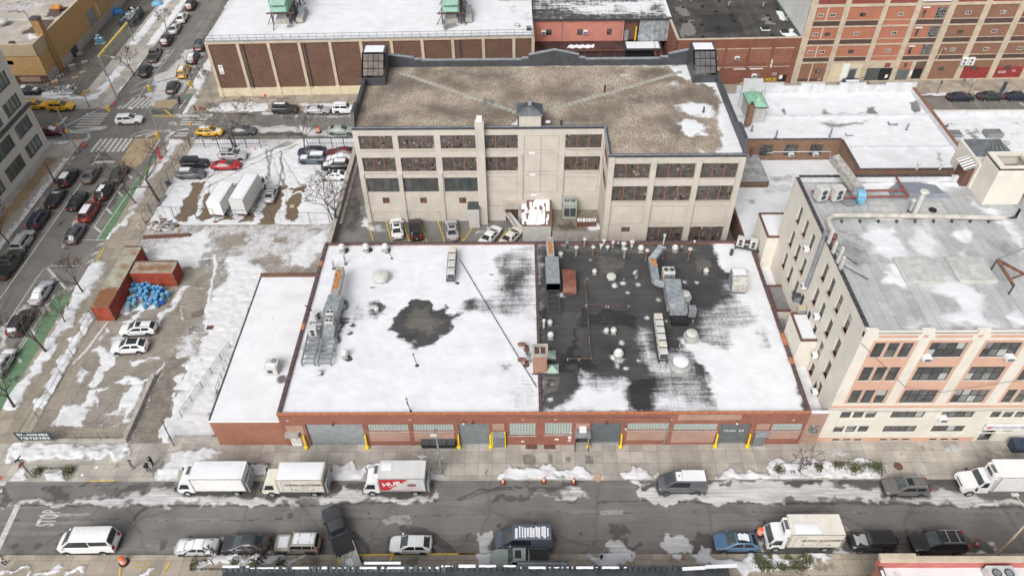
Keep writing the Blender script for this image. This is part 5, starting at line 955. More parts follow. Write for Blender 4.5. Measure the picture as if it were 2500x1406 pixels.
# avenue and cross street
AP=strip(L3,[((0,1040),(90,930),(300,680),(500,420),(640,200),(650,140),(700,150),(600,270),(480,470),(400,520),(320,620),(240,720),(160,850),(110,960),(30,1010))],'snow',.75,.5)+strip(L3,[((1080,270),(1100,280),(1180,330),(1000,240)),((640,760),(700,690),(760,760),(690,800)),((540,960),(600,930),(640,990),(560,980))],'snow',.6,.3)
AP+=strip(L6,[((0,700),(80,640),(90,700),(40,830),(30,870),(0,880)),((120,560),(250,480),(260,520),(170,590),(110,660)),((400,240),(470,290),(420,300)),((0,760),(50,760),(40,1000),(0,1000))],'snow',.7,.4)+strip(L6,[((60,620),(250,480),(300,540),(200,760),(60,780)),((100,880),(330,690),(280,820),(120,940)),((500,330),(640,200),(560,340),(430,500)),((0,1000),(80,960),(60,1100),(0,1150))],'wet',.6,.4)
AP+=strip(L3,[((470,800),(560,720),(640,650),(600,730),(540,800)),((530,980),(640,950),(700,1000),(600,1010)),((930,600),(1190,310),(1100,480),(960,690)),((760,760),(860,760),(840,790)),((880,480),(1010,380),(1000,500),(930,560))],'wet',.65,.3)
AP+=strip(L1,[((1200,1210),(1400,1190),(1400,1406),(1060,1406))],'alt',0,.2)
ave=sheet('avenue',-77.2,44.42,-62.2,112.3,0,M_ave,AP,.3,{'dirt':.6},.06);S(ave)
XP=strip(I4,[((640,850),(800,860),(1150,835),(1150,855),(900,880),(720,880)),((890,880),(970,890),(950,960),(880,1000),(920,940)),((1540,480),(1620,470),(1740,510),(1620,640),(1600,640),(1640,560)),((1770,960),(1820,890),(2040,840),(2040,870),(1860,900),(1820,990),(1770,1000)),((1900,740),(1930,690),(2285,690),(2285,740),(1960,720)),((2050,950),(2285,950),(2285,1000),(2060,990))],'snow',.85,.3)
XP+=strip(I4,[((1650,290),(1760,240),(1880,150),(2000,0),(2200,0),(2130,180),(2060,300),(1950,480),(1780,540),(1640,560)),((1470,300),(1580,150),(1760,0),(1840,0),(1640,250),(1500,310)),((1180,0),(1200,0),(1200,10),(1180,10))],'snow',.75,.5)
XP+=strip(I4,[((1280,1100),(1420,1010),(1440,1040),(1180,1250),(1160,1230))],'snow',.7,.3)+strip(I4,[((1850,900),(2020,870),(2030,920),(1860,940)),((1760,560),(1990,420),(2060,330),(2040,400),(1900,540),(1820,600)),((1620,650),(1860,650),(1880,720),(1600,710))],'wet',.6,.3)+strip(I4,[((1660,590),(1720,540),(1890,540),(1910,570),(1850,635),(1650,635))],'alt',.8,.15)
XP+=strip(T2,[((600,880),(1330,880),(1330,920),(600,930)),((560,930),(650,940),(660,980),(1000,990),(1330,990),(1330,1005),(900,1000),(560,985)),((420,1090),(800,1085),(1030,1100),(1040,1130),(1160,1100),(1330,1130),(1330,1170),(1000,1170),(800,1130),(500,1140),(450,1170))],'snow',.85,.35)+strip(T2,[((500,1160),(700,1130),(1000,1140),(1000,1170),(500,1170)),((300,950),(560,985),(800,1005),(400,990))],'wet',.7,.2)
XP+=[('p','snow',.8,.3,cv(T4,((1965,670),(2000,680),(2120,695),(2080,700),(1980,690)))),('p','snow',.8,.3,cv(T4,((1880,750),(1930,745),(1940,758),(1890,760)))),('l','wet',.7,.2,cv(T4,((1860,775),(2200,745),(2500,740))),.6)]
cs=sheet('cross_street',-130,112.3,105,185,0,M_ave,XP,.42,{'dirt':.7},.06,clip=[(-130,112.3),(105,112.3),(105,134),(-60,130.5),(-60.5,185),(-84,185),(-84,131),(-130,131)]);S(cs)
# pavements
NP=strip(B4,[((1240,590),(1360,500),(1390,400),(1500,395),(1600,400),(1650,365),(1810,370),(1600,500),(1480,560),(1440,640),(1250,640))],'snow',.8,.35)+strip(B4,[((1360,390),(1620,390),(1700,370),(1640,420),(1400,470))],'wet',.5,.3)+strip(B4,[((50,460),(180,260),(230,330),(500,340),(1000,335),(1050,440),(820,470),(400,460),(200,470))],'snow',1.0,.3)+strip(B4,[((560,360),(1000,330),(1010,400),(760,380))],'snow',.45,.4)+strip(B4,[((100,570),(210,560),(220,635),(110,640)),((350,570),(540,570),(530,640),(350,640))],'snow',1.0,.15)
NP+=strip(B4,[((910,480),(945,470),(940,530),(915,520)),((1280,350),(1310,360),(1290,410)),((1180,600),(1300,480),(1330,490),(1230,620))],'wet',.85,.15)
NP+=strip(B5,[((150,520),(320,520),(320,620),(150,630)),((835,530),(870,505),(960,500),(1060,520),(1150,520),(1100,600),(960,615),(830,610)),((1595,555),(1690,560),(1735,600),(1650,625),(1600,610)),((1520,400),(1600,410),(1620,440),(1540,430)),((1690,410),(1740,420),(1700,445))],'snow',1.1,.2)
NP+=strip(B6,[((320,615),(390,545),(560,540),(700,525),(860,530),(1000,525),(1075,575),(1065,640),(560,640),(420,645)),((1330,615),(1380,540),(1420,508),(1500,545),(1530,590),(1600,590),(1600,640),(1340,640))],'snow',1.15,.2)+strip(B6,[((780,575),(870,575),(870,610),(780,605))],'snow',.5,.15)
NP+=strip(B7,[((90,590),(180,545),(300,540),(420,520),(560,550),(560,490),(600,455),(1000,440),(1050,470),(1100,560),(1090,600)),((1040,480),(1200,455),(1380,480),(1420,570),(1380,610),(1050,600)),((1700,590),(1740,590),(1740,600),(1700,600))],'snow',1.05,.2)+strip(B7,[((1000,350),(1080,345),(1200,400),(1020,410)),((1880,350),(2060,345),(2080,400),(1900,410))],'snow',.47,.3)+strip(B7,[((1500,360),(1840,360),(1860,410),(1500,400))],'wet',.5,.5)+strip(B7,[((2080,330),(2500,330),(2500,560),(2200,480))],'wet',.4,.6)
NP+=strip(B6,[((500,420),(620,415),(640,520),(520,520)),((720,415),(760,415),(770,500),(720,500)),((850,440),(910,440),(910,500),(850,500)),((1010,430),(1100,430),(1090,510),(1020,510))],'wet',.6,.2,'s')+strip(B6,[((240,560),(260,540),(250,630),(225,640))],'wet',.8,.1)+strip(B5,[((1640,430),(1860,425),(1860,510),(1680,520))],'wet',.38,.3)
S(sheet('pavement',-62.2,44.4,64,49.3,.14,M_walk,NP,.14,{'dirt':.25},.22,.2))
SP=strip(B4,[((0,1380),(180,1345),(190,1375),(0,1400)),((195,1350),(245,1345),(245,1390),(200,1390)),((255,1365),(310,1355),(310,1400),(265,1400)),((320,1380),(500,1320),(520,1350),(400,1390),(330,1400)),((520,1370),(640,1365),(690,1340),(705,1360),(680,1400),(530,1400)),((1160,1340),(1220,1340),(1220,1380),(1160,1380)),((1560,1270),(1850,1250),(1850,1330),(1560,1330)),((1900,1250),(2120,1240),(2120,1330),(1900,1320))],'snow',1.0,.15)
SP+=strip(B5,[((0,1250),(470,1240),(710,1240),(600,1260),(470,1270),(440,1330),(0,1330)),((1520,1280),(1600,1290),(1620,1305),(1560,1300)),((2010,1230),(2200,1200),(2200,1340),(2020,1330))],'snow',.95,.2)+strip(B6,[((160,1240),(300,1220),(400,1220),(300,1260),(300,1340),(180,1340)),((1080,1260),(1130,1235),(1170,1240),(1180,1190),(1400,1190),(1390,1270),(1240,1330),(1110,1330)),((1700,1220),(1780,1230),(1800,1270),(1730,1250)),((1830,1200),(2000,1210),(2200,1280),(2200,1330),(1960,1290))],'snow',.95,.2)
SP+=strip(B7,[((0,1180),(70,1190),(200,1240),(0,1240)),((230,1190),(440,1170),(450,1300),(220,1290)),((460,1180),(870,1180),(860,1280),(460,1290)),((860,1180),(1050,1170),(1080,1200),(900,1230))],'snow',.95,.25)+strip(B5,[((500,1280),(700,1270),(760,1240),(700,1340),(480,1340)),((1390,1290),(1500,1250),(1720,1260),(1700,1290),(1500,1320)),((1050,1230),(1160,1230),(1160,1330),(1100,1330))],'wet',.55,.3)+strip(B7,[((860,1230),(1080,1210),(1080,1290),(880,1290))],'wet',.5,.3)
S(sheet('pavement',-76.9,26,64,35.82,.14,surf('south_pavement',(.30,.265,.22),(.42,.37,.305),(.15,.14,.125),.4,joints=(1.9,1.6),jc=.6,amp=.7,amp2=.6,nscale=3,speck=.1),SP,.18,{'dirt':.25},.2,.2))
EP=strip(L6,[((0,1340),(90,1240),(250,1080),(400,830),(560,560),(700,330),(740,190),(900,140),(920,150),(800,350),(640,640),(500,800),(440,950),(300,1130),(200,1280),(130,1406),(0,1406))],'snow',1.05,.3)
EP+=strip(L3,[((960,920),(1010,820),(1140,720),(1180,640),(1230,470),(1330,350),(1500,150),(1540,0),(1660,0),(1600,80),(1500,200),(1380,340),(1260,560),(1150,760),(1050,870)),((620,1400),(700,1260),(850,1110),(980,1110),(930,1200),(830,1400))],'snow',.95,.3)+strip(L3,[((860,1110),(960,980),(1060,810),(1180,800),(1150,940),(1060,1110),(980,1110))],'snow',0,.2)
EP+=strip(L3,[((1180,620),(1240,480),(1300,540),(1200,660),(1120,760)),((1340,250),(1440,200),(1400,350),(1340,330))],'snow',.55,.3)+strip(L6,[((900,150),(950,160),(860,330),(700,560),(640,640),(760,400))],'snow',.4,.3)
EP+=strip(L6,[((280,1406),(420,1150),(560,900),(760,560),(800,560),(820,620),(700,800),(560,1100),(420,1300),(380,1406))],'snow',1.05,.15)
S(sheet('pavement',-62.25,49.3,-57.1,113,.13,surf('avenue_pavement',(.28,.25,.205),(.38,.34,.28),(.15,.14,.125),.5,joints=(1.5,2.2),jc=.6,amp=.6,amp2=.5,nscale=3,fza=.9),EP,.2,{'dirt':.2},.16,.2))
WP=[('w','snow',.65,.4,[(-78.1,40),(-77.1,40),(-77.1,108),(-78.3,108)]),('w','alt',.9,.3,[(-81.4,40),(-79.6,40),(-79.2,107.5),(-81.2,107.5)]),('w','alt',.75,.4,[(-78.2,78),(-77.2,78),(-77.2,108),(-78.3,108)]),('w','snow',.62,.35,[(-78.0,40),(-77.1,40),(-77.1,103),(-77.9,103)]),('p','snow',.9,.2,cv(I4,((520,1000),(700,995),(790,1005),(690,1010),(530,1010))))]
S(sheet('pavement',-82.7,40,-77.1,112.6,.13,surf('west_pavement',(.34,.31,.27),(.44,.40,.35),(.30,.215,.13),.5,joints=(2.4,2.4),jc=.65,amp=1.2,amp2=.6,nscale=2),WP,.25,{'dirt':.1},.12,.2))
M_pv2=surf('corner_pavement',(.38,.36,.33),(.47,.45,.41),(.2,.17,.12),.5,joints=(1.8,1.8),jc=.7,amp=.6,amp2=.5)
S(sheet('pavement',-130,108.6,-77.1,113.4,.135,M_pv2,[('p','snow',.9,.2,cv(I4,((520,1000),(700,990),(790,1005),(690,1010),(530,1010))))],.5,None,.1,.2))
D0=-60.
DPV=[('p','snow',1.0,.4,cv(I4,((1830,690),(2000,500),(2130,290),(2200,150),(2285,100),(2285,180),(2180,420),(2090,560),(1960,700),(1900,720)))),('p','snow',1.0,.3,cv(T2,((80,950),(180,900),(280,880),(620,890),(640,920),(600,950),(100,960)))),('p','wet',.6,.3,cv(T2,((400,835),(700,830),(900,850),(700,870),(500,850)))),('p','snow',.9,.3,cv(T2,((870,895),(1200,890),(1200,920),(880,920)))),('p','snow',.9,.3,cv(T4,((1780,640),(1960,630),(2000,640),(1900,660),(1780,655)))),('p','snow',.9,.3,cv(T4,((2160,630),(2500,620),(2500,630),(2180,640))))]
s=sheet('pavement',-62.3,121.6,110,136,.14,surf('north_pavement',(.30,.265,.215),(.40,.36,.30),(.15,.14,.125),.5,joints=(1.7,1.7),jc=.65,amp=.6,amp2=.5),DPV,.35,{'dirt':.2},.14,0,clip=[(-62.3,121.7),(110,127.3),(110,137),(-62.3,129.5)]);S(s)
S(sheet('pavement',-64.2,129.4,-57.3,180,.145,surf('d_side_pavement',(.30,.27,.22),(.38,.34,.29),(.2,.17,.13),.5,joints=(1.7,1.7),jc=.65,amp=.6,amp2=.5),[('p','snow',1.0,.4,cv(L1,((1560,930),(1700,800),(1830,560),(1800,520),(1760,640),(1640,860)))),('w','snow',.9,.4,[(-64.2,131),(-62.2,131),(-62.2,180),(-64.2,180)])],.35,{'dirt':.2},.14,.2))
WN=[('p','snow',.95,.35,cv(I4,((1050,540),(1100,480),(1240,330),(1420,130),(1340,120),(1200,270),(1040,470),(980,510),(460,490),(420,510),(560,530)))),('p','snow',.95,.35,cv(I4,((1250,490),(1290,430),(1440,230),(1540,130),(1600,100),(1500,270),(1440,350),(1360,500),(1290,520)))),('w','snow',.9,.4,[(-79.3,150),(-77.4,150),(-77.6,185),(-79.4,185)]),('w','snow',.9,.5,[(-83.2,150),(-81.2,150),(-81.6,185),(-83.4,185)])]
S(sheet('pavement',-130,123.9,-77.0,128.9,.14,M_pv2,WN,.3,None,.12,.2));S(sheet('pavement',-84,128.9,-77.2,185,.14,M_pv2,WN,.3,None,.12,.2))
S(sheet('yard',-92.3,128.9,-84,185,.06,surf('yard_asphalt',(.115,.105,.09),(.17,.155,.135),(.2,.17,.13),.4,amp=.6),[('p','snow',.8,.3,cv(I4,((430,480),(580,430),(760,440),(820,490),(460,500)))),('p','snow',.6,.4,cv(I4,((590,480),(640,420),(750,430),(740,490))))],.35,None,.08))
S(sheet('yard',-130,128.9,-92.3,133.8,.06,MATS['yard_asphalt'],[('p','snow',.7,.3,cv(LL,((280,1260),(560,1280),(620,1360),(300,1380))))],.5,None,.05))
# parking lot behind a fence
LPN=[('p','alt',.95,.25,cv(LT,q))for q in(((360,600),(400,580),(500,580),(490,640),(440,740),(330,980),(190,970),(300,760),(350,650)),((480,700),(540,690),(590,800),(540,950),(415,950),(480,800)),((570,960),(760,890),(730,960),(600,970)),((790,960),(960,870),(1000,720),(1060,640),(1060,700),(960,920),(920,980)),((1200,620),(1260,620),(1230,740),(1170,1020),(1015,1020),(1080,780)),((1330,625),(1465,620),(1450,680),(1320,690)),((1310,705),(1445,700),(1390,960),(1240,960)))]
LPN=[x for p in LPN for x in(p,('p','snow',0.,.3,p[4]))]
LPN+=[('p','snow',.55,.8,cv(LT,((960,130),(1420,130),(1380,220),(1200,260),(1000,260)))),('p','alt',.52,.8,cv(LT,((960,130),(1420,130),(1380,200),(1000,220)))),('p','snow',.6,.5,cv(LT,((330,130),(960,130),(960,170),(500,180)))),('p','snow',.6,.3,cv(LT,((1000,640),(1070,640),(1050,900),(990,920)))),('p','snow',.66,.4,cv(LT,((390,980),(560,1000),(600,1020),(400,1020))))]
for pts,w in((((1330,200),(1180,250),(900,380),(600,470),(510,545)),.3),(((1370,220),(1050,360),(700,530),(500,640),(470,680)),.3),(((1300,190),(1000,320),(830,400),(640,480),(540,520)),.22),(((1090,260),(1110,420),(1105,600)),.35),(((1140,260),(1120,430),(1140,600)),.25),(((1230,280),(1240,430),(1220,600)),.35),(((1220,340),(1270,520),(1260,600)),.3),(((1260,340),(1340,480),(1420,610)),.25),(((1150,330),(1200,500),(1260,600),(1320,660)),.22),(((840,410),(980,400)),.2),(((510,545),(600,500),(700,480)),.2),(((1250,560),(1290,700),(1270,800)),.2),(((1420,200),(1200,330),(1000,400)),.18),(((540,600),(520,720),(430,880)),.2)):LPN.append(('l','snow',.22,.2,cv(LT,pts),w))
M_lot=surf('lot_snow',(.20,.185,.165),(.27,.25,.225),(.165,.12,.082),.4,amp=.5,amp2=.3,nscale=3)
S(sheet('parking_lot',-57.1,89.2,-27.2,113,.1,M_lot,LPN,.15,{'snow':1.1,'dirt':.15},.08,.3))
M_lot2=surf('patchy_lot',(.24,.212,.178),(.34,.305,.26),(.31,.27,.22),.35,cracks=.3,ckf=.45,amp=.8,amp2=.5,nscale=3.4,speck=.25,soft=.2,fza=1.25)
LQ=[('w','snow',.42,1.5,[(-57,79),(-27,79),(-27,90),(-57,90)]),('w','snow',.5,1.2,[(-57,82),(-50,82),(-50,90),(-57,90)]),('p','snow',1.1,.5,cv(L6,((1560,1406),(1480,1300),(1560,1050),(1700,960),(1760,780),(1750,640),(1800,420),(1860,220),(1960,100),(2250,60),(2250,300),(1830,1406)))),('p','snow',0.68,1.2,cv(L6,((1490,960),(1600,740),(1720,690),(1680,960),(1540,1060),(1480,1250),(1460,1406),(1560,1406),(1500,1200)))),('p','snow',.35,.8,cv(L6,((1840,180),(1960,150),(2000,260),(1900,380),(1790,460)))),
('p','snow',.58,.9,cv(LT,((560,1050),(900,1030),(1780,1000),(1740,1110),(1560,1300),(1500,1406),(900,1406),(860,1260),(560,1200)))),('p','snow',.2,.5,cv(LT,((600,1120),(900,1090),(900,1190),(700,1230),(620,1180)))),('p','snow',.15,.5,cv(LT,((1180,1130),(1300,1120),(1300,1190),(1190,1180)))),('p','snow',.25,.5,cv(LT,((960,1330),(1200,1290),(1240,1406),(960,1406)))),('p','snow',.2,.3,cv(LT,((1450,1260),(1510,1260),(1510,1290),(1460,1290)))),('p','snow',.2,.3,cv(LT,((1520,1050),(1610,1040),(1600,1075)))),('p','snow',1.0,.5,cv(LT,((1560,1100),(1700,1060),(1640,1200),(1500,1406),(1330,1406),(1400,1250)))),
('p','snow',0.73,.6,cv(LT,((0,1180),(300,1120),(500,1060),(480,1200),(380,1380),(200,1406),(0,1330)))),('p','alt',.9,.5,cv(LT,((0,1180),(300,1130),(420,1180),(330,1290),(0,1330)))),('p','snow',0.85,.4,cv(LT,((380,1100),(520,1030),(500,1180),(440,1300),(390,1406),(340,1390),(420,1230)))),
('p','snow',1.03,.3,cv(L6,((1180,30),(1260,130),(1300,120),(1480,120),(1580,180),(1700,100),(1830,20),(1700,0),(1400,60))))]
LQ+=[('p','snow',v+.1,.3,cv(L6,q))for v,q in((.9,((800,900),(930,860),(960,930),(1020,940),(1000,1010),(900,1100),(830,1200),(770,1180),(830,1060),(890,960),(800,910))),(.85,((1100,1000),(1210,950),(1290,950),(1150,1020))),(.9,((980,1150),(1100,1120),(1180,1150),(1260,1140),(1200,1250),(1130,1340),(1100,1406),(1010,1406),(1050,1290),(1120,1190),(990,1170))),(.85,((540,1380),(700,1380),(800,1240),(930,1180),(850,1260),(760,1406),(540,1406))),(.9,((1020,640),(1170,600),(1240,530),(1220,600),(1100,660))),(.95,((1040,560),(1100,420),(1280,400),(1330,440),(1340,530),(1200,560),(1090,570))),(.85,((1380,580),(1500,510),(1450,590),(1370,680))),(.8,((1460,480),(1500,400),(1600,340),(1530,480),(1490,500))),(.85,((650,1170),(720,1060),(740,1080),(680,1150))),(.7,((850,810),(930,700),(940,720),(880,800))),(.6,((960,800),(1020,760),(1020,820),(970,850))),(.8,((1270,1000),(1340,960),(1300,980))))]
LQ+=[('l','snow',0.88,.12,cv(L6,q),w)for q,w in((((1590,380),(1500,520),(1590,520)),.15),(((1550,540),(1565,640)),.12),(((1690,360),(1760,365)),.1),(((1840,80),(1850,180),(1800,420),(1770,560)),.3),(((1280,955),(1370,960)),.12),(((1410,1020),(1330,1130),(1250,1150)),.3),(((830,1310),(830,1406)),.1),(((1600,100),(1700,120),(1830,110)),.2),(((1350,640),(1370,690)),.3),(((920,660),(740,900),(640,1010)),.25),(((1400,1100),(1280,1280),(1270,1406)),.2))]
LQ+=[('s','alt',.9,.15,cv(L6,((640,760),(780,660),(830,650),(940,650),(760,900),(600,1200),(520,1406),(390,1406),(500,1180)))),('s','wet',.4,.3,cv(L6,((790,760),(830,680),(890,690),(870,740)))),('s','alt',.72,.1,cv(L6,((930,680),(1040,665),(1010,755),(910,755))))]
for q in((1780,140),(1750,560),(1910,160),(2150,200),(1680,590),(1660,720)):LQ.append(('d','wet',.7,.2,L6(*q),.8))
LQ+=[('p','snow',.2,.3,cv(B4,((1290,0),(1400,0),(1340,190),(1290,230)))),('p','snow',1.08,.4,cv(B4,((1300,250),(1380,60),(1400,0),(1740,0),(1680,130),(1750,290),(1420,290),(1330,330)))),('p','snow',0.98,.3,cv(B4,((430,180),(500,40),(640,60),(690,90),(700,160),(820,200),(430,200)))),('p','snow',0.83,.3,cv(B4,((820,130),(960,40),(1080,0),(1040,180),(900,200)))),('p','snow',.1,.3,cv(B4,((680,110),(760,90),(840,150),(760,190),(690,170)))),('p','snow',.1,.4,cv(B4,((860,130),(1000,60),(1020,120),(960,180),(880,185)))),('s','snow',.1,.2,cv(B4,((410,205),(1100,205),(1060,330),(240,320)))),('s','alt',.6,.2,cv(B4,((410,205),(1100,205),(1060,330),(240,320))))]
S(sheet('vacant_lot',-57.1,49.3,-27.9,89.2,.08,M_lot2,LQ,.16,{'dirt':.2,'snow':.2},.1,.2))
M_cob=surf('cobbles',(.20,.18,.15),(.30,.27,.23),(.15,.12,.09),.8,joints=(.34,.2,.5),jc=.45,amp=1.0,amp2=.5,nscale=3,fza=1.1)
S(sheet('cobbled_drive',-45.2,49.3,-40.2,62.5,.13,M_cob,[('w','snow',.75,1.1,[(-41.2,49),(-39,49),(-39,63),(-42.5,63)]),('w','snow',.45,.5,[(-46,49),(-44.8,49),(-44.8,62),(-46,62)])],.2,None,.06))
b=MB();b.box(-45.75,49.4,.05,-45.25,59.2,.75,M_conc);b.box(-57.2,49.35,.05,-45.75,49.75,.5,M_conc);tag(b.build('retaining_wall'),'low concrete retaining wall around the front lot beside the cobbled drive','wall')
b=MB();b.box(-40.3,49.3,.05,-34.5,49.6,1.0,M_conc);tag(b.build('low_wall'),'stained low concrete wall between cobbled drive and brick annex','wall')
# factory yard
YP=[('p','snow',.9,.4,cv(CC,((180,780),(205,900),(250,1000),(200,1010),(165,940)))),('p','snow',.5,.4,cv(CC,((220,940),(300,940),(360,1000),(270,1020)))),('p','snow',.5,.3,cv(CC,((130,800),(160,760),(150,880),(120,860)))),('p','snow',.5,.3,cv(CC,((1130,990),(1230,980),(1200,1020),(1140,1040)))),('p','wet',.6,.4,cv(CC,((60,800),(120,640),(150,800),(130,1000),(10,1020))))]
S(sheet('factory_yard',-27.9,77.9,32,113,.05,surf('yard_paving',(.15,.145,.135),(.22,.21,.195),(.1,.1,.095),.4,amp=.7),YP,.3,None,.06))
M_yline=mat('yellow_line_paint',(.62,.44,.05),.8,var=.25,scale=4)
b=MB()
for x0,y0,x1,y1 in((200,905,250,1090),(355,905,410,1095),(503,905,560,1095),(650,908,710,1095),(803,912,865,1095),(945,920,1025,1095),(1100,975,1020,1095),(1395,985,1330,1095)):
 p,q=G(*CC(x0,y0)),G(*CC(x1,y1));b.bar((*p,.1),(*q,.1),.14,M_yline,.01)
S(b.build('bay_lines'))
b=MB();b.box(-28.1,78,0,-27.6,112,1.5,brick('lot_wall_brick',(.2,.13,.09),(.27,.18,.12),(.25,.2,.15)));b.box(-28.2,78,1.5,-27.5,112,1.62,M_conc);tag(b.build('boundary_wall'),'long brown boundary wall between snowy parking lot and factory yard','wall')
# ---------------------------------------------------------------- painted markings (thin sheets above the asphalt)
M_lp=surf('road_white',(.56,.55,.51),(.66,.65,.61),(.16,.15,.14),1.5,speck=.3,amp=0,amp2=0);M_lp2=mat('worn_white_paint',(.56,.55,.51),.8,var=.22,scale=2.5,fine=.5)
M_grn=mat('green_lane_paint',(.135,.235,.135),.85,var=.22,scale=.8,fine=.5);M_tanp=mat('tan_lane_paint',(.40,.30,.19),.85,var=.15,scale=.8,fine=.4);M_redt=mat('red_tactile',(.46,.085,.075),.8,var=.15,scale=3)
def poly_mark(mb,pts,m,z=.012):P=[G(*q)for q in pts];mb.face([(x,y,z)for x,y in P],m)
def line_mark(mb,pts,w,m,z=.016):
 P=[G(*q)for q in pts]
 for i in range(len(P)-1):
  (xa,ya),(xb,yb)=P[i],P[i+1];L=math.hypot(xb-xa,yb-ya);nx,ny=-(yb-ya)/L*w/2,(xb-xa)/L*w/2
  mb.face([(xa-nx,ya-ny,z),(xb-nx,yb-ny,z),(xb+nx,yb+ny,z),(xa+nx,ya+ny,z)],m)
g=MB()
g.face([(-64.6,44.6,.012),(-62.3,44.6,.012),(-62.3,74,.012),(-64.7,74,.012)],M_grn)
P1=cv(L3,((880,905),(960,915),(1140,600),(1410,160),(1385,150),(1290,290),(1060,560)));g.face([(*G(*q),.012)for q in P1],M_grn)
poly_mark(g,cv(L1,((1590,850),(1630,850),(1800,560),(1775,500),(1640,740))),M_grn)
S(g.build('cycle_lane'))
w=MB()
line_mark(w,[(8,718),(203,441),(245,370)],.16,M_lp2);line_mark(w,[(0,730),(9,716)],.16,M_lp2)
line_mark(w,[L6(690,172),L6(440,172),L6(380,200),L6(320,270),L6(0,760)],.12,M_lp2)
w.face([(-64.85,44.6,.016),(-64.68,44.6,.016),(-64.72,74,.016),(-64.88,74,.016)],M_lp2)
line_mark(w,[L3(875,908),L3(1110,560),L3(1290,290)],.14,M_lp2);line_mark(w,[L3(725,910),L3(970,912)],.14,M_lp2);line_mark(w,[L3(790,795),L3(850,793),L3(1165,310)],.14,M_lp2)
for a in((850,790,910,840),(960,625,1010,675),(1060,470,1108,520),(1155,320,1195,355)):line_mark(w,[L3(*a[:2]),L3(*a[2:])],.35,M_lp2,.02)
line_mark(w,[L6(500,330),L6(80,1000),L6(0,1120)],.12,M_lp2)
for a in((410,195,565,370),(390,500,440,570),(260,710,310,775),(125,925,180,1000)):line_mark(w,[L6(*a[:2]),L6(*a[2:])],.35,M_lp2,.02)
S(w.build('lane_lines'))
w=MB()
for k in range(3):
 x0,y0=((770,1120),(820,1045),(870,965))[k]
 line_mark(w,[L3(x0,y0+5),L3(x0+55,y0-15),L3(x0+75,y0-35)],.22,M_lp2,.02);line_mark(w,[L3(x0+20,y0-15),L3(x0+70,y0-30),L3(x0+90,y0-45)],.18,M_lp2,.021)
for x0,y0 in((1500,1000),(1475,1065),(1430,1130)):
 line_mark(w,[L1(x0-30,y0),L1(x0+10,y0-15),L1(x0+45,y0)],.28,M_lp2,.02);line_mark(w,[L1(x0-15,y0+10),L1(x0+15,y0),L1(x0+40,y0+12)],.2,M_lp2,.021)
S(w.build('chevrons'))
w=MB()
def zebra(cf,lst,wd=.55):
 for a in lst:line_mark(w,[cf(*a[:2]),cf(*a[2:])],wd,M_lp2,.022)
zebra(I4,((1445,530,1310,640),(1500,525,1365,640),(1545,525,1420,638),(1600,525,1470,636),(1650,525,1520,636),(1700,525,1570,634),(1300,610,1265,642)))
zebra(I4,((925,697,1160,697),(890,722,1140,722),(870,750,1115,750),(850,778,1095,778),(830,806,1080,806),(810,835,1060,838),(700,895,910,896)),.45)
zebra(I4,((1090,965,975,1105),(1145,962,1030,1105),(1200,962,1090,1105),(1255,960,1150,1105),(1310,960,1205,1104),(1365,960,1260,1104),(1415,960,1310,1100)))
zebra(I4,((1970,728,2240,728),(1955,755,2220,755),(1940,783,2205,783),(1930,810,2190,810),(1900,905,2020,905),(1870,930,2010,930)),.42)
zebra(I4,((1715,970,1630,1105),(2000,545,1920,640)),.3)
line_mark(w,[I4(718,728),I4(612,835)],.5,M_lp2,.022);line_mark(w,[I4(1000,1215),I4(1235,1212)],.7,M_lp2,.022)
line_mark(w,[I4(1080,1100),I4(990,1240)],.15,M_lp2,.022);line_mark(w,[I4(1395,950),I4(1460,905),I4(1560,880),I4(1740,872)],.15,M_lp2,.022)
line_mark(w,[I4(1440,395),I4(1640,310)],.2,M_lp2,.022);line_mark(w,[I4(1390,475),I4(1560,405)],.2,M_lp2,.022);line_mark(w,[I4(1390,535),I4(1510,485),I4(1490,525)],.2,M_lp2,.022);line_mark(w,[I4(1500,500),I4(1580,380),I4(1870,0)],.15,M_lp2,.022)
for k in range(8):line_mark(w,[I4(1450+k*32,950-k*9),I4(1490+k*32,925-k*7)],.35,M_lp2,.022)
for k in range(6):line_mark(w,[I4(1560+k*28,955-k*11),I4(1590+k*28,925-k*9)],.3,M_lp2,.022)
line_mark(w,[I4(1640,720),I4(1850,722),I4(1765,655)],.25,M_yline,.022)
line_mark(w,[(2490,252),(2510,262)],.5,M_lp2,.022)
S(w.build('crosswalk_lines'))
w=MB();poly_mark(w,cv(I4,((1445,965),(1690,950),(1520,1230),(1380,1300),(1260,1330),(1300,1180))),M_tanp,.012);poly_mark(w,cv(I4,((1660,590),(1715,545),(1880,545),(1905,570),(1845,632),(1650,632))),M_tanp,.012);S(w.build('tan_islands'))
w=MB()
for a in(((1185,600),(1215,570),(1250,568),(1215,608)),((1010,632),(1105,625),(1085,645),(1005,645)),((795,965),(865,960),(870,972),(800,978)),((870,1055),(885,1010),(935,1008),(910,1055)),((2120,630),(2205,625),(2200,642),(2125,645)),((1940,975),(1975,955),(1975,968),(1950,985))):P=[G(*I4(*q),.15)for q in a];w.face([(x,y,.165)for x,y in P],M_redt)
P=[G(*B4(*q),.15)for q in((-40,600),(18,598),(10,630),(-40,640))];w.face([(x,y,.165)for x,y in P],M_redt);S(w.build('tactile_paving'))
w=MB();line_mark(w,[(-8,1345),(44,1232)],.62,M_lp2,.02);line_mark(w,[(-10,1182),(14,1180)],.5,M_lp2,.02);line_mark(w,[(-10,1203),(6,1196)],.5,M_lp2,.02);S(w.build('stop_line'))
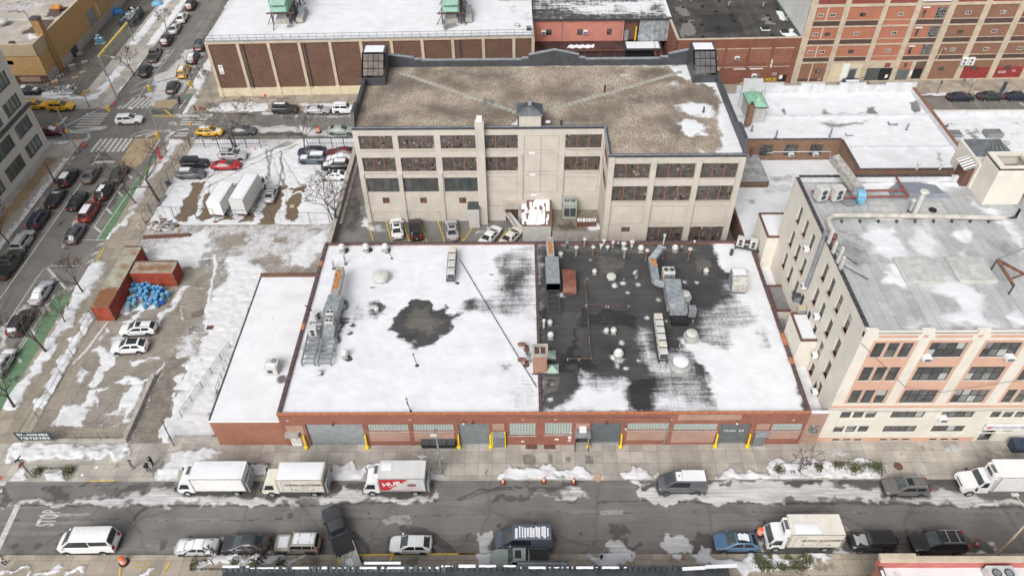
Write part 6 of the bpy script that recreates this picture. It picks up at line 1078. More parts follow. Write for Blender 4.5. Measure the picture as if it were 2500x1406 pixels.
o=text('STOP',.62,M_lp2,'stop_lettering',None,plane_M((-50.1,40.0,.022),(0,1,0),(-1,0,0))@Matrix.Diagonal((1,4.4,1,1)),1.28,.001,1,0,.012);S(o)
o=text('WILL TOW',.3,M_yline,'pavement_lettering',None,plane_M((G(*B4(1140,1300),.16)[0],G(*B4(1140,1300),.16)[1],.20),(-1,.05,0),(-.05,-1,0)),1.3,.001);S(o)
o=text('PARTIAL',.34,M_yline,'pavement_lettering',None,plane_M((G(*B4(1140,1335),.16)[0],G(*B4(1140,1335),.16)[1],.20),(-1,.05,0),(-.05,-1,0)),1.3,.001);S(o)
w=MB()
def yl(cf,pts,wd,z=.19):
 P=[G(*cf(*q),.15)for q in pts]
 for i in range(len(P)-1):w.bar((*P[i],z),(*P[i+1],z),wd,M_yline,.02)
yl(B4,((970,1330),(965,1406)),.14);yl(B4,((1375,1290),(1320,1380)),.14);yl(B5,((868,1240),(890,1350)),.22);yl(B5,((1315,1240),(1280,1320)),.22)
P=[(*G(*q,.1),.16)for q in(B5(1020,1236),B5(2000,1226))];w.bar(P[0],P[1],.16,M_yline,.02);P=[(*G(*q,.1),.16)for q in(B6(0,1228),B6(160,1228))];w.bar(P[0],P[1],.16,M_yline,.02);P=[(*G(*q,.1),.16)for q in(B4(730,641),B4(930,638))];w.bar(P[0],P[1],.12,M_yline,.02)
P=[(*G(*L3(940,980),.13),.14),(*G(*L3(870,1105),.13),.14)];w.bar(P[0],P[1],.14,M_yline,.03);S(w.build('yellow_lines'))
bk=MB()
for cf,(x,y)in((L6,(625,365)),):
 cx,cy=G(*cf(x,y))
 for dx in(-.35,.35):
  pts=[(cx+dx*.9+.3*math.cos(t),cy+.3*math.sin(t)+dx*.6,.03)for t in[k*math.pi/6 for k in range(13)]];bk.tube(pts,.05,M_lp2,4)
 bk.bar((cx-.3,cy-.2,.03),(cx+.1,cy+.35,.03),.08,M_lp2,.02);bk.bar((cx-.1,cy+.4,.03),(cx+.35,cy+.2,.03),.08,M_lp2,.02)
S(bk.build('bicycle_symbol'))
pv=MB()
for q,cf in(((1320,1140),B4),((120,1165),B4),((300,1165),B4),((490,920),B5)):
 x,y=G(*cf(*q));pv.lathe(x,y,[(.36,.012),(.36,.02)],mat('iron_cover',(.09,.085,.08),.7),16)
x,y=G(*B7(1540,492),.14);pv.lathe(x,y,[(.5,.15),(.5,.17)],M_brown,18)
for q in((778,530),(662,592)):x,y=G(*B4(*q),.14);pv.lathe(x,y,[(.16,.15),(.16,.17)],M_white,12)
x,y=G(*B4(980,275),.1)
for q in((585,350),(733,350)):
 x,y=G(*B6(*q),.14);pv.box(x-.65,y-.55,.15,x+.65,y+.55,.17,M_brown)
x,y=G(513,801,.1);pv.box(x-.45,y-.35,.2,x+.45,y+.35,.23,M_brown);x,y=G(*LT(1340,822),.1);pv.box(x-.35,y-.35,.16,x+.35,y+.35,.2,M_tan)
S(pv.build('manhole_covers'))
# ================================================================ vehicles (nose along local +x, resting on z = 0)
M_tyre=mat('tyre_rubber',(.02,.02,.021),.85,var=.1);M_rim=mat('alloy_rim',(.42,.43,.44),.35,.5,var=0);M_trim=mat('black_trim',(.02,.021,.022),.5,var=0)
M_hl=mat('headlight_lens',(.62,.65,.68),.15,var=0);M_tl=mat('tail_light_red',(.38,.02,.015),.25,var=0);M_plate=mat('number_plate',(.62,.55,.3),.5,var=0)
M_cg=mat('car_glass',(.022,.026,.03),.06,var=.2,scale=.8,spec=.6);M_cg2=mat('windscreen_glass',(.07,.085,.09),.06,var=.3,scale=.8,spec=.6)
PAINT={'white':(.74,.75,.75),'silver':(.40,.41,.42),'grey':(.105,.11,.12),'dgrey':(.045,.047,.052),'black':(.02,.021,.024),'navy':(.02,.027,.05),'red':(.36,.02,.025),'maroon':(.13,.015,.022),'dred':(.20,.02,.018),'yellow':(.78,.42,.012),'blue':(.075,.155,.26),'tan':(.36,.31,.26),'sage':(.30,.35,.32),'slate':(.085,.105,.14),'bronze':(.13,.125,.12),'olive':(.05,.05,.045),'cream':(.68,.65,.55)}
def paint(c):
 k='car_paint_'+c
 if k in MATS:return MATS[k]
 m=mat(k,PAINT[c],.32,.0,var=.06,scale=2,spec=.5);b=m.node_tree.nodes['Principled BSDF'];b.inputs['Coat Weight'].default_value=.5;b.inputs['Coat Roughness'].default_value=.08;return m
 #        L     W     H    hood  nose  belt  cowl  rf    rr    rb    wr   trunk tyre
KIND={'sedan':(4.85,1.86,1.46,.92,.70,.98,1.2,.1,-1.0,-1.85,.62,1.02,.33),'suv':(4.75,1.9,1.72,1.05,.82,1.12,1.15,.2,-1.9,-2.28,.70,1.0,.36),'crossover':(4.6,1.88,1.62,1.0,.76,1.06,1.15,.12,-1.4,-2.2,.66,1.02,.35),
'wagon':(4.75,1.82,1.55,.95,.74,1.0,1.2,.15,-1.8,-2.3,.66,.9,.33),'minivan':(5.0,1.95,1.76,1.0,.78,1.1,1.6,.5,-2.1,-2.4,.72,.95,.34),'boxsuv':(4.7,1.9,1.82,1.12,.95,1.18,.8,.35,-2.05,-2.25,.76,1.0,.38),'jeep':(4.5,1.75,1.86,1.15,1.0,1.2,.55,.38,-1.95,-2.1,.74,.9,.41),
'van':(5.9,2.05,2.55,1.3,1.0,1.35,2.3,1.05,-2.75,-2.92,.84,1.1,.36),'pickup':(5.8,2.0,1.9,1.18,1.0,1.22,1.25,.65,-.55,-.8,.74,.82,.40)}
def body_sections(K):
 L,W,H,hd,no,bt,xc,xf,xr,xb,wr,tr,ty=K;h=L/2;S_=[(h,.66,no-.12,0),(h-.1,.82,no,0),(h-.35,.95,no+.6*(hd-no),0),(h-.8,1,hd-.03,0),(xc+.02,1,hd,0),(xf,1,bt,1),((xf+xr)/2,1,bt,1),(xr,1,bt,1),(xb,.99,max(bt,tr)-.02 if xb>-h+.5 else bt,0)]
 if xb>-h+.5:S_+=[(-h+.4,.97,tr,0)]
 S_+=[(-h+.12,.92,min(tr,bt)-.04,0),(-h,.8,min(tr,bt)-.22,0)]
 return S_
def sect(K,s):
 x,f,zs,ct=s;L,W,H,hd,no,bt,xc,xf,xr,xb,wr,tr,ty=K;w=W/2*f;zb=.26 if abs(x)<L/2-.2 else .36
 p=[(0,zb),(.86*w,zb),(w*.985,zb+.14),(w,(zb+zs)/2),(.975*w,zs-.03)]
 p+=[(.93*w,zs+.02),(wr,H-.08),(.82*wr,H-.01),(0,H+.02)]if ct else[(.92*w,zs),(.75*w,zs+.03),(.45*w,zs+.045),(0,zs+.055)]
 return[(x,y,z)for y,z in p]
def lerp(a,b,t):return tuple(a[i]+(b[i]-a[i])*t for i in range(3))
VC={}
def car_mesh(kind,key,fn):
 k=(kind,key)
 if k not in VC:VC[k]=fn()
 return VC[k]
def mesh_of(fn,name):
 b=MB();fn(b);return mesh_from(b,name)
def part(name,parent,kind,key,fn,loc=None):
 return link(name,car_mesh(kind,name+str(key),lambda:mesh_of(fn,name)),parent,loc)
def wheels(t,xs,y,r,w=.22,dual=False):
 def ty(b):b.M=Matrix.Rotation(R_(90),4,'X');b.lathe(0,0,[(r*.6,-w/2),(r*.93,-w/2),(r,-w/2+.04),(r,w/2-.04),(r*.93,w/2),(r*.6,w/2)],M_tyre,18)
 def rm(b):
  b.M=Matrix.Rotation(R_(90),4,'X');b.lathe(0,0,[(r*.62,-w/2-.004),(r*.5,-w/2+.03)],M_rim,14);b.lathe(0,0,[(r*.62,w/2-.02),(r*.6,w/2+.006),(r*.2,w/2+.012)],M_rim,14)
  for k in range(5):a=k*1.2566;b.tube([(r*.25*math.cos(a+.6),r*.25*math.sin(a+.6),w/2+.014),(r*.52*math.cos(a+.6),r*.52*math.sin(a+.6),w/2+.012)],r*.07,M_trim,4)
 for x in xs:
  for s in(-1,1):
   o=part('wheel',t,'wheel',(r,w),ty,(x,s*(y-w/2+.025),r));
   if s<0:o.rotation_euler=(0,0,math.pi)
   part('rim',o,'wheel',(r,w),rm)
def top_patch(b,K,secs,i,j,m,off,rr,edge=.0,lo=5):
 """lumpy cover laid over the upward body faces between two sections"""
 A_,B_=sect(K,secs[i]),sect(K,secs[j]);n=8;cols=[]
 for q in range(n+1):
  t=q/n;t2=.06+.88*t;row=[]
  L_=[lerp(A_[k],B_[k],t2)for k in range(6,9)];full=[(p[0],-p[1]*.93,p[2])for p in L_]+[(p[0],p[1]*.93,p[2])for p in L_[-2::-1]]
  cols.append([(p[0],p[1],p[2]+(.008 if q in(0,n)or k in(0,4)else off*(.7+.6*rr.random())))for k,p in enumerate(full)])
 vs=[p for c in cols for p in c];fs=[[q*5+k,q*5+k+1,q*5+k+6,q*5+k+5]for q in range(n)for k in range(4)];b.add(vs,fs,m,True)
def car(kind,colour,px,py,head,label,cat='car',snow='',opt='',group=None,scale=1.,z0=0.,zc=.7):
 K=KIND[kind];L,W,H,hd,no,bt,xc,xf,xr,xb,wr,tr,ty=K;x,y=G(px,py,z0+zc)
 nm={'sedan':'sedan','suv':'suv_car','crossover':'crossover_car','wagon':'estate_car','minivan':'minivan','boxsuv':'suv_car','jeep':'off_road_car','van':'van','pickup':'pickup_truck'}[kind]
 if 'taxi' in opt:nm='taxi'
 t=thing(nm,label,cat,(x,y,z0),R_(head),group);t.scale=(scale,scale,scale);P=paint(colour);secs=body_sections(K);h=L/2;key=colour+('T' if 'dark' in opt else '')
 def body(b):
  R2=[sect(K,s)for s in secs];n=9;vs=[]
  for r in R2:vs+=r+[(p[0],-p[1],p[2])for p in r[-2:0:-1]]
  m=2*n-2;fs=[[i*m+k,i*m+(k+1)%m,(i+1)*m+(k+1)%m,(i+1)*m+k]for i in range(len(R2)-1)for k in range(m)]
  b.add(vs,fs+[list(range(m)),[(len(R2)-1)*m+k for k in range(m)][::-1]],P,True)
  if kind=='pickup':
   zt=1.16;b.box(-h+.06,W/2-.12,.7,xb-.02,W/2-.02,zt,P);b.box(-h+.06,-W/2+.02,.7,xb-.02,-W/2+.12,zt,P);b.box(-h+.03,-W/2+.02,.7,-h+.1,W/2-.02,zt,P)
  if kind in('jeep','boxsuv'):
   for sx in(h-.95,-h+.9):
    for s in(-1,1):b.box(sx-.52,s*W/2-.09,ty*2+.02,sx+.52,s*W/2+.1*s+.05,ty*2+.1,M_trim)
 part('body',t,kind,key,body)
 wx=(h-.92,-h+.95)if kind not in('van','pickup')else(h-1.0,-h+1.2)
 def lower(b):
  for sx in wx:
   for s in(-1,1):
    pts=[(sx+(ty+.06)*math.cos(a),s*(W/2+.012),ty+(ty+.06)*math.sin(a))for a in[k*math.pi/8 for k in range(9)]]+[(sx-ty-.06,s*(W/2+.012),.24),(sx+ty+.06,s*(W/2+.012),.24)];b.face(pts,M_trim)
  b.box(h-.14,-W*.36,.34,h+.012,W*.36,.52,M_trim);b.box(-h-.012,-W*.36,.3,-h+.15,W*.36,.48,M_trim);b.box(h-.05,-W*.22,.55,h+.016,W*.22,no-.14,M_trim)
  for s in(-1,1):b.box(-h+1.3,s*W/2-.03,.24,h-1.35,s*W/2+.008,.36,M_trim)
 part('lower_trim',t,kind,'',lower)
 sd=lambda xx,u:(xx,(.93*W/2+(wr-.93*W/2)*u),bt+.02+(H-.08-bt-.02)*u)
 SX=(xc,xf,xr,xb);dark='dark' in opt
 def strips(b,s0,s1,u0,u1,n,m):
  A_,B_=sect(K,s0),sect(K,s1);n=n.normalized()*.02;lo=[lerp(A_[k],B_[k],u0)for k in(6,7,8)];hi=[lerp(A_[k],B_[k],u1)for k in(6,7,8)];full=lambda r:[(p[0],-p[1]*.95,p[2])for p in r]+[(p[0],p[1]*.95,p[2])for p in r[1::-1]]
  vs=[tuple(Vector(p)+n)for p in full(lo)+full(hi)];b.add(vs,[[i,i+1,i+6,i+5]for i in range(4)],m)
 def glassf(b):
  strips(b,secs[4],secs[5],.1,.9,Vector((H-bt,0,xc-xf)),M_cg2)
 part('windscreen',t,kind,'',glassf)
 def rear(b):
  strips(b,secs[7],secs[8],.1,.85,Vector((-(H-bt),0,xr-xb)),M_cg)
 if not('cargo' in opt):part('rear_window',t,kind,'',rear)
 def side():
  xm=(xf+xr)/2+.1;xa=xf+(xc-xf)*.86;back=xr-(xr-xb)*.55
  cells=[[(xa-.1,.1),(xf+.02,.9),(xm+.05,.9),(xm+.05,.1)]]
  if 'cargo' not in opt:
   if kind=='van':cells.append([(xm-.05,.3),(xm-.05,.88),(xr+.1,.88),(xr+.1,.3)])
   elif kind in('sedan','crossover','pickup'):cells.append([(xm-.05,.1),(xm-.05,.9),(xr+.05,.9),(back+.15,.1)])
   else:x3=xm-1.0 if L>4.6 else xm-.9;cells+=[[(xm-.05,.1),(xm-.05,.9),(x3+.05,.9),(x3+.05,.1)],[(x3-.06,.1),(x3-.06,.9),(xr+.08,.9),(xr+.02,.1)]]
  return cells
 for n_,c in enumerate(side()):
  for s in(-1,1):part('side_window',t,kind,(n_,s,'cargo' in opt),lambda b:b.face([(p[0],s*(p[1]+.014),p[2]+.004)for p in(sd(*v)for v in c)],M_cg))
 zl=no-.02
 for s in(-1,1):
  part('headlight',t,kind,s,lambda b:b.add([(h-.03,s*W*.27,zl-.12),(h-.12,s*W*.43,zl-.1),(h-.32,s*W*.485,zl+.04),(h-.2,s*W*.44,zl+.07),(h-.06,s*W*.29,zl+.02)],[(0,1,2,3,4)],M_hl))
  part('tail_light',t,kind,s,lambda b:b.box(-h-.01,s*W*.36-.12,min(tr,bt)-.3,-h+.16,s*W*.36+.14,min(tr,bt)-.08+(.35 if kind in('van','suv','minivan')else 0),M_tl))
  part('wing_mirror',t,kind,(s,colour),lambda b:b.bev(xc-.35,s*(W/2+.1)-.1,bt-.02,xc-.15,s*(W/2+.1)+.1,bt+.15,P if colour not in('silver',)else M_trim,.04))
 part('number_plate',t,kind,'',lambda b:b.box(-h-.02,-.16,.62,-h-.008,.16,.74,M_plate))
 wheels(t,wx,W/2,ty)
 if kind in('suv','wagon','crossover','boxsuv','minivan')and 'norail' not in opt:
  part('roof_rail',t,kind,'l' if 'silverrail' not in opt else 's',lambda b:[b.bar((xf-.1,s*wr*.86,H+.05),(xr+.05,s*wr*.86,H+.05),.05,M_rim if 'silverrail' in opt else M_trim)for s in(-1,1)])
 if 'bars' in opt:part('roof_bars',t,kind,'',lambda b:[b.box(xx-.04,-wr*.86,H+.04,xx+.04,wr*.86,H+.09,M_rim if 'silverrail' in opt else M_trim)for xx in(xf-.7,xr+.5)])
 if 'sunroof' in opt:part('sunroof',t,kind,'',lambda b:b.box(xf-.75,-.42,H+.012,xf-.12,.42,H+.03,M_cg))
 if 'blackroof' in opt or 'glassroof' in opt:part('roof_panel',t,kind,'',lambda b:b.box(xr+.15,-wr*.78,H+.008,xf-.08,wr*.78,H+.028,M_cg if 'glassroof' in opt else M_trim))
 if 'spare' in opt:
  def sp(b):b.M=Matrix.Translation((-h-.12,0,.95))@Matrix.Rotation(R_(90),4,'Y');b.lathe(0,0,[(.2,-.1),(.38,-.1),(.4,0),(.38,.1)],M_tyre,16)
  part('spare_wheel',t,kind,'',sp)
 if 'palehood' in opt:part('bonnet',t,kind,'',lambda b:top_patch(b,K,secs,2,4,paint('silver'),.012,random.Random(1)))
 if 'tonneau' in opt:part('bed_cover',t,kind,'',lambda b:b.bev(-h+.05,-W/2+.06,1.12,xb-.06,W/2-.06,1.22,M_trim,.03))
 if kind=='pickup' and 'tonneau' not in opt:part('cargo_bed',t,kind,opt,lambda b:b.box(-h+.1,-W/2+.12,.84,xb-.04,W/2-.12,.9,M_trim))
 if 'taxi' in opt:
  part('roof_sign',t,kind,'',lambda b:(b.bev(xf-.75,-.35,H+.02,xf-.55,.35,H+.2,M_offw if 'ad' not in opt else M_yel,.03)))
  part('door_emblem',t,kind,'',lambda b:[b.box(-.15,s*(W/2+.004)-.002,.62,.3,s*(W/2+.004)+.002,.84,M_trim)for s in(-1,1)])
 rr=random.Random(len(label)*7+int(px))
 if snow:
  b=MB()
  if 'r' in snow:top_patch(b,K,secs,5,7,SNOW,.07,rr)
  if 'h' in snow:top_patch(b,K,secs,2,4,SNOW,.06,rr)
  if 'w' in snow:top_patch(b,K,secs,4,5,SNOW,.05,rr)
  if 'b' in snow:top_patch(b,K,secs,7,8,SNOW,.05,rr)
  if 't' in snow:top_patch(b,K,secs,8,9,SNOW,.06,rr)
  if 'p' in snow:b.add([(xr+.25+(xf-xr-.4)*i/6,s*(.25+.3*rr.random()),H+.05)for s,R__ in((-1,range(7)),(1,range(6,-1,-1)))for i in R__],[list(range(14))],SNOW)
  b.build('snow_cover',t)
 return t
CURB,SCURB,AVE,LOTG='vehicles along the north kerb','vehicles along the south kerb','cars on the avenue','cars in the snowy parking lot'
car('van','white',212,1318,181,'white high-roof passenger van with dark side windows near the STOP lettering','van',group=SCURB,zc=1.2)
car('sedan','silver',480,1333,180,'small silver car mostly buried in snow, leftmost of the south kerb row',snow='hwbr',group=SCURB,scale=.92)
car('sedan','dgrey',600,1325,180,'dark grey sedan between the snow-buried car and tan SUV','car',group=SCURB,scale=1.0)
car('boxsuv','tan',727,1327,180,'tan and white SUV with snowy bonnet and roof bars','SUV','hr','silverrail bars',SCURB,.98)
car('pickup','dgrey',824,1293,117,'black pickup truck crossing the street at an angle, bed covered','pickup truck','','tonneau',zc=.8)
car('crossover','white',1003,1328,180,'small white crossover with red tail lights parked alone over yellow kerb paint','car','','norail',SCURB,.94)
car('van','slate',1279,1312,180,'dark blue-grey cargo van with smeared snow on its roof','van','','cargo',SCURB,zc=1.25)
car('pickup','sage',1270,1366,180,'grey-green pickup parked on the south pavement behind the parapet','pickup truck','','tonneau sunroof',zc=.7,z0=.14)
car('crossover','blue',1797,1322,180,'blue crossover with a snow lump on its glass roof','car','p','glassroof',SCURB,.97)
car('jeep','black',2128,1322,180,'black boxy off-road car with silver-grey bonnet','SUV','','spare blackroof palehood',SCURB)
car('suv','black',2288,1324,180,'large black SUV with chrome roof bars near the bottom right','SUV','','silverrail bars',SCURB,1.12)
car('van','grey',1666,1174,180,'grey cargo van with roof unit and snow slab on top','van','','cargo',CURB,.88,zc=1.2)
car('suv','bronze',2210,1188,180,'dark grey-brown SUV with sunroof parked on snow at north kerb','SUV','','sunroof silverrail',CURB,.98)
for a in(('suv','black',167,433,'black SUV with snow on its roof at the west kerb','r'),('sedan','bronze',223,424,'grey-brown sedan stopped in the moving lane',''),('crossover','olive',291,424,'dark SUV behind bare tree branches on the avenue',''),('sedan','black',135,482,'black coupe with snow patch on rear window','w'),('sedan','black',188,489,'plain black sedan driving up the avenue',''),('suv','black',256,465,'black SUV with snowy roof edge parked right of the lane','p'),('minivan','dred',219,515,'dark red minivan with snowy roof','r'),('suv','navy',95,534,'blue-black SUV with silver roof rails at west kerb',''),('wagon','grey',185,568,'grey estate car with dark roof bars beside wet asphalt',''),('boxsuv','silver',58,588,'silver boxy SUV with black roof rack at west kerb',''),('pickup','olive',22,645,'big dark pickup cut by the left frame edge',''),('sedan','silver',101,712,'silver sedan with snowy roof and rear window by the cycle symbol','rwb'),('suv','dgrey',52,787,'dark SUV with snow on its tailgate under bare branches','b'),('sedan','silver',6,884,'snow-covered car half out of the left edge','rhbw')):
 car(*a[:4],91.5 if a[3]<600 else 90,a[4],'pickup truck' if a[0]=='pickup' else 'minivan' if a[0]=='minivan' else 'car',a[5],'silverrail' if a[1]=='navy' else 'bars tonneau' if a[1]=='olive' and a[0]=='pickup' else 'bars' if a[1]in('silver','grey')and a[0]!='sedan' else '',AVE,1.04 if a[0]=='pickup' else 1)
NAV='cars on the avenue beyond the crossing'
for a in(('suv','black',466,12,'black SUV at the very top of the avenue',''),('crossover','white',445,43,'white-silver hatchback, upper of the two pale cars in snow','r'),('sedan','silver',427,69,'silver sedan, lower of the two pale cars in snow','p'),('suv','dgrey',407,97,'dark grey SUV between silver sedan and grey pickup',''),('pickup','bronze',377,134,'dark grey pickup in the snowy west kerb row',''),('crossover','black',355,172,'black hatchback nearest the crossing in the west row',''),('minivan','dgrey',489,110,'dark van half hidden behind the brown warehouse corner',''),('suv','navy',471,141,'dark SUV with full snow roof beside the green lane','r'),('minivan','yellow',448,174,'yellow taxi van with snow on roof','p'),('crossover','dgrey',422,212,'dark grey hatchback parked in snow by the yellow signal','')):
 car(*a[:4],96,a[4],'taxi' if a[1]=='yellow' else 'car',a[5],'taxi' if a[1]=='yellow' else 'tonneau' if a[0]=='pickup' else '',NAV)
XG='cars on the cross street'
for a in(('suv','white',316,292,4,'white SUV crossing the junction','','norail'),('wagon','yellow',88,256,2,'yellow taxi half hidden by the pale office block','','taxi'),('suv','yellow',149,260,2,'yellow taxi SUV waiting by the red tactile paving','','taxi'),('sedan','maroon',121,319,0,'dark red car beside the office block corner','w',''),('sedan','navy',66,220,0,'dark blue car with snow in the yard of tan warehouse','rh',''),('wagon','yellow',512,321,0,'yellow taxi with snow on roof and bonnet by the snowy corner','hp','taxi ad'),('sedan','grey',592,318,0,'grey sedan behind bare tree next to the taxi','',''),('sedan','sage',832,317,0,'grey-green sedan half hidden by the beige factory','',''),('boxsuv','olive',696,266,0,'dark olive SUV with snow by the brown warehouse','p',''),('sedan','silver',774,268,0,'silver sedan on the snowy kerb of the brown warehouse','',''),('boxsuv','white',843,266,0,'white SUV beside dark factory parapet','r',''),('sedan','navy',2346,236,0,'navy sedan in melted ring of snow, leftmost at top right','',''),('sedan','dgrey',2420,234,0,'dark grey sedan, middle of three at top right','',''),('sedan','navy',2487,234,0,'dark car cut by the right edge at top','','')):
 car(*a[:5],a[5],'taxi' if a[1]=='yellow' else 'car',a[6],a[7],XG)
for a in(('jeep','black',477,399,0,'black boxy off-road car left in the parking lot','','spare'),('wagon','grey',466,424,0,'grey estate car with snowy roof below the black off-roader','r',''),('sedan','red',552,403,2,'bright red sedan in the snowy lot','',''),('suv','silver',569,379,0,'silver SUV with sunroof above the red sedan','','sunroof'),('sedan','navy',761,369,184,'dark blue sedan beside the snow-topped boxy SUV','',''),('sedan','maroon',834,371,182,'maroon sedan next to the factory wall','',''),('boxsuv','slate',763,388,180,'grey-blue boxy SUV with snow on roof and bonnet','rh',''),('sedan','silver',827,387,182,'pale car wholly covered with snow behind the maroon sedan','rhwbt',''),('suv','black',819,404,182,'black SUV with thick snow on top','rhw',''),('sedan','white',816,428,180,'white sedan with sunroof by the boundary wall','','sunroof'),('sedan','silver',662,472,91,'old small silver car with roof rack on bare ground','','bars')):
 car(*a[:5],a[5],'car',a[6],a[7],LOTG,.9 if 'old' in a[5]else 1,.1)
car('wagon','white',337,802,184,'white estate car with sunroof, upper of two below the red containers','car','','sunroof','white cars in the vacant lot',z0=.1)
car('crossover','white',316,845,184,'white crossover with black glass roof, lower of two in the vacant lot','car','','glassroof norail','white cars in the vacant lot',z0=.1)
YG='cars in the factory yard'
for a in(('sedan','white',969,556,100,'white sedan at the left of the factory yard','','sunroof'),('suv','black',1015,559,100,'black SUV next to the white sedan in the factory yard','','blackroof'),('sedan','silver',1103,560,98,'silver sedan with sunroof in the factory yard','','sunroof'),('sedan','white',1198,574,62,'white car parked slanted by the wooden ramp','',''),('sedan','cream',1249,576,58,'off-white car parked slanted beside the rusty shed','','')):
 car(*a[:5],a[5],'car',a[6],a[7],YG)
 # ---------------------------------------------------------------- box trucks
def box_truck(px,py,head,label,boxcol,group,words=None,snow=None,reefer=True,L=5.3,Hb=2.35,cabcol='white',conv=False,zc=1.7,gate=True,z0=0.):
 x,y=G(px,py,z0+zc);t=thing('box_truck',label,'box truck',(x,y,z0),R_(head),group);P=paint(cabcol);B=mat('box_'+boxcol,{'white':(.74,.74,.73),'cream':(.66,.63,.56),'plain':(.78,.78,.77),'grey':(.58,.58,.57)}[boxcol],.5,var=.06,scale=.9,streak=.3);W=2.25;xb=-1.0-L/2+.6;x1=xb+L;zf=1.02;zt=zf+Hb
 b=MB();b.box(xb,-W/2,zf,x1,W/2,zt,B)
 for q in(xb+.04,x1-.04):
  for s in(-1,1):b.box(q-.05,s*W/2-.01,zf,q+.05,s*W/2+.02*s+.01,zt+.02,M_galv if boxcol!='cream' else M_tan)
 for s in(-1,1):b.box(xb,s*(W/2+.01)-.015,zf-.02,x1,s*(W/2+.01)+.015,zf+.1,M_galv);b.box(xb,s*W/2-.02,zt-.03,x1,s*W/2+.03*s,zt+.03,M_galv)
 b.build('cargo_box',t);b=MB();b.box(xb+.1,-.5,.62,x1+1.2,.5,zf-.02,M_trim);b.box(xb+.6,-W/2+.1,.35,xb+.7,W/2-.1,.5,M_trim);b.build('chassis',t)
 b=MB();hw=1.02;c0=x1+.12
 pr=[(c0,.55),(c0+1.75,.5),(c0+1.82,.95),(c0+1.72,1.35),(c0+1.3,2.25),(c0+.95,2.36),(c0+.05,2.38)]if not conv else[(c0,.6),(c0+2.75,.6),(c0+2.85,1.1),(c0+2.6,1.5),(c0+1.35,1.75),(c0+.95,2.5),(c0+.05,2.6)]
 n=len(pr);vs=[(p[0],-hw+(.1 if p[1]>2.2 else 0),p[1])for p in pr]+[(p[0],hw-(.1 if p[1]>2.2 else 0),p[1])for p in pr];b.add(vs,[list(range(n)),list(range(n,2*n))[::-1]]+[[i,n+i,n+(i+1)%n,(i+1)%n]for i in range(n)],P)
 cab=b.build('cab',t);b=MB();a0,a1=(pr[3],pr[4])if not conv else(pr[4],pr[5])
 f=lambda u,yy:(a0[0]+(a1[0]-a0[0])*u+.025,yy,a0[1]+(a1[1]-a0[1])*u+.012);b.face([f(.08,-hw+.1),f(.08,hw-.1),f(.9,hw-.16),f(.9,-hw+.16)],M_cg2);b.build('windscreen',t)
 for s in(-1,1):
  b=MB();zz=1.3 if not conv else 1.65;k=c0+(1.5 if not conv else 1.2);b.face([(c0+.45,s*(hw+.012),zz),(k,s*(hw+.012),zz),(k-.3,s*(hw-.04),zz+.75),(c0+.45,s*(hw-.04),zz+.75)],M_cg);b.build('side_window',t)
  b=MB();b.box(pr[2][0]-.08,s*hw*.7-.2,.75,pr[2][0]+.012,s*hw*.7+.2,.95,M_hl);b.build('headlight',t)
  b=MB();b.bar((c0+1.5,s*hw,1.8),(c0+1.75,s*(hw+.25),1.8),.04,M_trim);b.box(c0+1.68,s*(hw+.25)-.1,1.4,c0+1.74,s*(hw+.25)+.1,1.9,M_trim);b.build('wing_mirror',t)
  b=MB();b.box(xb-.02,s*.9-.12,zf-.2,xb+.02,s*.9+.12,zf-.06,M_tl);b.build('tail_light',t)
 b=MB();b.box(pr[1][0],-hw*.6,.62,pr[1][0]+.06,hw*.6,.95 if not conv else 1.3,M_trim);b.build('grille',t)
 wheels(t,(c0+(.85 if not conv else 1.9),xb+1.25),1.08,.42 if not conv else .48,.3)
 if reefer:
  b=MB();b.bev(x1+.0,-.85,zt-.95,x1+.55,.85,zt+.02,M_white,.1);b.box(x1+.15,-.5,zt+.01,x1+.5,.5,zt+.05,M_dark);b.box(x1+.55,-.5,zt-.7,x1+.57,.5,zt-.2,M_dark)
  for k in range(4):b.box(x1+.2+.07*k,-.45,zt+.05,x1+.22+.07*k,.45,zt+.07,M_rim)
  b.build('cooling_unit',t)
 if gate:b=MB();b.bar((xb-.1,-W/2+.1,zf-.1),(xb-.55,-W/2+.1,zf+1.5),.12,M_grey);b.box(xb-.35,-W/2+.1,zf-.3,xb-.15,W/2-.1,zf+1.35,M_galv);b.build('tail_lift',t)
 if snow:
  b=MB();n=9
  for(u0,u1,v0,v1)in snow:
   X0,X1,Y0,Y1=xb+L*u0,xb+L*u1,-W/2+W*v0,-W/2+W*v1;gr=[]
   for i in range(n+1):
    for j in range(6):
     e=i in(0,n)or j in(0,5);gr.append((X0+(X1-X0)*i/n+(rnd.uniform(-.06,.06)if e else 0),Y0+(Y1-Y0)*j/5+(rnd.uniform(-.05,.05)if e else 0),zt+.032+(0 if e else .05+.03*rnd.random())))
   b.add(gr,[[i*6+j,i*6+j+1,i*6+j+7,i*6+j+6]for i in range(n)for j in range(5)],SNOW,True)
  b.build('snow_cover',t)
 if words:words(t,xb,x1,W/2,zf,zt)
 return t
M_inkb=mat('dark_lettering',(.10,.09,.085),.6,var=0);M_rd=mat('panel_red',(.52,.025,.03),.5,var=.05)
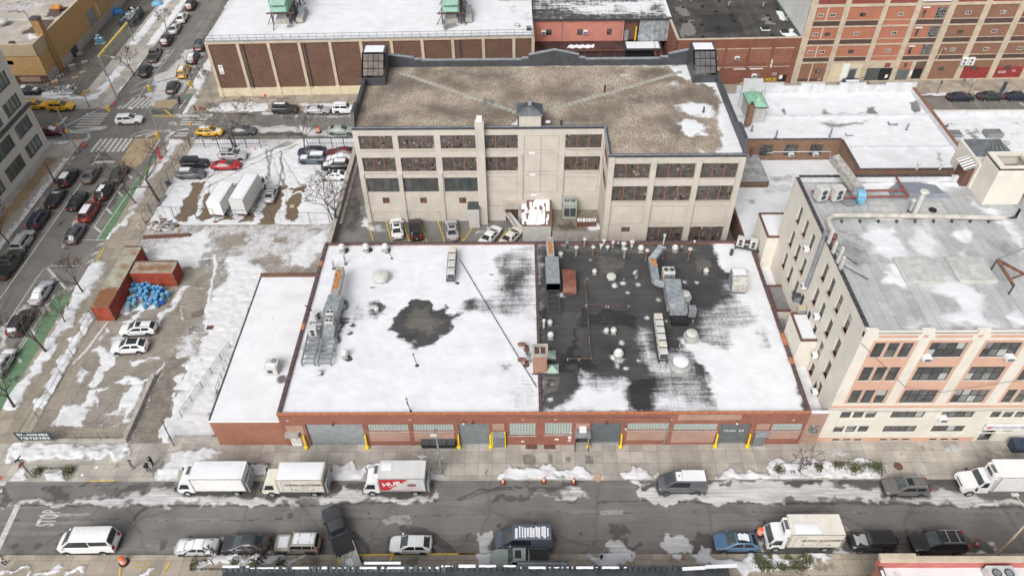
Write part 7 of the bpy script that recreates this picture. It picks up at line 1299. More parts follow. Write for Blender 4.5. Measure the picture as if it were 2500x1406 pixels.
def pain(t,xb,x1,yy,zf,zt):
 y=yy+.045;tm=lambda x,z:plane_M((x,y,z),(-1,0,0),(0,0,1))
 text('LE PAIN QUOTIDIEN',.42,M_inkb,'lettering',t,tm(xb+2.05,zf+1.42),1.05,.003,1,0,.012)
 text('BOULANGERIE',.13,M_inkb,'lettering',t,tm(xb+2.05,zf+1.12),1.5,.003,1.3)
 b=MB()
 for s in(-1,1):
  for k in range(5):a=.5+.25*k;b.bar((xb+2.05+s*(.6+.1*k),y,zf+.42),(xb+2.05+s*(.7+.1*k),y,zf+.5+.05*k),.03,M_inkb,.01)
 b.tube([(xb+2.05+.42*math.cos(k*math.pi/8),y,zf+.62+.24*math.sin(k*math.pi/8))for k in range(17)],.015,M_inkb,4);b.build('emblem',t)
 b=MB()
 for q in((x1-.55,zf+.1,x1-.52,zt-.4),(x1-1.45,zf+.1,x1-1.42,zt-.4),(x1-1.45,zt-.42,x1-.52,zt-.39)):b.box(q[0],y-.04,q[1],q[2],y-.03,q[3],M_inkb)
 for z in(.5,1.3):b.box(x1-1.6,y-.04,zf+z,x1-1.3,y-.02,zf+z+.04,M_inkb)
 b.build('side_door',t)
def hub(t,xb,x1,yy,zf,zt):
 y=yy+.04;tm=lambda x,z:plane_M((x,y+.012,z),(-1,0,0),(0,0,1));b=MB();b.face([(x1-.1,y,zt-.1),(x1-.1,y,zf+.35),(x1-.9,y,zf+.3),(xb+1.7,y,zt-.1)],M_rd);b.face([(x1-.1,y-.004,zf+.3),(x1-.1,y-.004,zf+.2),(xb+.2,y-.004,zf+.2),(xb+.2,y-.004,zf+.26)],M_rd);b.build('red_panel',t)
 text('HUB',.95,M_white,'lettering',t,plane_M((x1-1.35,y+.012,zt-.95),(-.985,0,.17),(.17,0,.985)),1.1,.004,.95,0,.03);text('TRUCK RENTAL',.16,M_white,'lettering',t,tm(x1-1.6,zt-1.5),1.1);
 b=MB();b.add([(xb+1.45+.5*math.cos(k*.3927),y+.01,zf+1.25+.25*math.sin(k*.3927))for k in range(16)],[list(range(16))[::-1]],mat('panel_maroon',(.2,.02,.03),.5,var=0));b.build('oval_emblem',t);text('HUB',.2,M_white,'lettering',t,tm(xb+1.45,zf+1.25),1.2)
 text('Serving New York',.2,M_rd,'lettering',t,tm(xb+1.6,zf+.72),1.1,.003,1,.3)
box_truck(533,1168,180,'plain white box truck, leftmost of three on the north kerb','plain',CURB,None,[(0.04,.98,.06,.96)],True,5.6,2.3)
box_truck(731,1170,180,'cream box truck with dark lettering at the north kerb, middle of three','cream',CURB,pain,[(.03,.97,.04,.97)],False,4.9,2.3,'cream')
box_truck(977,1168,180,'white box truck with red diagonal panel and HUB lettering','grey',CURB,hub,[(.72,.95,.1,.55)],True,4.9,2.45)
box_truck(1971,1302,180,'cream box truck with lettering at the south kerb behind an orange drum','cream',SCURB,pain,[(.45,.93,.42,.95)],True,5.2,2.5)
box_truck(2490,1170,180,'white truck with long bonnet cut by the right edge','plain',CURB,None,None,True,7.5,2.7,'white',True,1.6)
box_truck(545,487,84,'smaller of two white box trucks parked side by side in the lot','plain','white box trucks in the parking lot',None,[(.05,.95,.05,.95)],False,5.2,2.35,gate=False,z0=.1)
box_truck(605,477,84,'larger of two white box trucks parked side by side in the lot','grey','white box trucks in the parking lot',None,[(.05,.97,.05,.95)],False,6.9,2.7,gate=False,z0=.1)
for(px,py,nm,a,sc)in((1279,1312,'slate',(-2.5,.9,-.6,.75),1),(1666,1174,'grey',(-2.6,.2,-.75,.72),.88)):
 for o in[o for o in COL.objects if o.name.startswith('van')and o.get('category')=='van' and abs(o.location.x-G(px,py,1.2 if sc<1 else 1.25)[0])<.2]:
  b=MB();n=12 if nm=='slate' else 1
  for i in range(n):
   x0,x1=a[0]+(a[1]-a[0])*i/n,a[0]+(a[1]-a[0])*(i+(rnd.uniform(.55,.98)if n>1 else 1))/n;b.bev(x0,a[2]+(rnd.uniform(0,.3)if n>1 else 0),2.56,x1,a[3]-(rnd.uniform(0,.25)if n>1 else 0),2.6 if n>1 else 2.68,SNOW,.03)
  b.build('snow_cover',o)
  if n==1:b=MB();b.bev(.25,-.5,2.55,.95,.7,2.75,M_white,.06);b.cyl(.6,.1,2.75,2.77,.1,M_black,10);b.build('roof_unit',o)
t=thing('utility_trailer','open white-lined trailer hitched behind the crossing pickup','trailer',(*G(853,1366,.8),.15),R_(117));b=MB();b.box(-1.9,-.95,.5,1.7,.95,.58,M_offw)
for q in((-1.9,-.95,1.7,-.88),(-1.9,.88,1.7,.95),(-1.9,-.88,-1.83,.88),(1.63,-.88,1.7,.88)):b.box(q[0],q[1],.58,q[2],q[3],1.0,M_offw)
b.build('tray',t);b=MB();b.cbox(-.3,.1,.58,.8,.7,.03,M_white,.2)
b.tube([(.9,-.3,.62),(.5,.3,.62),(0,.5,.62),(-.8,.2,.62),(-1.3,-.4,.62)],.02,M_trim,4);b.tube([(.6,.5,.62),(.2,-.3,.62),(.7,-.5,.62)],.02,M_trim,4);b.build('cargo',t);wheels(t,(-.3,),1.12,.3,.2);b=MB();b.bar((1.7,0,.5),(2.6,0,.5),.08,M_trim);b.build('drawbar',t)
# ================================================================ rooftop equipment
M_alum=mat('weathered_aluminium',(.43,.43,.415),.45,.3,var=.12,scale=2.5);M_rduct=mat('rust_streaked_duct',(.42,.40,.37),.5,.3,var=.3,scale=2.2);M_orust=mat('orange_rust_patch',(.40,.17,.06),.8,var=.45,scale=3)
def vent(kind,q,z,label,s=1.,h=1.,m=None,group=None,rz=0.):
 """q: where the foot stands; kinds: fan (curb, drum, domed cap), big (up-blast fan), pipe (capped stack), stub, dome, bend"""
 x,y=G(*q,z);nm={'fan':'roof_fan','big':'exhaust_fan','pipe':'vent_pipe','stub':'roof_stub','dome':'roof_ventilator','bend':'vent_bend'}[kind];s*=.9 if kind in('fan','big')else 1;t=thing(nm,label,'fan' if kind in('fan','big')else 'vent',(x,y,z),rz,group);a=MB();b=MB();m=m or M_alum
 if kind=='fan':
  a.box(-.36*s,-.36*s,0,.36*s,.36*s,.32*s,m);a.build('curb',t);b.cyl(0,0,.32*s,.6*s,.27*s,m,14);b.lathe(0,0,[(.42*s,.6*s),(.5*s,.68*s),(.5*s,.85*s),(.38*s,.98*s),(.36*s,1.08*s)],M_offw,18);c=b.build('fan_housing',t);d=MB();d.lathe(0,0,[(.3*s,1.08*s),(.27*s,1.14*s),(.1*s,1.18*s)],SNOW if s>.8 else M_offw,14);d.build('cap',c)
 elif kind=='big':
  a.box(-.75*s,-.7*s,0,.75*s,.7*s,.45*s,m);a.build('curb',t);b.lathe(0,0,[(.6*s,.45*s),(.62*s,.6*s),(.95*s,.72*s),(1.0*s,.82*s),(.95*s,.9*s),(.72*s,.98*s),(.7*s,1.35*s)],M_alum,26);c=b.build('fan_housing',t);d=MB();d.lathe(0,0,[(.72*s,1.3*s),(.7*s,1.42*s),(.55*s,1.52*s),(.2*s,1.56*s)],SNOW if s>1.05 else M_offw,22);d.build('cap',c)
 elif kind=='dome':a.box(-.7*s,-.6*s,0,.7*s,.6*s,.45*s,m);a.build('curb',t);b.lathe(0,0,[(.8*s,.45*s),(1.0*s,.55*s),(1.02*s,.85*s),(.9*s,1.05*s),(.5*s,1.15*s),(.1*s,1.18*s)],M_offw,24);b.build('dome',t)
 elif kind=='pipe':
  r=.13*s;a.cyl(0,0,0,h,r,m or M_galv,10);a.lathe(0,0,[(r*2,0),(r*1.4,.15)],M_dark,10);a.build('stack',t);b.lathe(0,0,[(r*1.6,h-.02),(r*1.9,h+.1),(r*1.6,h+.22),(r*.6,h+.27)],M_offw if m is not M_dark else M_galv,10);b.build('cap',t)
 elif kind=='stub':a.cyl(0,0,0,h,.1*s,m,8);a.lathe(0,0,[(.22*s,0),(.12*s,.2)],M_dark,8);a.build('pipe',t)
 elif kind=='bend':a.tube([(0,0,0),(0,0,h*.6),(.12*s,.1,h*.9),(.45*s,.3,h),(.75*s,.45,h*.85)],.22*s,m,10);a.build('elbow',t);b.cyl(0,0,0,.1,.3*s,M_dark,10);b.build('flange',t)
 return t
z=AZ;VG='vents along the back of the warehouse roof'
for i,q in enumerate(((575,158),(745,156),(884,155))):vent('fan',AL(*q),z,'silver drum fan on melted dark patch, %s of three along the back left parapet'%('leftmost','middle','rightmost')[i],1.15,group=VG)
vent('pipe',AL(597,248),z,'tall thin vent pipe below the leftmost drum fan',.9,1.7,M_galv);vent('pipe',AL(514,283),z,'shorter grey vent pipe nearest the left parapet at the back',.9,1.2,M_galv);vent('dome',AL(855,366),z,'large cream round roof ventilator on white snow',1.05)
vent('fan',AL(820,585),z,'small fan in a dark melted patch left of the frozen puddle',.75);vent('fan',AL(596,912),z,'drum fan beside melted circle near the ladder frames',1.05);vent('fan',AL(413,1040),z,'small fan in snow nearest the left parapet at the front',.75)
for q,lb in(((640,690),'white stub pipe, upper of two beside the left duct'),((625,748),'white stub pipe, lower of two beside the left duct')):vent('stub',AL(*q),z,lb,.9,.9,M_offw)
for q,h,lb in(((1108,973),2.0,'thin dark pole leaning at the tip of the puddle'),((1063,1305),2.4,'pair of thin dark poles at the front parapet'),((928,212),1.6,'thin bare pole beside the rightmost drum fan at the back')):
 x,y=G(*AL(*q),z);b=MB();b.bar((0,0,0),(-.25,0,h),.07,M_dark);b.bar((-.35,0,h),(-.1,0,h),.09,M_dark);b.cyl(0,0,0,.08,.16,M_dark,8)
 if 'pair' in lb:b.bar((.1,0,0),(-.3,.05,h*.7),.06,M_dark)
 tag(b.build('roof_pole',None,(x,y,z)),lb,'pole')
SM=((248,150,1.1,'w',1),(318,195,.8,'f',.8),(363,135,.9,'d',1),(428,190,1.5,'g',1.3),(487,135,1.6,'g',1),(548,180,1.3,'r',1.2),(607,140,.6,'w',1.2),(627,110,.7,'w',1.2),(652,152,.6,'g',1.2),(690,138,1.1,'g',1),(727,132,.8,'d',1),(765,150,1.2,'w',1.6),(772,205,1.6,'g',1.2),(826,130,1.0,'w',1.5),(890,160,1,'F',1.05),(928,220,1.7,'r',1.2),(1016,160,.9,'r',1),(1052,112,1.7,'w',.9),(1046,203,1.7,'r',1.2),(1133,158,1,'F',1.05),(1179,163,.9,'d',1),(1232,210,1.7,'r',1.3),(1270,118,.7,'r',.8))
OR=['first','second','third','fourth','fifth','sixth','seventh','eighth','ninth','tenth','eleventh'];cnt={};DS={'w':'pale capped vent pipe','d':'dark capped vent pipe','g':'grey metal vent pipe','r':'rusty capped vent pipe','f':'small white fan','F':'white drum fan'}
for x,y,h,k,s in SM:
 i=cnt.get(k,0);cnt[k]=i+1;lb='%s, %s of its kind from the left along the black back edge'%(DS[k],OR[i])
 if k in 'fF':vent('fan',AR(x,y),z,lb,s*.95,group=VG)
 else:vent('pipe',AR(x,y),z,lb,s,h*.95,{'w':M_offw,'d':M_dark,'g':M_galv,'r':M_rust}[k],VG)
for q,s,lb in(((560,318),.75,'small white fan on black roof above the rust pipe run'),((1355,315),.8,'small white fan near the snow edge at upper right of black roof'),((242,682),.75,'small fan just below the steel frame beside the middle parapet'),((246,778),.9,'fan in a snow ring above the brick chimney'),((645,738),.7,'small white fan in a snow ring at centre of black roof'),((695,742),.85,'open-topped grey fan next to the small white one at centre'),((728,920),1.3,'wide low fan in a snow ring right of the green skylights')):vent('fan',AR(*q),z,lb,s)
vent('pipe',AR(198,708),z,'thin pale pipe stack beside the middle parapet',.9,1.3,M_offw);vent('stub',AR(1165,848),z,'short pipe in a snow ring left of the middle big fan',1,.7,M_galv);vent('stub',AR(1262,670),z,'short pipe in a snow ring right of the duct',1,.5,M_galv)
vent('dome',AR(680,355),z,'pale box-based vent on the black roof near the snow patches',.62);vent('bend',AR(858,352),z,'galvanised bend with rusty mouth on black roof',1,1.6,M_galv,rz=R_(200))
for q,s,lb in(((1195,512),1.05,'cream up-blast fan right of the galvanised duct'),((1245,792),1.05,'cream up-blast fan in the snow, middle of three big ones'),((1163,1010),1.4,'largest up-blast fan with snow cap near the front')):vent('big',AR(*q),z,lb,s)
for q,lb in(((1890,862),'brown hooked vent, upper of two left of the brick chimney'),((1890,972),'brown hooked vent, lower of two left of the brick chimney')):vent('bend',AL(*q),z,lb,1.1,1.1,M_rust,rz=R_(150))
def slope_box(b,p,q,w,h,z0,z1,m):
 b.bar((p[0],p[1],z0+h/2),(q[0],q[1],z1+h/2),w,m,h)
def ladder_frame(b,p,q,w,zt,m,n):
 p,q=Vector((*p,0)),Vector((*q,0));d=(q-p).normalized();s=Vector((-d.y,d.x,0))*w/2;L=(q-p).length
 for e in(-1,1):
  b.bar(tuple(p+s*e+Vector((0,0,zt))),tuple(q+s*e+Vector((0,0,zt))),.16,m,.22)
  for k in range(int(L/2.2)+1):r=p+d*min(L,.15+k*2.2)+s*e;b.bar(tuple(r),tuple(r+Vector((0,0,zt))),.14,m)
 for k in range(n+1):r=p+d*L*k/n+Vector((0,0,zt));b.bar(tuple(r-s),tuple(r+s),.1,m,.16)
def condenser(t,x,y,zz,rz,top=False,s=1.):
 b=MB(Matrix.Translation((x,y,zz))@Matrix.Rotation(rz,4,'Z')@Matrix.Scale(s,4));b.bev(-.5,-.42,0,.5,.42,1.25,M_offw,.04);c=b.build('condenser',t);b=MB(b.M)
 for k in(-.2,.2)if top else(.38,.9):b.tube([(k*1.2,0,1.25),(k*1.2,0,1.28)]if top else[(0,-.42,k),(0,-.45,k)],.2 if top else .24,M_dark,14)
 if top:b.box(-.42,-.435,.2,.42,-.42,1.05,M_grey)
 b.build('fan_grille',c)
 # left dunnage
def ground_frame(q):return G(*AL(*q),z)
t=thing('duct_dunnage','left steel ladder frame carrying two condensers by the left parapet','steel frame',(0,0,z));b=MB();p0,p1=ground_frame((333,985)),ground_frame((398,690));ladder_frame(b,p0,p1,1.45,.7,M_grey,9);b.build('frame',t);m=lambda u:(p0[0]+(p1[0]-p0[0])*u,p0[1]+(p1[1]-p0[1])*u);condenser(t,*m(.68),.8,R_(8));condenser(t,*m(1.08),.8,R_(50));b=MB();b.bar((*m(1.15),.7),(m(1.15)[0]-1.2,m(1.15)[1],2.6),.12,M_dark);b.build('post',t)
t=thing('duct_dunnage','right steel ladder frame with galvanised air handler and tall rust-streaked duct','steel frame',(0,0,z));b=MB();p0,p1=ground_frame((450,985)),ground_frame((525,620));ladder_frame(b,p0,p1,1.5,.7,M_grey,11);b.build('frame',t);m=lambda u:(p0[0]+(p1[0]-p0[0])*u,p0[1]+(p1[1]-p0[1])*u)
b=MB();b.cbox(*m(.98),.8,1.7,3.2,1.5,M_galv,R_(-4));b.bar((*m(.72),1.2),(*m(.45),.95),1.3,M_galv,.7);b.build('air_handler',t);condenser(t,*m(.80),1.3,R_(0),True,.95);condenser(t,*m(.66),1.0,R_(0),True,.95);b=MB();b.bar((*m(1.18),1.7),(*m(1.8),1.7),1.0,M_rduct,1.2);b.bar((*m(1.3),2.32),(*m(1.72),2.32),.6,M_orust,.04);b.build('duct',t)
def ac_train(q0,q1,cf,n,lb,first=.0):
 a,c=G(*cf(*q0),z),G(*cf(*q1),z);t=thing('condenser_row',lb,'air conditioners',(0,0,z));b=MB();ladder_frame(b,a,c,.9,.45,M_dark,n*2);b.build('frame',t)
 for k in range(n):
  u=(k+.5)/n;x,y=a[0]+(c[0]-a[0])*u,a[1]+(c[1]-a[1])*u;b=MB();b.bev(x-.48,y-.62*abs(c[1]-a[1])/n/1.6,.5,x+.48,y+.62*abs(c[1]-a[1])/n/1.6,1.55,M_offw if k%4 else mat('beige_unit',(.56,.53,.45),.5),.05);o=b.build('condenser',t);b=MB();yy=y-.62*abs(c[1]-a[1])/n/1.6
  b.box(x-.42,yy-.02,.6,x+.42,yy,1.4,M_dark);b.box(x+.48,yy+.15,.6,x+.5,yy+.9,1.4,M_grey);b.build('coil',o)
 b=MB();b.tube([(a[0]-.6,a[1],.35),((a[0]+c[0])/2-.62,(a[1]+c[1])/2,.3),(c[0]-.55,c[1],.35)],.09,M_dark,5);b.build('refrigerant_pipe',t);return t
ac_train((1368,175),(1352,385),AL,4,'row of four pale condensers on a dark frame at the back of the snowy half');ac_train((1005,655),(1048,955),AR,6,'row of six pale condensers marching toward the big front fan')
t=thing('condenser_row','pair of pale condensers at the back right corner of the warehouse','air conditioners',(*G(*AR(1640,140),z),z));condenser(t,-.8,.2,.6,R_(-20));condenser(t,.8,-.3,.6,R_(-20));b=MB();b.bar((-1.5,.4,.5),(1.5,-.6,.5),.2,M_dark);b.bar((-1.5,-.1,.5),(1.5,-1.1,.5),.2,M_dark);b.cyl(-2.2,-1.2,0,.9,.25,M_dark,8)
for s in(-1.4,1.4):b.bar((s,0,0),(s,0,.5),.15,M_dark)
b.build('frame',t)
# duct on the black roof, left
t=thing('roof_duct','galvanised duct with orange rust patch on a black frame beside the middle parapet','duct',(0,0,z));a,c=G(*AR(255,290),z),G(*AR(262,470),z);e=G(*AR(268,625),z);b=MB();ladder_frame(b,e,a,1.5,.8,M_dark,9);b.build('frame',t);b=MB();xx=(a[0]+c[0])/2;b.box(xx-.85,c[1],.9,xx+.85,a[1]+.4,2.0,M_galv)
for k in range(4):b.box(xx-.87,c[1]+k*1.35,.88,xx+.87,c[1]+k*1.35+.06,2.02,M_grey)
b.bar((xx-.1,a[1]+.4,1.4),(xx-.2,a[1]+4.4,1.6),.95,M_rduct,.8);b.build('duct',t);b=MB();b.bar((xx-.12,a[1]+1.2,1.87),(xx-.17,a[1]+3.4,1.98),.5,M_orust,.03);b.build('rust_patch',t)
def hood(q,lb,m,w,L,h,sn=False,sk=False):
 x,y=G(*AR(*q),z);t=thing('intake_hood',lb,'duct hood',(x,y,z));b=MB();n=8;prof=[(L*(1-math.cos(math.pi/2*k/n)),h*math.sin(math.pi/2*k/n))for k in range(n+1)];prof=[(0,.5)]+[(p[0],.5+p[1])for p in prof[1:]]+[(L,.3),(0,.3)]
 k=len(prof);vs=[(-w/2,p[0],p[1])for p in prof]+[(w/2,p[0],p[1])for p in prof];b.add(vs,[[i,k+i,k+(i+1)%k,(i+1)%k]for i in range(k)],m,True);b.add(vs,[list(range(k)),list(range(k,2*k))[::-1]],M_galv);b.build('hood',t);b=MB();b.box(-w/2+.1,.05,0,w/2-.1,L-.1,.3,M_dark);b.build('curb',t)
 if sn:b=MB();b.bev(-w/2+.12,L*.45,h+.46,w/2-.12,L*.95,h+.58,SNOW,.06);b.build('snow_cover',t)
hood((382,478),'curved rust-red intake hood on black roof',mat('red_rust_sheet',(.19,.075,.05),.6,.2,var=.25,scale=2),1.7,3.3,1.1);hood((1590,462),'tall rounded rusty hood with snow on top at the snow edge',M_rduct,1.9,2.2,1.9,True)
t=thing('roof_duct','long bent galvanised duct with orange rust and air handler in the middle of black roof','duct',(0,0,z));P=lambda q:G(*AR(*q),z);b=MB();a,c,e,f=P((960,270)),P((990,420)),P((1090,440)),P((1105,610))
b.bar((*a,1.5),(*c,1.2),.95,M_galv,.8);b.bar((a[0]+.1,a[1]-.2,1.6),(a[0]+1.4,a[1]+1.1,2.6),.8,M_galv,.7);b.tube([(*c,1.1),(c[0]+.5,c[1]-.4,1.1),(*e,1.1)],.5,M_galv,8);b.build('duct',t);b=MB();b.bar((a[0]+.02,a[1]-.3,1.93),(a[0]+.25,a[1]-1.8,1.88),.6,M_orust,.03);b.box(c[0]+.6,c[1]-.35,1.6,c[0]+1.5,c[1]-.05,1.63,M_orust);b.build('rust_patch',t)
b=MB();b.cbox(e[0]+.1,e[1]-2.2,.7,2.0,4.3,1.5,M_galv,R_(-2));b.cbox(e[0]+.3,e[1]-4.6,.9,2.1,1.2,.9,M_galv);b.cbox(e[0]+.4,e[1]-5.6,.2,2.0,1.4,.7,M_black);b.cbox(e[0]+2.0,e[1]-4.7,.5,.9,.9,1.2,M_grey);b.build('air_handler',t);b=MB()
for s in(-.9,1.1,2.3):
 for k in(.0,-5.2):b.bar((e[0]+s,e[1]+k-.4,0),(e[0]+s,e[1]+k-.4,.9),.12,M_dark)
b.build('legs',t);condenser(thing('condenser','tall pale condenser beside the bent duct','air conditioner',(*P((1078,372)),z)),0,0,.2,0,True,1.5)
# brick chimney on the parapet, skylights, pipe runs
t=thing('roof_chimney','square brick chimney with pale open top astride the middle parapet','chimney',(*G(*AR(168,1035),z),z));b=MB();b.box(-.75,0,-.3,.8,1.5,3.1,brick('chimney_red',(.30,.13,.085),(.38,.19,.13),(.4,.3,.25),.4,.15));b.build('stack',t);b=MB()
for q in((-.9,-.12,.92,.15),(-.9,1.38,.92,1.64),(-.9,.15,-.6,1.38),(.62,.15,.92,1.38),(-.05,.15,.1,1.38)):b.box(q[0],q[1],3.1,q[2],q[3],3.4,M_conc)
b.box(-.6,.15,3.05,.62,1.38,3.12,M_brown);b.build('chimney_cap',t);b=MB();b.box(-.9,-.1,-.3,.95,0,.15,M_dark);b.build('flashing',t)
for q,w_ in(((236,905),'upper'),((255,1005),'lower')):
 x,y=G(*AR(*q),z);t=thing('pyramid_skylight','small green pyramid skylight right of the chimney, %s of two'%w_,'skylight',(x,y,z));b=MB();b.box(-.75,-.6,0,.75,.6,.25,M_grey);b.build('curb',t);b=MB();g=mat('green_glass',(.26,.38,.31),.35,var=.2);v=[(-.8,-.65,.25),(.8,-.65,.25),(.8,.65,.25),(-.8,.65,.25),(0,0,.85)];b.add(v,[(0,1,4),(1,2,4),(2,3,4),(3,0,4)],g)
 for p in v[:4]:b.bar(p,v[4],.07,M_conc)
 b.build('glazing',t)
M_rp=mat('rust_pipe',(.13,.08,.062),.7,var=.3)
def run(cf,pts,r,m,name,lb,hz=.3,zz=None,feet=True):
 zb=z if zz is None else zz;P_=[(*G(*cf(*q),zb),hz)for q in pts];t=thing(name,lb,'pipe',(0,0,zb));b=MB();b.tube(P_,r,m,6);b.build('pipe',t);b=MB()
 for i in range(len(P_)-1):
  L=math.dist(P_[i],P_[i+1])
  for k in range(int(L/2.5)+1):p=lerp(P_[i],P_[i+1],k*2.5/L);b.box(p[0]-.07,p[1]-.07,0,p[0]+.07,p[1]+.07,hz,M_conc)
 if feet:b.build('pipe_support',t)
run(AR,((492,380),(512,570),(525,810),(540,930)),.06,M_rp,'pipe_run','long rusty gas pipe running front to back on black roof');run(AR,((368,935),(450,935),(538,933)),.06,M_rp,'pipe_run','short rusty pipe joining the long one near the skylights');run(AL,((1418,225),(1520,400),(1680,665),(1850,950),(1962,1132)),.05,M_dark,'pipe_run','thin dark conduit crossing the snowy half diagonally',.15);run(AR,((500,548),(660,558),(835,556)),.04,M_rp,'pipe_run','thin rusty pipe across the middle of black roof');run(AR,((690,360),(770,362),(850,350)),.05,M_dark,'pipe_run','thin dark pipe running to the galvanised bend')
t=thing('rooftop_unit','single packaged rooftop unit with rusty lid on the annex roof','rooftop unit',(*G(668,905,4.65),4.65));b=MB();b.bev(-.75,-.7,.15,.75,.9,1.25,M_offw,.04);b.build('casing',t);b=MB();b.cyl(.2,.45,1.25,1.32,.35,M_grey,16);b.box(-.6,-.5,1.25,.5,.1,1.29,SNOW);b.box(-.4,-.72,.4,.2,-.7,.9,M_dark);b.build('fan_and_grille',t)
# birds over the roof
for q,lb in(((790,418),'small dark pigeon flying over the snow left of the puddle'),((1640,326),'small dark pigeon flying near the streaky melted patch')):
 x,y=G(*AL(*q),z+2);b=MB();b.lathe(0,0,[(.02,-.02),(.06,0),(.02,.05)],M_dark,6);b.add([(-.05,-.16,0),(.05,-.16,0),(.07,.1,.02),(0,.18,.03),(-.07,.1,.02),(0,0,.08)],[(0,1,5),(1,2,5),(2,3,5),(3,4,5),(4,0,5)],M_dark);b.add([(.04,.08,.04),(.04,-.06,.04),(.25,-.05,.12),(.42,-.12,.06),(.25,.08,.13),(-.04,.08,.04),(-.04,-.06,.04),(-.25,-.05,.12),(-.42,-.12,.06),(-.25,.08,.13)],[(0,1,2,4),(4,2,3),(5,9,7,6),(9,8,7)],M_dark);tag(b.build('pigeon',None,(x,y,z+2)),lb,'bird')
 # factory roof and yard
for q,m,h,lb in(((1476,228),M_black,1.3,'dark bent stub pipe on the gravel behind the slabs'),((1370,306),M_black,.8,'short dark pipe at the front gravel edge'),((1717,275),M_dark,.9,'dark pipe standing in the snow on the gravel')):vent('stub',q,16.4,lb,1.2,h,m)
b=MB();b.lathe(0,0,[(.05,0),(.38,.12)],M_white,14);b.M=Matrix.Rotation(R_(70),4,'X');x,y=G(1338,298,16.9);tag(b.build('satellite_dish',None,(x,y,16.8),R_(30)),'small white satellite dish by the factory stair tower','dish')
t=thing('rusty_shed','lean-to shed with rusty corrugated roof half under snow in the factory yard','shed',(*G(*CC(1660,1090)),0));b=MB();b.box(-2.2,0,0,2.0,6.2,3.0,M_offw);b.build('wall',t);b=MB()
for k in range(14):b.bar((-2.2+.32*k,-.1,3.1),(-2.2+.32*k,6.3,4.1),.3,M_rust,.1)
ro=b.build('corrugated_roof',t);b=MB()
for k in range(80):u=rnd.random()**1.7;x0=rnd.uniform(-2.2,1.6);b.bar((x0,6.0*u,3.19+.161*6*u),(x0,min(6.0*u+rnd.uniform(.5,2.2),5.6),3.19+.161*min(6*u+1.2,5.6)),rnd.uniform(.25,.6),SNOW,.05)
b.build('snow_patches',ro)
t=thing('yard_unit','tall grey-green twin-fan chiller beside the rusty shed','chiller',(*G(*CC(1935,890),2.2),2.2));b=MB();b.bev(-1.05,-.1,0,1.05,1.6,2.8,mat('grey_green_unit',(.33,.36,.32),.5,var=.15),.06);b.build('casing',t);b=MB()
for s in(-.45,.45):b.cyl(s,.7,2.8,2.86,.36,M_dark,16);b.cyl(s,.7,2.86,2.9,.12,M_offw,8);b.box(s-.4,-.13,.4,s+.4,-.1,1.9,M_dark)
b.build('fans',t)
t=thing('yard_duct','fat galvanised ductwork against the factory wing wall','duct',(*G(*CC(2090,800),2.2),2.2));b=MB();b.bev(-1.7,0,.6,1.5,1.4,1.5,M_rduct,.15);b.bev(-1.7,.9,1.7,1.5,2.2,2.6,M_galv,.15);b.tube([(1.4,1,.8),(1.9,1.2,1.0),(2.0,1.3,3.0),(1.9,2.0,5.2)],.5,M_galv,12);b.build('duct',t)
t=thing('yard_unit','low brown triple-fan condenser on the yard platform','condenser',(*G(*CC(2080,950),2.2),2.2));b=MB();b.box(-1.4,-.4,0,1.4,.4,1.0,M_brown);b.box(-1.35,-.38,1.0,1.35,.38,1.04,M_white)
for k in(-.85,0,.85):b.cyl(k,0,1.04,1.09,.32,M_black,14);b.cyl(k,0,1.09,1.1,.22,M_white,12)
b.build('casing',t)
b=MB();x,y=G(*CC(1790,1000),2.2);b.box(x,y,0,11.9,89.6,2.15,M_conc);sheet('deck',x,y,11.9,89.6,2.2,surf('muddy_deck',(.16,.14,.11),(.25,.22,.18),amp=.6),[('p','snow',.8,.3,cv(CC,((2060,960),(2200,930),(2210,1000),(2100,1010)))),('p','wet',.6,.3,cv(CC,((1800,940),(1950,920),(2000,980),(1850,1000))))],.2,parent=tag(b.build('yard_platform'),'muddy raised concrete platform carrying the yard machinery','platform'))
t=thing('yard_hut','narrow white metal booth with dark roof at the factory wall','hut',(*G(*CC(1120,972)),0));b=MB();b.box(-.8,0,0,.8,1.8,3.6,M_offw);b.build('wall',t);b=MB();b.box(-.9,-.1,3.6,.9,1.9,3.75,M_dark);b.build('roof',t)
t=thing('wooden_ramp','sloping ramp with dark handrails beside the rusty shed','ramp',(*G(*CC(1470,990)),0));b=MB();b.add([(-2.2,3,1.8),(-1.2,3,1.8),(1.5,-.2,.1),(.3,-.4,.1)],[(0,3,2,1)],M_offw);b.build('deck',t);b=MB()
for dx,q in((0,(-2.2,3,.3,-.4)),(1,(-1.2,3,1.5,-.2))):b.bar((q[0],q[1],2.8),(q[2],q[3],1.1),.07,M_dark);b.bar((q[0],q[1],2.3),(q[2],q[3],.6),.05,M_dark)
b.build('handrail',t)
t=thing('steam_plume','thin white steam drifting from the factory chimney','steam',(-4.5,CYF,18.5));ms=bpy.data.materials.new('steam');ms.use_nodes=True;nt=ms.node_tree;nt.nodes.remove(nt.nodes['Principled BSDF']);pv_=N(nt,'ShaderNodeVolumePrincipled');nt.links.new(pv_.outputs[0],nt.nodes['Material Output'].inputs['Volume']);nt.links.new(math_(nt,'MULTIPLY',ramp(nt,noise(nt,1.4,4,coords(nt)),.42,.75),2.2),pv_.inputs['Density']);b=MB()
b.lathe(0,0,[(.15,0),(.7,.7),(1.1,1.6),(.9,2.4),(.2,2.9)],ms,12);o=b.build('plume',t);o.rotation_euler=(0,R_(14),0)
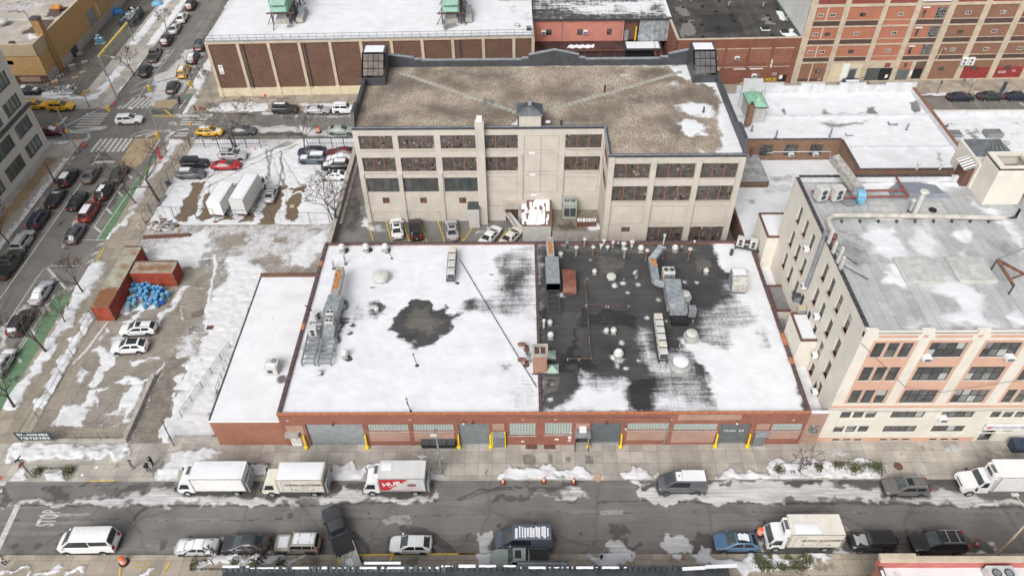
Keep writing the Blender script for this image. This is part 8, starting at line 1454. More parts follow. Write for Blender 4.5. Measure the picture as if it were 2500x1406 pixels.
# cream building roof
zJ=JZ-.3
t=thing('bracing_frame','red-brown steel pipe frame with condensers on the cream building roof','steel frame',(0,0,zJ));b=MB();Q=lambda q,h=.8:(*G(*C5(*q),zJ),h)
for a,c in(((390,940),(1140,930)),((440,990),(1180,980)),((1040,760),(1180,985)),((660,760),(740,900))):b.tube([Q(a),Q(c)],.14,mat('red_oxide',(.22,.07,.055),.7,var=.3),6)
b.build('frame',t);condenser(t,*G(*C5(465,980),zJ),.5,R_(15),False,1.3);condenser(t,*G(*C5(590,980),zJ),.5,R_(15),False,1.3)
t=thing('fan_unit','blue fan housing on a large square duct, cream building roof','fan',(*G(*C5(780,990),zJ),zJ));b=MB();bl=mat('sky_blue_paint',(.16,.38,.52),.5,var=.2);b.tube([(-.3,.2,1),(.5,.1,1.05)],.75,bl,14);b.box(-.2,-.6,.3,.5,.3,1.4,bl);b.build('housing',t);b=MB();b.bar((-.2,.8,1.4),(-2.2,4.8,3.2),1.0,M_rduct,.9);b.cyl(-.1,.7,.6,1.7,.65,M_galv,12);b.build('duct',t)
x,y=G(*C5(705,990),zJ);b=MB();b.lathe(0,0,[(.8,0),(.8,.35),(.55,.4)],M_grey,16);tag(b.build('pipe_coil',None,(x,y,zJ)),'grey coil of pipe lying beside the blue fan','coil')
vent('pipe',C5(1238,1098),zJ,'tall pale flue with ball cap on the cream building roof',2.2,3.4,M_offw);vent('pipe',C5(1212,1060),zJ,'short pale flue beside the tall one',1.6,1.5,M_offw);vent('pipe',C5(1262,720),19.0,'mushroom-capped pipe on the back parapet, left one',1.1,.9,M_offw);vent('pipe',C5(1450,720),19.0,'mushroom-capped pipe on the back parapet, right one',1.1,.9,M_offw)
t=thing('pipe_chase','long boxed pipe chase bending along the cream building roof','pipe',(0,0,zJ));b=MB();b.tube([(*G(*C5(q,w_),zJ),.5)for q,w_ in((600,1320),(545,1200),(530,1150),(570,1125),(640,1118),(1000,1120),(1500,1128),(1960,1140))],.3,mat('pale_pipe_wrap',(.47,.45,.41),.8,var=.2,scale=1.2),8);b.build('casing',t);b=MB()
for k in range(9):x,y=G(*C5(650+150*k,1150),zJ);b.box(x-.1,y-.1,0,x+.1,y+.2,.3,M_dark)
b.build('feet',t);b=MB();p=G(*C5(2000,1135),zJ);q=G(*C5(2090,1090),zJ)
for k in(0,.15,.3):b.tube([(p[0],p[1],.4),(p[0]+1,p[1]+.1+k,.3),(q[0],q[1]+k,.8)],.05,M_black,4)
b.build('cables',t)
x,y=G(*C5(1500,800),zJ);b=MB();b.tube([(-.7,0,.45),(.7,0,.45)],.42,M_rust,14);tag(b.build('oil_drum',None,(x,y,zJ)),'rusty drum lying on its side by the back parapet','drum')
for q,lb in(((1300,940),'low grey polygonal roof vault behind the tall flue'),):x,y=G(*C5(*q),zJ);b=MB();b.add([(-3.6,-.3,0),(3.4,-.3,0),(2.6,2.2,.1),(.6,2.9,.1),(-1.8,2.8,.1),(-3.5,1.4,.1),(-3.0,0,.5),(2.8,0,.5),(2,1.7,.5),(-1.6,2,.5)],[(0,1,7,6),(1,2,8,7),(2,3,9,8),(3,4,9),(4,5,6,9),(5,0,6),(6,7,8,9)],mat('slate_sheet',(.2,.22,.25),.5));tag(b.build('roof_vault',None,(x,y,zJ)),lb,'roof vault')
for cf,q,lb,cap in((C5,(1005,1060),'square roof hatch pad with pale disc, upper left of two',M_offw),(C5,(1390,1060),'square roof hatch pad with dark round vent',M_black),(CJ,(1215,330),'square capped shaft with pale disc, lower left of two',M_offw),(CJ,(1625,325),'square capped shaft with pale disc, lower right of two',M_offw)):
 x,y=G(*cf(*q),zJ);b=MB();s=1.6 if cf is C5 else 2.0;b.bev(-s,-s,0,s,s,.18 if cf is C5 else .4,MATS['render_grey'],.1);b.cyl(0,0,.18,.3 if cf is C5 else .5,.45,cap,14);tag(b.build('roof_hatch',None,(x,y,zJ)),lb,'hatch')
t=thing('roof_penthouse','cream rendered penthouse with big open-topped chimney block on the cream building','penthouse',(0,0,zJ));b=MB();x0,y0=G(*PR(985,800),zJ);b.box(x0,y0,0,x0+4.2,y0+3.2,5.0,M_crm,'t');b.box(x0,y0,4.8,x0+4.2,y0+.4,5.2,M_crm);b.box(x0,y0+2.8,4.8,x0+4.2,y0+3.2,5.2,M_crm);b.box(x0,y0+.4,4.8,x0+.6,y0+2.8,5.2,M_crm);b.box(x0+3.6,y0+.4,4.8,x0+4.2,y0+2.8,5.2,M_crm);b.box(x0+.6,y0+.4,3.6,x0+3.6,y0+2.8,3.7,M_rust);b.build('chimney_block',t)
b=MB();x1,y1=G(*PR(740,450),zJ);b.box(x1-.3,y0+3.2,0,x1+4.8,y0+8.5,3.4,M_crm);b.box(x1-1.2,y0+3.6,0,x1-.3,y0+5.6,2.4,M_brown);b.build('wall',t);b=MB();xm,ym=x1+.2,y0+5;v=[(xm-.2,ym-.2,3.4),(xm+4.4,ym-.2,3.4),(xm+4.4,ym+3.6,3.4),(xm-.2,ym+3.6,3.4),(xm+1.5,ym+1.6,4.6),(xm+2.9,ym+1.6,4.6)];b.add(v,[(0,1,5,4),(1,2,5),(2,3,4,5),(3,0,4)],M_seam)
for k in range(1,6):b.bar((xm-.2+.76*k,ym-.2,3.44),(xm+1.5+.23*k,ym+1.6,4.64),.07,M_dark)
b.build('glazed_roof',t);b=MB();b.add([(x1-1.6,y0+3.4,2.4),(x1-.3,y0+3.4,3.0),(x1-.3,y0+5.8,3.0),(x1-1.6,y0+5.8,2.4)],[(0,1,2,3)],M_white)
for k in range(5):b.bar((x1-1.6,y0+3.5+.5*k,2.43),(x1-.3,y0+3.5+.5*k,3.03),.12,M_rust if k%2 else M_grey)
b.build('corrugated_canopy',t)
t=thing('dish_mount','large white satellite dish at the right edge with rusty triangular steel mount','dish',(*G(*CJ(1960,220),zJ),zJ));b=MB();b.M=Matrix.Translation((4.2,1.2,2.0))@Matrix.Rotation(R_(62),4,'Z')@Matrix.Rotation(R_(78),4,'X');b.lathe(0,0,[(.1,-.3),(.9,-.1),(1.5,.25),(1.55,.27)],M_white,22);b.build('dish',t);b=MB();o_=t.location;W_=lambda q,h:(G(*CJ(*q),zJ+h)[0]-o_[0],G(*CJ(*q),zJ+h)[1]-o_[1],h);p,q,r=W_((1835,235),1.6),W_((1965,440),1.2),W_((2045,350),1.4)
b.bar(p,q,.24,M_rust);b.bar(p,r,.24,M_rust);b.bar(lerp(p,q,.75),r,.16,M_rust);b.bar((p[0],p[1],0),p,.12,M_dark);b.bar((q[0],q[1],0),q,.12,M_dark);b.bar(p,(4.0,1.2,2.0),.1,M_grey);b.bar((4.2,1.2,0),(4.2,1.2,1.6),.12,M_dark);b.build('mount',t)
t=thing('antenna_cluster','cluster of grey cell antennas and tall flue on the cream building left parapet','antenna',(33.7,59.6,18.9));b=MB()
for y,h in((2.2,2.2),(.6,1.8),(-1.0,2.4),(-1.9,1.9)):b.bar((0,y,-.3),(0,y,h),.1,M_galv);b.bev(-.3,y-.2,.3,0,y+.2,h,M_offw,.05)
b.bar((.2,1,.4),(2.6,0,-.9),.08,M_dark);b.bar((.2,-1.6,.4),(3,-2.4,-.9),.08,M_dark);b.build('antennas',t);b=MB();b.tube([(-.4,3.0,-7),(-.4,3.0,1.2)],.24,M_grey,10);b.tube([(.6,2.8,-.6),(.6,2.8,.9)],.3,M_rust,10);b.build('flue',t)
for i,(y,zz)in enumerate(((65.5,14.9),(63.1,11.3),(58.1,11.3),(55.5,7.75),(60.4,7.8),(52.7,4.7))):ac_box('window_air_conditioner',JX-.2,y,zz,.7,R_(-90),None,'white window air conditioner on the cream side wall, %s from the top back'%OR[i],'air conditioners on the cream building')
for i,(x,zz)in enumerate(((40.75,14.6),(49.0,14.6),(46.3,4.45))):ac_box('window_air_conditioner',x,JY-.1,zz,.8,0,None,('white window air conditioner on cream front, top row left','white window air conditioner on cream front, top row right','white air conditioner under the second-floor front windows')[i],'air conditioners on the cream building')
for(x,y),lb in((G(*CJ(330,545),9.1),'dark box unit on the side bay roof, rear one'),(G(*CJ(355,640),9.1),'beige box unit on the side bay roof, front one')):b=MB();b.bev(-.45,-.4,0,.45,.4,.8,M_dark if 'dark' in lb else M_tan,.04);b.box(-.38,-.42,.1,.38,-.4,.65,M_grey);tag(b.build('box_unit',None,(min(x,33.0),y,9.05)),lb,'unit')
for x,w_ in((43.4,'middle'),(47.3,'right')):ac_box('window_air_conditioner',x,100.55,4.4,.8,0,None,'white window air conditioner in the brown court wall, %s window'%w_)
for x,zz,w_ in((41.2,5.3,'single white air conditioner high on the red brick wall'),(45.2,1.65,'paired white air conditioners low on the red brick wall')):ac_box('window_air_conditioner',x,131.4,zz,.9,0,None,w_)
for x,w_ in((5.0,'left'),(13.2,'right')):ac_box('window_air_conditioner',x,139.9,6.7,.85,0,None,'white air conditioner on the pink wall, %s one'%w_)
for cf,q,zz,h,lb in((H3,(555,825),hz,1.1,'leaning grey stub pipe nearest the gravel roof'),(H3,(897,930),hz,1.5,'thin pole at the court wall, left one'),(H3,(1670,910),hz,1.6,'thin leaning pole at the court wall, right one'),(C5,(1180,395),hz,1.2,'bent capped pipe right of centre on the white roof'),(C5,(1595,520),5.95,1.0,'dark capped pipe near the rusty coping'),(C5,(1513,365),5.95,.4,'black round stub on the patchy roof')):vent('stub',cf(*q),zz,lb,1.3,h,M_galv if 'capped' in lb else M_grey)
for cf,q,zz,lb,s in((C5,(1065,350),hz,'twin low roof cowls on the white roof',1),(C5,(710,440),hz,'small low roof cowl near the court wall corner',.8),(C5,(1560,440),5.95,'grey flat skylight beside the rusty coping',1.6),(C5,(1880,440),5.95,'raised ridge skylight on the patchy roof',1.9)):
 x,y=G(*cf(*q),zz);b=MB();b.bev(-.7*s,-.45*s,0,.7*s,.45*s,.4*s,M_grey,.05);b.box(-.6*s,-.35*s,.4*s,.6*s,.35*s,.43*s,SNOW if s<=1 else MATS['glass_d']);tag(b.build('roof_cowl' if s<=1 else 'roof_skylight',None,(x,y,zz)),lb,'vent' if s<=1 else 'skylight')
x,y=G(2430,1400,5.75);t=thing('rooftop_unit','twin-fan grey unit on the snow roof at the bottom right','rooftop unit',(x,y-.4,5.75));b=MB();b.bev(-1.2,-.8,0,1.2,.7,1.1,M_offw,.05);b.build('casing',t);b=MB()
for s in(-.55,.55):b.cyl(s,-.05,1.1,1.15,.42,M_dark,18);b.cyl(s,-.05,1.15,1.17,.3,M_grey,14)
b.build('fans',t)
# ================================================================ bare trees and shrubs
M_bark=mat('bark',(.075,.062,.052),.9,var=.3,scale=3);M_twig=mat('twig',(.085,.06,.05),.9,var=.2,scale=3)
def bare_tree(q,hgt,label,seed,spread=.6,stems=1,r0=.14,zz=.1,lean=(0,0)):
 x,y=G(*q,zz);t=thing('bare_tree',label,'tree',(x,y,zz));r=random.Random(seed);T=MB();C_=MB();cnt=[0]
 def grow(p,d,L,rad,k):
  n=2 if k>2 else 3;pts=[p];q_=p
  for i in range(n):
   d=(d+Vector((r.gauss(0,.09),r.gauss(0,.09),r.gauss(.02,.05)))).normalized();q_=q_+d*L/n;pts.append(q_)
  (T if k==0 else C_).tube(pts,[rad*(1-.45*i/n)for i in range(n+1)],M_bark if k<3 else M_twig,6 if k<2 else 4 if k<3 else 3,False);cnt[0]+=1
  if k>=5 or cnt[0]>900:return
  for i in range((4,3,3,3,2)[k]):
   a=r.uniform(0,6.283)if k else 6.283*i/4+r.uniform(-.4,.4);s=r.uniform(.45,1.0)*spread*1.25;sd=Vector((math.cos(a),math.sin(a),0));nd=(d*(1-s*.35)+sd*s+Vector((0,0,.12))).normalized();b0=pts[-1]if i<2 else pts[-1-(i%2)]
   grow(b0,nd,L*r.uniform(.58,.8),max(.027,rad*.57*r.uniform(.75,1.05)),k+1)
 for s in range(stems):grow(Vector((s*.2,0,0)),Vector((lean[0]+(r.gauss(0,.25)if stems>1 else 0),lean[1]+(r.gauss(0,.2)if stems>1 else 0),1)).normalized(),hgt*.33,r0,0)
 T.build('trunk',t);C_.build('crown',t);return t
for i,(q,h,lb,kw)in enumerate(((L3(1235,585),8.5,'leaning bare street tree between black SUV and snow strip',dict(lean=(-.35,.1))),(L3(1440,565),13,'biggest bare tree spreading over the green lane by the lot fence',dict(spread=1.0,r0=.24,lean=(-.22,.05))),(L6(715,402),7,'bare street tree beside the cycle symbol',dict(lean=(-.15,.1))),(L6(560,662),5,'thin young bare tree on the snow strip by the red container',dict(r0=.09)),(L6(403,918),7.5,'bare street tree with stout trunk in front of the dark snowy SUV',dict(r0=.19,lean=(-.2,.1))),(L6(128,1390),7.5,'bare street tree nearest the lower left corner',dict(r0=.18,lean=(-.1,.1))),(L3(95,965),7.5,'bare tree on the west kerb at the left edge',dict(lean=(-.1,.1))),(LT(1755,1005),10,'many-stemmed bare tree at the lot corner by the boundary wall',dict(stems=3,spread=.8)),(LT(780,245),10,'twin-stemmed bare tree behind the silver SUV',dict(stems=2,spread=.8)),(LT(1462,262),7.5,'bare tree above the dark blue sedan',dict()),(I4(1440,285),6.5,'bare tree beside the black hatchback at the far corner',dict()),(L1(1430,258),5,'slim bare tree by the silver sedans up the avenue',dict(r0=.09)),(L1(1790,755),4,'small bare tree at the corner of the brown warehouse',dict(r0=.08)),(B7(780,540),4.5,'slender sapling in the snowy north kerb bed',dict(r0=.06)),(B4(1720,1312),2.6,'small bare sapling in the south kerb bed',dict(r0=.05)),(B5(250,1300),2.8,'tan bare shrub beside the tan SUV',dict(r0=.06,stems=3)),(B5(60,560),1.6,'tiny bare sapling in a bed behind the leftmost truck',dict(r0=.04)))):bare_tree(q,h,lb,40+i,**kw)
M_leaf=[mat('leaf_%d'%i,c,.7,var=.2)for i,c in enumerate(((.07,.09,.035),(.11,.12,.05),(.05,.065,.03),(.17,.145,.07)))]
def shrub(cf,q,s,label,sx=1.):
 x,y=G(*cf(*q),.14);b=MB();r=random.Random(int(q[0]*3+q[1]))
 for k in range(int(240*s*max(1,sx))):
  p=Vector((r.gauss(0,.3*s*sx),r.gauss(0,.3*s),abs(r.gauss(.28*s,.2*s))));a=r.uniform(0,6.28);u=Vector((math.cos(a),math.sin(a),r.uniform(-.5,.5)))*.085;w=Vector((-u.y,u.x,r.uniform(-.1,.1)))*.7;b.face([tuple(p-u),tuple(p+w),tuple(p+u),tuple(p-w)],r.choice(M_leaf))
 for k in range(5):b.bar((0,0,0),(r.gauss(0,.25*s*sx),r.gauss(0,.25*s),.4*s),.03,M_bark)
 tag(b.build('shrub',None,(x,y,.14)),label,'shrub','shrubs in the kerb beds')
for cf,q,s,sx,lb in((B4,(312,570),.7,1,'olive shrub at the left end of the bed by the stop sign'),(B4,(550,570),.85,1,'green shrub at the right end of the bed by the stop sign'),(B7,(622,530),.85,1,'green shrub at the left end of the sapling bed'),(B7,(930,510),.7,1,'green shrub at the right end of the sapling bed'),(B7,(735,540),.4,1,'tiny shrub in snow under the sapling'),(B7,(1080,500),.75,1.2,'bushy green shrub at the left of the second bed'),(B7,(1200,520),1.0,1.4,'largest green shrub in the middle of the second bed'),(B7,(1350,510),.95,1.5,'green shrub at the right of the second bed'),(B4,(1575,1320),.6,1,'green shrub at the left of the south bed'),(B4,(1900,1310),.7,1,'green shrub before the dark parapet below the grey sedan'),(B5,(190,1330),.7,1.6,'dark green hedge piece by the tan shrub'),(B5,(420,1310),.7,1,'green shrub right of the tan shrub'),(B7,(478,1210),.8,1,'green shrub at upper left of the snowy fenced bed'),(B7,(530,1260),.8,1.6,'low hedge along the front left of the snowy fenced bed'),(B7,(650,1265),.6,1,'small shrub at the front middle of the snowy fenced bed'),(B7,(775,1260),.9,1.5,'low hedge along the front right of the snowy fenced bed'),(B7,(840,1210),.8,1,'green shrub at right end of the snowy fenced bed'),(B7,(560,1185),.4,1,'tiny shrub at the back left of the snowy fenced bed'),(B7,(700,1195),.4,1,'tiny shrub at the back right of the snowy fenced bed')):shrub(cf,q,s*1.25,lb,sx)
def fence(name,label,pts,h,step,m,zz=.1,wires=2,pick=0.,r=.05,top=True,cat='fence'):
 t=thing(name,label,cat,(*pts[0],zz));P_=MB();Rr=MB();K_=MB();o=pts[0]
 for i in range(len(pts)-1):
  a,c=pts[i],pts[i+1];L=math.dist(a,c);n=max(1,round(L/step))
  for k in range(n+(i==len(pts)-2)):
   u=k/n;x,y=a[0]+(c[0]-a[0])*u-o[0],a[1]+(c[1]-a[1])*u-o[1];P_.bar((x,y,0),(x,y,h),r,m)
  for k in range(wires):zh=h*(k+1)/wires-.03;Rr.bar((a[0]-o[0],a[1]-o[1],zh),(c[0]-o[0],c[1]-o[1],zh),r*.6,m)
  if pick:
   for k in range(int(L/pick)):u=k*pick/L;x,y=a[0]+(c[0]-a[0])*u-o[0],a[1]+(c[1]-a[1])*u-o[1];K_.bar((x,y,.05),(x,y,h*.95),.025,m)
 P_.build('posts',t);Rr.build('rails',t)
 if pick:K_.build('pickets',t)
g=lambda cf,*qs:[G(*cf(*q),.1)for q in qs]
fence('chain_link_fence','tall wire fence along the avenue side of the snowy lot',[(-57.3,111),(-57.3,89)],2.3,2.6,M_dark,.1,2,.9,.06);fence('picket_fence','black iron fence along the cross street, left of the lot entrance',[(-57,110.2),(-44.8,110.2)],2.0,2.4,M_black,.1,2,.45,.09);fence('picket_fence','black iron fence along the cross street, right of the lot entrance',[(-36.5,110.2),(-28.2,110.2)],2.0,2.2,M_black,.1,2,.45,.09)
fence('chain_link_fence','sagging wire fence between snowy lot and vacant lot',[(-57.2,91.5),(-50,90.6),(-41,90.0),(-29,89.2)],2.1,3.2,M_dark,.1,1,1.1,.07);fence('chain_link_fence','wire fence on the snow strip along the lower avenue pavement',[(-57.15,69),(-57.15,49.7)],1.9,3.3,M_dark,.1,2,0,.05);fence('chain_link_fence','wire fence around the pallet yard of the tan warehouse',[(-93.5,129.6),(-84.6,129.6),(-84.2,160)],3,3.2,M_grey,.1,3,0,.06);fence('railing','thin wire railing on the low wall of the front lot',[(-56.5,49.6),(-45.5,49.6)],1.2,2.6,M_dark,.5,2,0,.04)
fence('chain_link_fence','leaning dark gate frame at the cobbled drive by the annex',g(B4,(1340,225),(1405,355)),1.9,1.5,M_dark,.1,2,0,.08,cat='gate');fence('railing','dark rail beside the snowy annex yard',[(-40.1,53),(-37.3,64)],1.2,2.4,M_dark,.1,3,0,.06);fence('roof_ladder_rail','thin black wire brackets on the edge of the annex roof',[(-34.6,53),(-34.6,57.2)],1.0,1.0,M_black,4.6,2,0,.04,cat='rail')
for cf,qs,lb in((B4,((335,575),(330,550),(600,550),(560,625)),'black iron bed guard beside the stop sign'),(B7,((610,545),(640,490),(950,490),(940,550)),'black iron bed guard around the sapling'),(B7,((1050,540),(1060,480),(1400,490),(1410,570)),'black iron bed guard around the bushy bed'),(B5,((-10,515),(325,512),(300,600)),'black iron bed guard between two cream and white trucks'),(B4,((1560,1280),(1545,1360),(1790,1360)),'black iron bed guard at the south kerb, left one'),(B7,((450,1180),(465,1280),(850,1280),(865,1190)),'black iron bed guard around the snowy south bed')):fence('bed_guard',lb,g(cf,*qs),.5,1.2,M_black,.14,2,.3,.045)
# ---------------------------------------------------------------- signs, lamps, signals
sg=thing('lot_sign','dark green AVAILABLE sign with phone number on the corner fence','sign',(*G(*B4(330,340),.1),.1));b=MB();b.box(-2.2,-.03,.75,1.9,.03,2.2,mat('sign_green',(.022,.05,.05),.5,var=.1));b.build('board',sg);b=MB()
for xx in(-2.1,1.8):b.bar((xx,.08,0),(xx,.08,2.3),.08,M_grey)
b.build('posts',sg);text('DY... AVAILABLE',.52,M_white,'lettering',sg,plane_M((-.15,-.04,1.83),(1,0,0),(0,0,1)),.95,.004,1,0,.015);text('718-729-7474',.6,M_white,'lettering',sg,plane_M((-.15,-.04,1.15),(1,0,0),(0,0,1)),1.0,.004,1,0,.015)
t=thing('stop_sign','red octagonal STOP sign with street name blades at the corner bed','sign',(*G(*B4(262,606),.14),.14));b=MB();b.bar((0,0,0),(-.1,.1,3.4),.07,mat('sign_post_green',(.03,.07,.05),.6));b.build('post',t);b=MB(Matrix.Translation((-.12,0,2.5))@Matrix.Rotation(R_(70),4,'Z')@Matrix.Rotation(R_(20),4,'X'));oc=[(.42*math.cos(R_(22.5+45*k)),.42*math.sin(R_(22.5+45*k)))for k in range(8)];b.add([(p[0],-.05,p[1])for p in oc],[list(range(8))],M_redp);b.add([(p[0]*1.08,-.04,p[1]*1.08)for p in oc],[list(range(8))],M_white);pl=b.build('plate',t);text('STOP',.3,M_white,'lettering',pl,b.M@plane_M((0,-.06,0),(1,0,0),(0,0,1)));b=MB();b.cbox(-.12,.1,3.0,.9,.03,.2,mat('sign_post_green',(.03,.07,.05)),R_(10));b.cbox(-.12,.1,3.25,.9,.03,.2,mat('sign_post_green',(.03,.07,.05)),R_(80));b.build('street_blades',t)
def signal_head(t,p,rz=0.):
 b=MB(Matrix.Translation(p)@Matrix.Rotation(rz,4,'Z'));b.bev(-.2,-.18,-1.1,.2,.18,0,M_yel,.04);h_=b.build('signal_head',t);b=MB(b.M)
 for k,c in enumerate(((.3,.02,.015),(.3,.2,.02),(.02,.2,.08))):b.tube([(0,-.19,-.2-.33*k),(0,-.26,-.2-.33*k)],.12,mat('lens_%d'%k,c,.3,var=0),10)
 b.build('lens',h_)
def pole(q,h,label,arm=None,armz=6.,lamp=None,heads=(),zz=.14,m=None,ped=()):
 x,y=G(*q,zz);t=thing('signal_pole' if heads or arm else 'street_lamp',label,'traffic light' if heads else 'street lamp',(x,y,zz));m=m or M_galv;b=MB();b.tube([(0,0,0),(0,0,h)],[.14,.08],m,8);b.cyl(0,0,0,.7,.22,m,8);b.build('pole',t)
 if arm:e=G(*arm,armz);b=MB();b.tube([(0,0,armz-1),(e[0]-x,e[1]-y,armz-zz)],[.09,.06],m,6);b.build('mast_arm',t)
 if lamp:e=G(*lamp,h+.5);ex,ey=e[0]-x,e[1]-y;b=MB();b.tube([(0,0,h-.3),(ex*.35,ey*.35,h+.3),(ex,ey,h+.4)],[.06,.05,.05],m,6);b.build('lamp_arm',t);b=MB();b.bev(ex-.35,ey-.16,h+.32,ex+.35,ey+.16,h+.47,M_offw,.05);b.build('lamp_head',t)
 for hq,hz in heads:e=G(*hq,hz);signal_head(t,(e[0]-x,e[1]-y,hz-zz+.5),R_(20))
 for dz in ped:b=MB();b.bev(-.3,-.35,dz,.1,-.05,dz+.4,mat('orange_housing',(.7,.28,.02),.5),.04);b.build('walk_signal',t)
pole(I4(1262,545),9.0,'signal pole with curved lamp arm at the pallet yard corner',None,6,I4(1215,92),(),ped=(2.6,));pole(I4(2112,530),8.5,'signal pole at the green lane with long mast arm over the avenue',I4(1590,388),6.2,None,((I4(1600,420),5.6),(I4(2035,370),4.5)),ped=(2.6,));pole(I4(838,1108),8.8,'signal pole at the pale corner pavement with mast arm toward the crossing',I4(1150,600),6.2,None,((I4(1162,635),5.6),),ped=(4.2,));pole(I4(1785,1112),9.2,'signal pole at the snowy lot corner with curved lamp arm',None,6,I4(1405,637),((I4(1688,935),4.6),),ped=(4.0,));pole(L1(1845,930),9,'grey lamp pole at the brown warehouse corner',None,6,None);pole(I4(960,625),3.2,'short pole with orange walk signal by the taxis',None,ped=(2.6,));pole(I4(700,965),3.4,'short pole with orange walk signal by the dark red car',None,ped=(2.8,));pole(I4(2105,960),3.4,'short pole with orange walk signal by the snowy taxi',None,ped=(2.8,))
pole((1078,1156),8.5,'pale lamp pole on the pavement before the brick warehouse',None,6,(1059,1062));pole((2418,1372),8.6,'brown lamp pole at the bottom right leaning over the street',None,6,(2478,1207),m=M_tan);pole(L3(505,400),4.0,'thin dark post with red top on the west pavement',None,m=M_dark)
for q,lb in(((1905,645),'thin dark signpost left on the top right pavement'),((2125,630),'dark signpost with pale plate on the top right pavement')):x,y=G(*T4(*q),.14);b=MB();b.bar((0,0,0),(0,0,3),.07,M_dark);b.box(-.2,-.04,2.3,.2,-.02,2.9,M_offw if 'pale' in lb else M_dark);tag(b.build('signpost',None,(x,y,.14)),lb,'signpost')
x,y=G(*T2(625,935),.14);b=MB();b.bar((0,0,0),(-.1,0,3),.07,M_dark);b.box(-.3,-.04,2.5,.1,-.02,3,M_redp);tag(b.build('signpost',None,(x,y,.14)),'thin signpost with red plate before the brown warehouse plinth','signpost');x,y=G(*T4(2345,630),.14);b=MB();b.box(-.25,-.2,0,.25,.2,2.2,mat('kiosk_blue',(.06,.1,.15),.5));b.box(-.2,-.22,.9,.2,-.2,2.0,M_dark);tag(b.build('kiosk',None,(x,y,.14)),'dark blue upright kiosk behind the top right sedans','kiosk');x,y=G(*I4(1725,1175),.14);b=MB();b.cyl(0,0,0,.3,.22,M_redp,8);b.bar((0,0,.3),(0,0,1.9),.26,M_redp);b.bev(-.18,-.18,1.9,.18,.18,2.4,M_redp,.06);tag(b.build('call_box',None,(x,y,.14)),'tall red emergency call post at the snowy lot corner','call box')
for i,x in enumerate((-24.35,-17.4,-6.95,-3.35,7.75,11.4,22.1,25.75)):
 t=thing('bollard','yellow guard post with ball foot, %s from the left on the warehouse front'%OR[i],'bollard',(x,AY-.42,.14),0,'yellow guard posts at the warehouse doors');b=MB();b.bar((0,0,.2),(0,.25,2.2),.22 if i%2==0 else .2,M_yel,.16);b.build('post',t);b=MB();b.lathe(0,0,[(.1,0),(.24,.1),(.26,.25),(.2,.4),(.05,.48)],M_yel,12);b.build('ball_foot',t)
for q,lb,c in((B5(1622,335),'black waste container with lid against the warehouse wall, left one',M_black),(B5(1755,335),'black waste container with lid against the warehouse wall, right one',M_black),((2487,1092),'dark blue waste container heaped on snow at the right edge',mat('navy_bin',(.03,.045,.08),.5))):
 t=thing('waste_container',lb,'waste container',(*G(*q,.5),.14));b=MB();b.add([(-.95,-.5,.1),(.95,-.5,.1),(.95,.5,.1),(-.95,.5,.1),(-1.0,-.75,1.1),(1.0,-.75,1.1),(1.0,.6,1.35),(-1.0,.6,1.35)],[(0,1,5,4),(1,2,6,5),(2,3,7,6),(3,0,4,7)],c);b.build('bin',t);b=MB()
 for s in(-.5,.5):b.add([(s-.47,-.78,1.12),(s+.47,-.78,1.12),(s+.47,.6,1.38),(s-.47,.6,1.38)],[(0,1,2,3)],M_dark if c is M_black else c)
 b.build('lid',t)
M_cone=mat('cone_orange',(.75,.13,.03),.6,var=.1);M_refl=mat('reflective_white',(.7,.7,.68),.4,var=0)
def cone(q,label,drum=False,s=1.,rz=0.):
 x,y=G(*q,.05);t=thing('traffic_drum' if drum else 'traffic_cone',label,'traffic cone',(x,y,.14 if drum else .03));b=MB()
 if drum:b.lathe(0,0,[(.5,0),(.5,.1),(.34,.12)],M_black,14);b.build('base',t);b=MB();b.lathe(0,0,[(.33,.1),(.32,.35),(.3,.36),(.3,.55),(.28,.56),(.27,1.0),(.12,1.08)],M_cone,14);d=b.build('drum',t);b=MB();b.lathe(0,0,[(.33,.38),(.31,.52)],M_refl,14);b.lathe(0,0,[(.3,.72),(.29,.86)],M_refl,14);b.build('band',d)
 else:b.box(-.22*s,-.22*s,0,.22*s,.22*s,.05,M_black);b.build('base',t);b=MB();b.lathe(0,0,[(.17*s,.05),(.04*s,.8*s)],M_cone,12);d=b.build('cone',t);b=MB();b.lathe(0,0,[(.125*s,.35*s),(.085*s,.56*s)],M_refl,12);b.build('band',d)
for i,q in enumerate(((357,655),(686,645),(925,650))):cone(B6(*q),'orange traffic cone by the pavement snow pile, %s of three'%('left','middle','right')[i],s=1.2)
cone(B6(1388,1255),'orange cone on the south snow heap, left one');cone(B6(1795,1265),'orange cone on the south snow heap, right one');cone(LT(975,268),'tiny orange cone at the lot entrance');cone(B7(2135,1095),'small orange cone lying in slush at the lower right');cone(B4(1005,1300),'orange and white drum on the south pavement',True);cone(B7(478,1010),'orange and white drum between blue crossover and box truck',True);cone(T2(1050,1140),'orange and white drum in snow on the cross street',True)
x,y=G(*B6(1148,1262),.14);b=MB();b.lathe(0,0,[(.16,0),(.13,.1),(.12,.55),(.16,.6),(.1,.75)],M_dark,10);b.tube([(-.2,0,.45),(.2,0,.45)],.06,M_grey,6);tag(b.build('fire_hydrant',None,(x,y,.14)),'dark fire hydrant with pale nozzles in the south pavement snow','hydrant');x,y=G(*B6(1110,605),.14);b=MB();b.bev(-.4,-.35,0,.4,.35,.12,mat('cardboard',(.48,.34,.22),.8),.02);b.box(-.05,-.65,0,.3,-.35,.1,MATS['cardboard']);tag(b.build('cardboard',None,(x,y,.14)),'flattened cardboard box at the end of the pavement snow pile','cardboard')
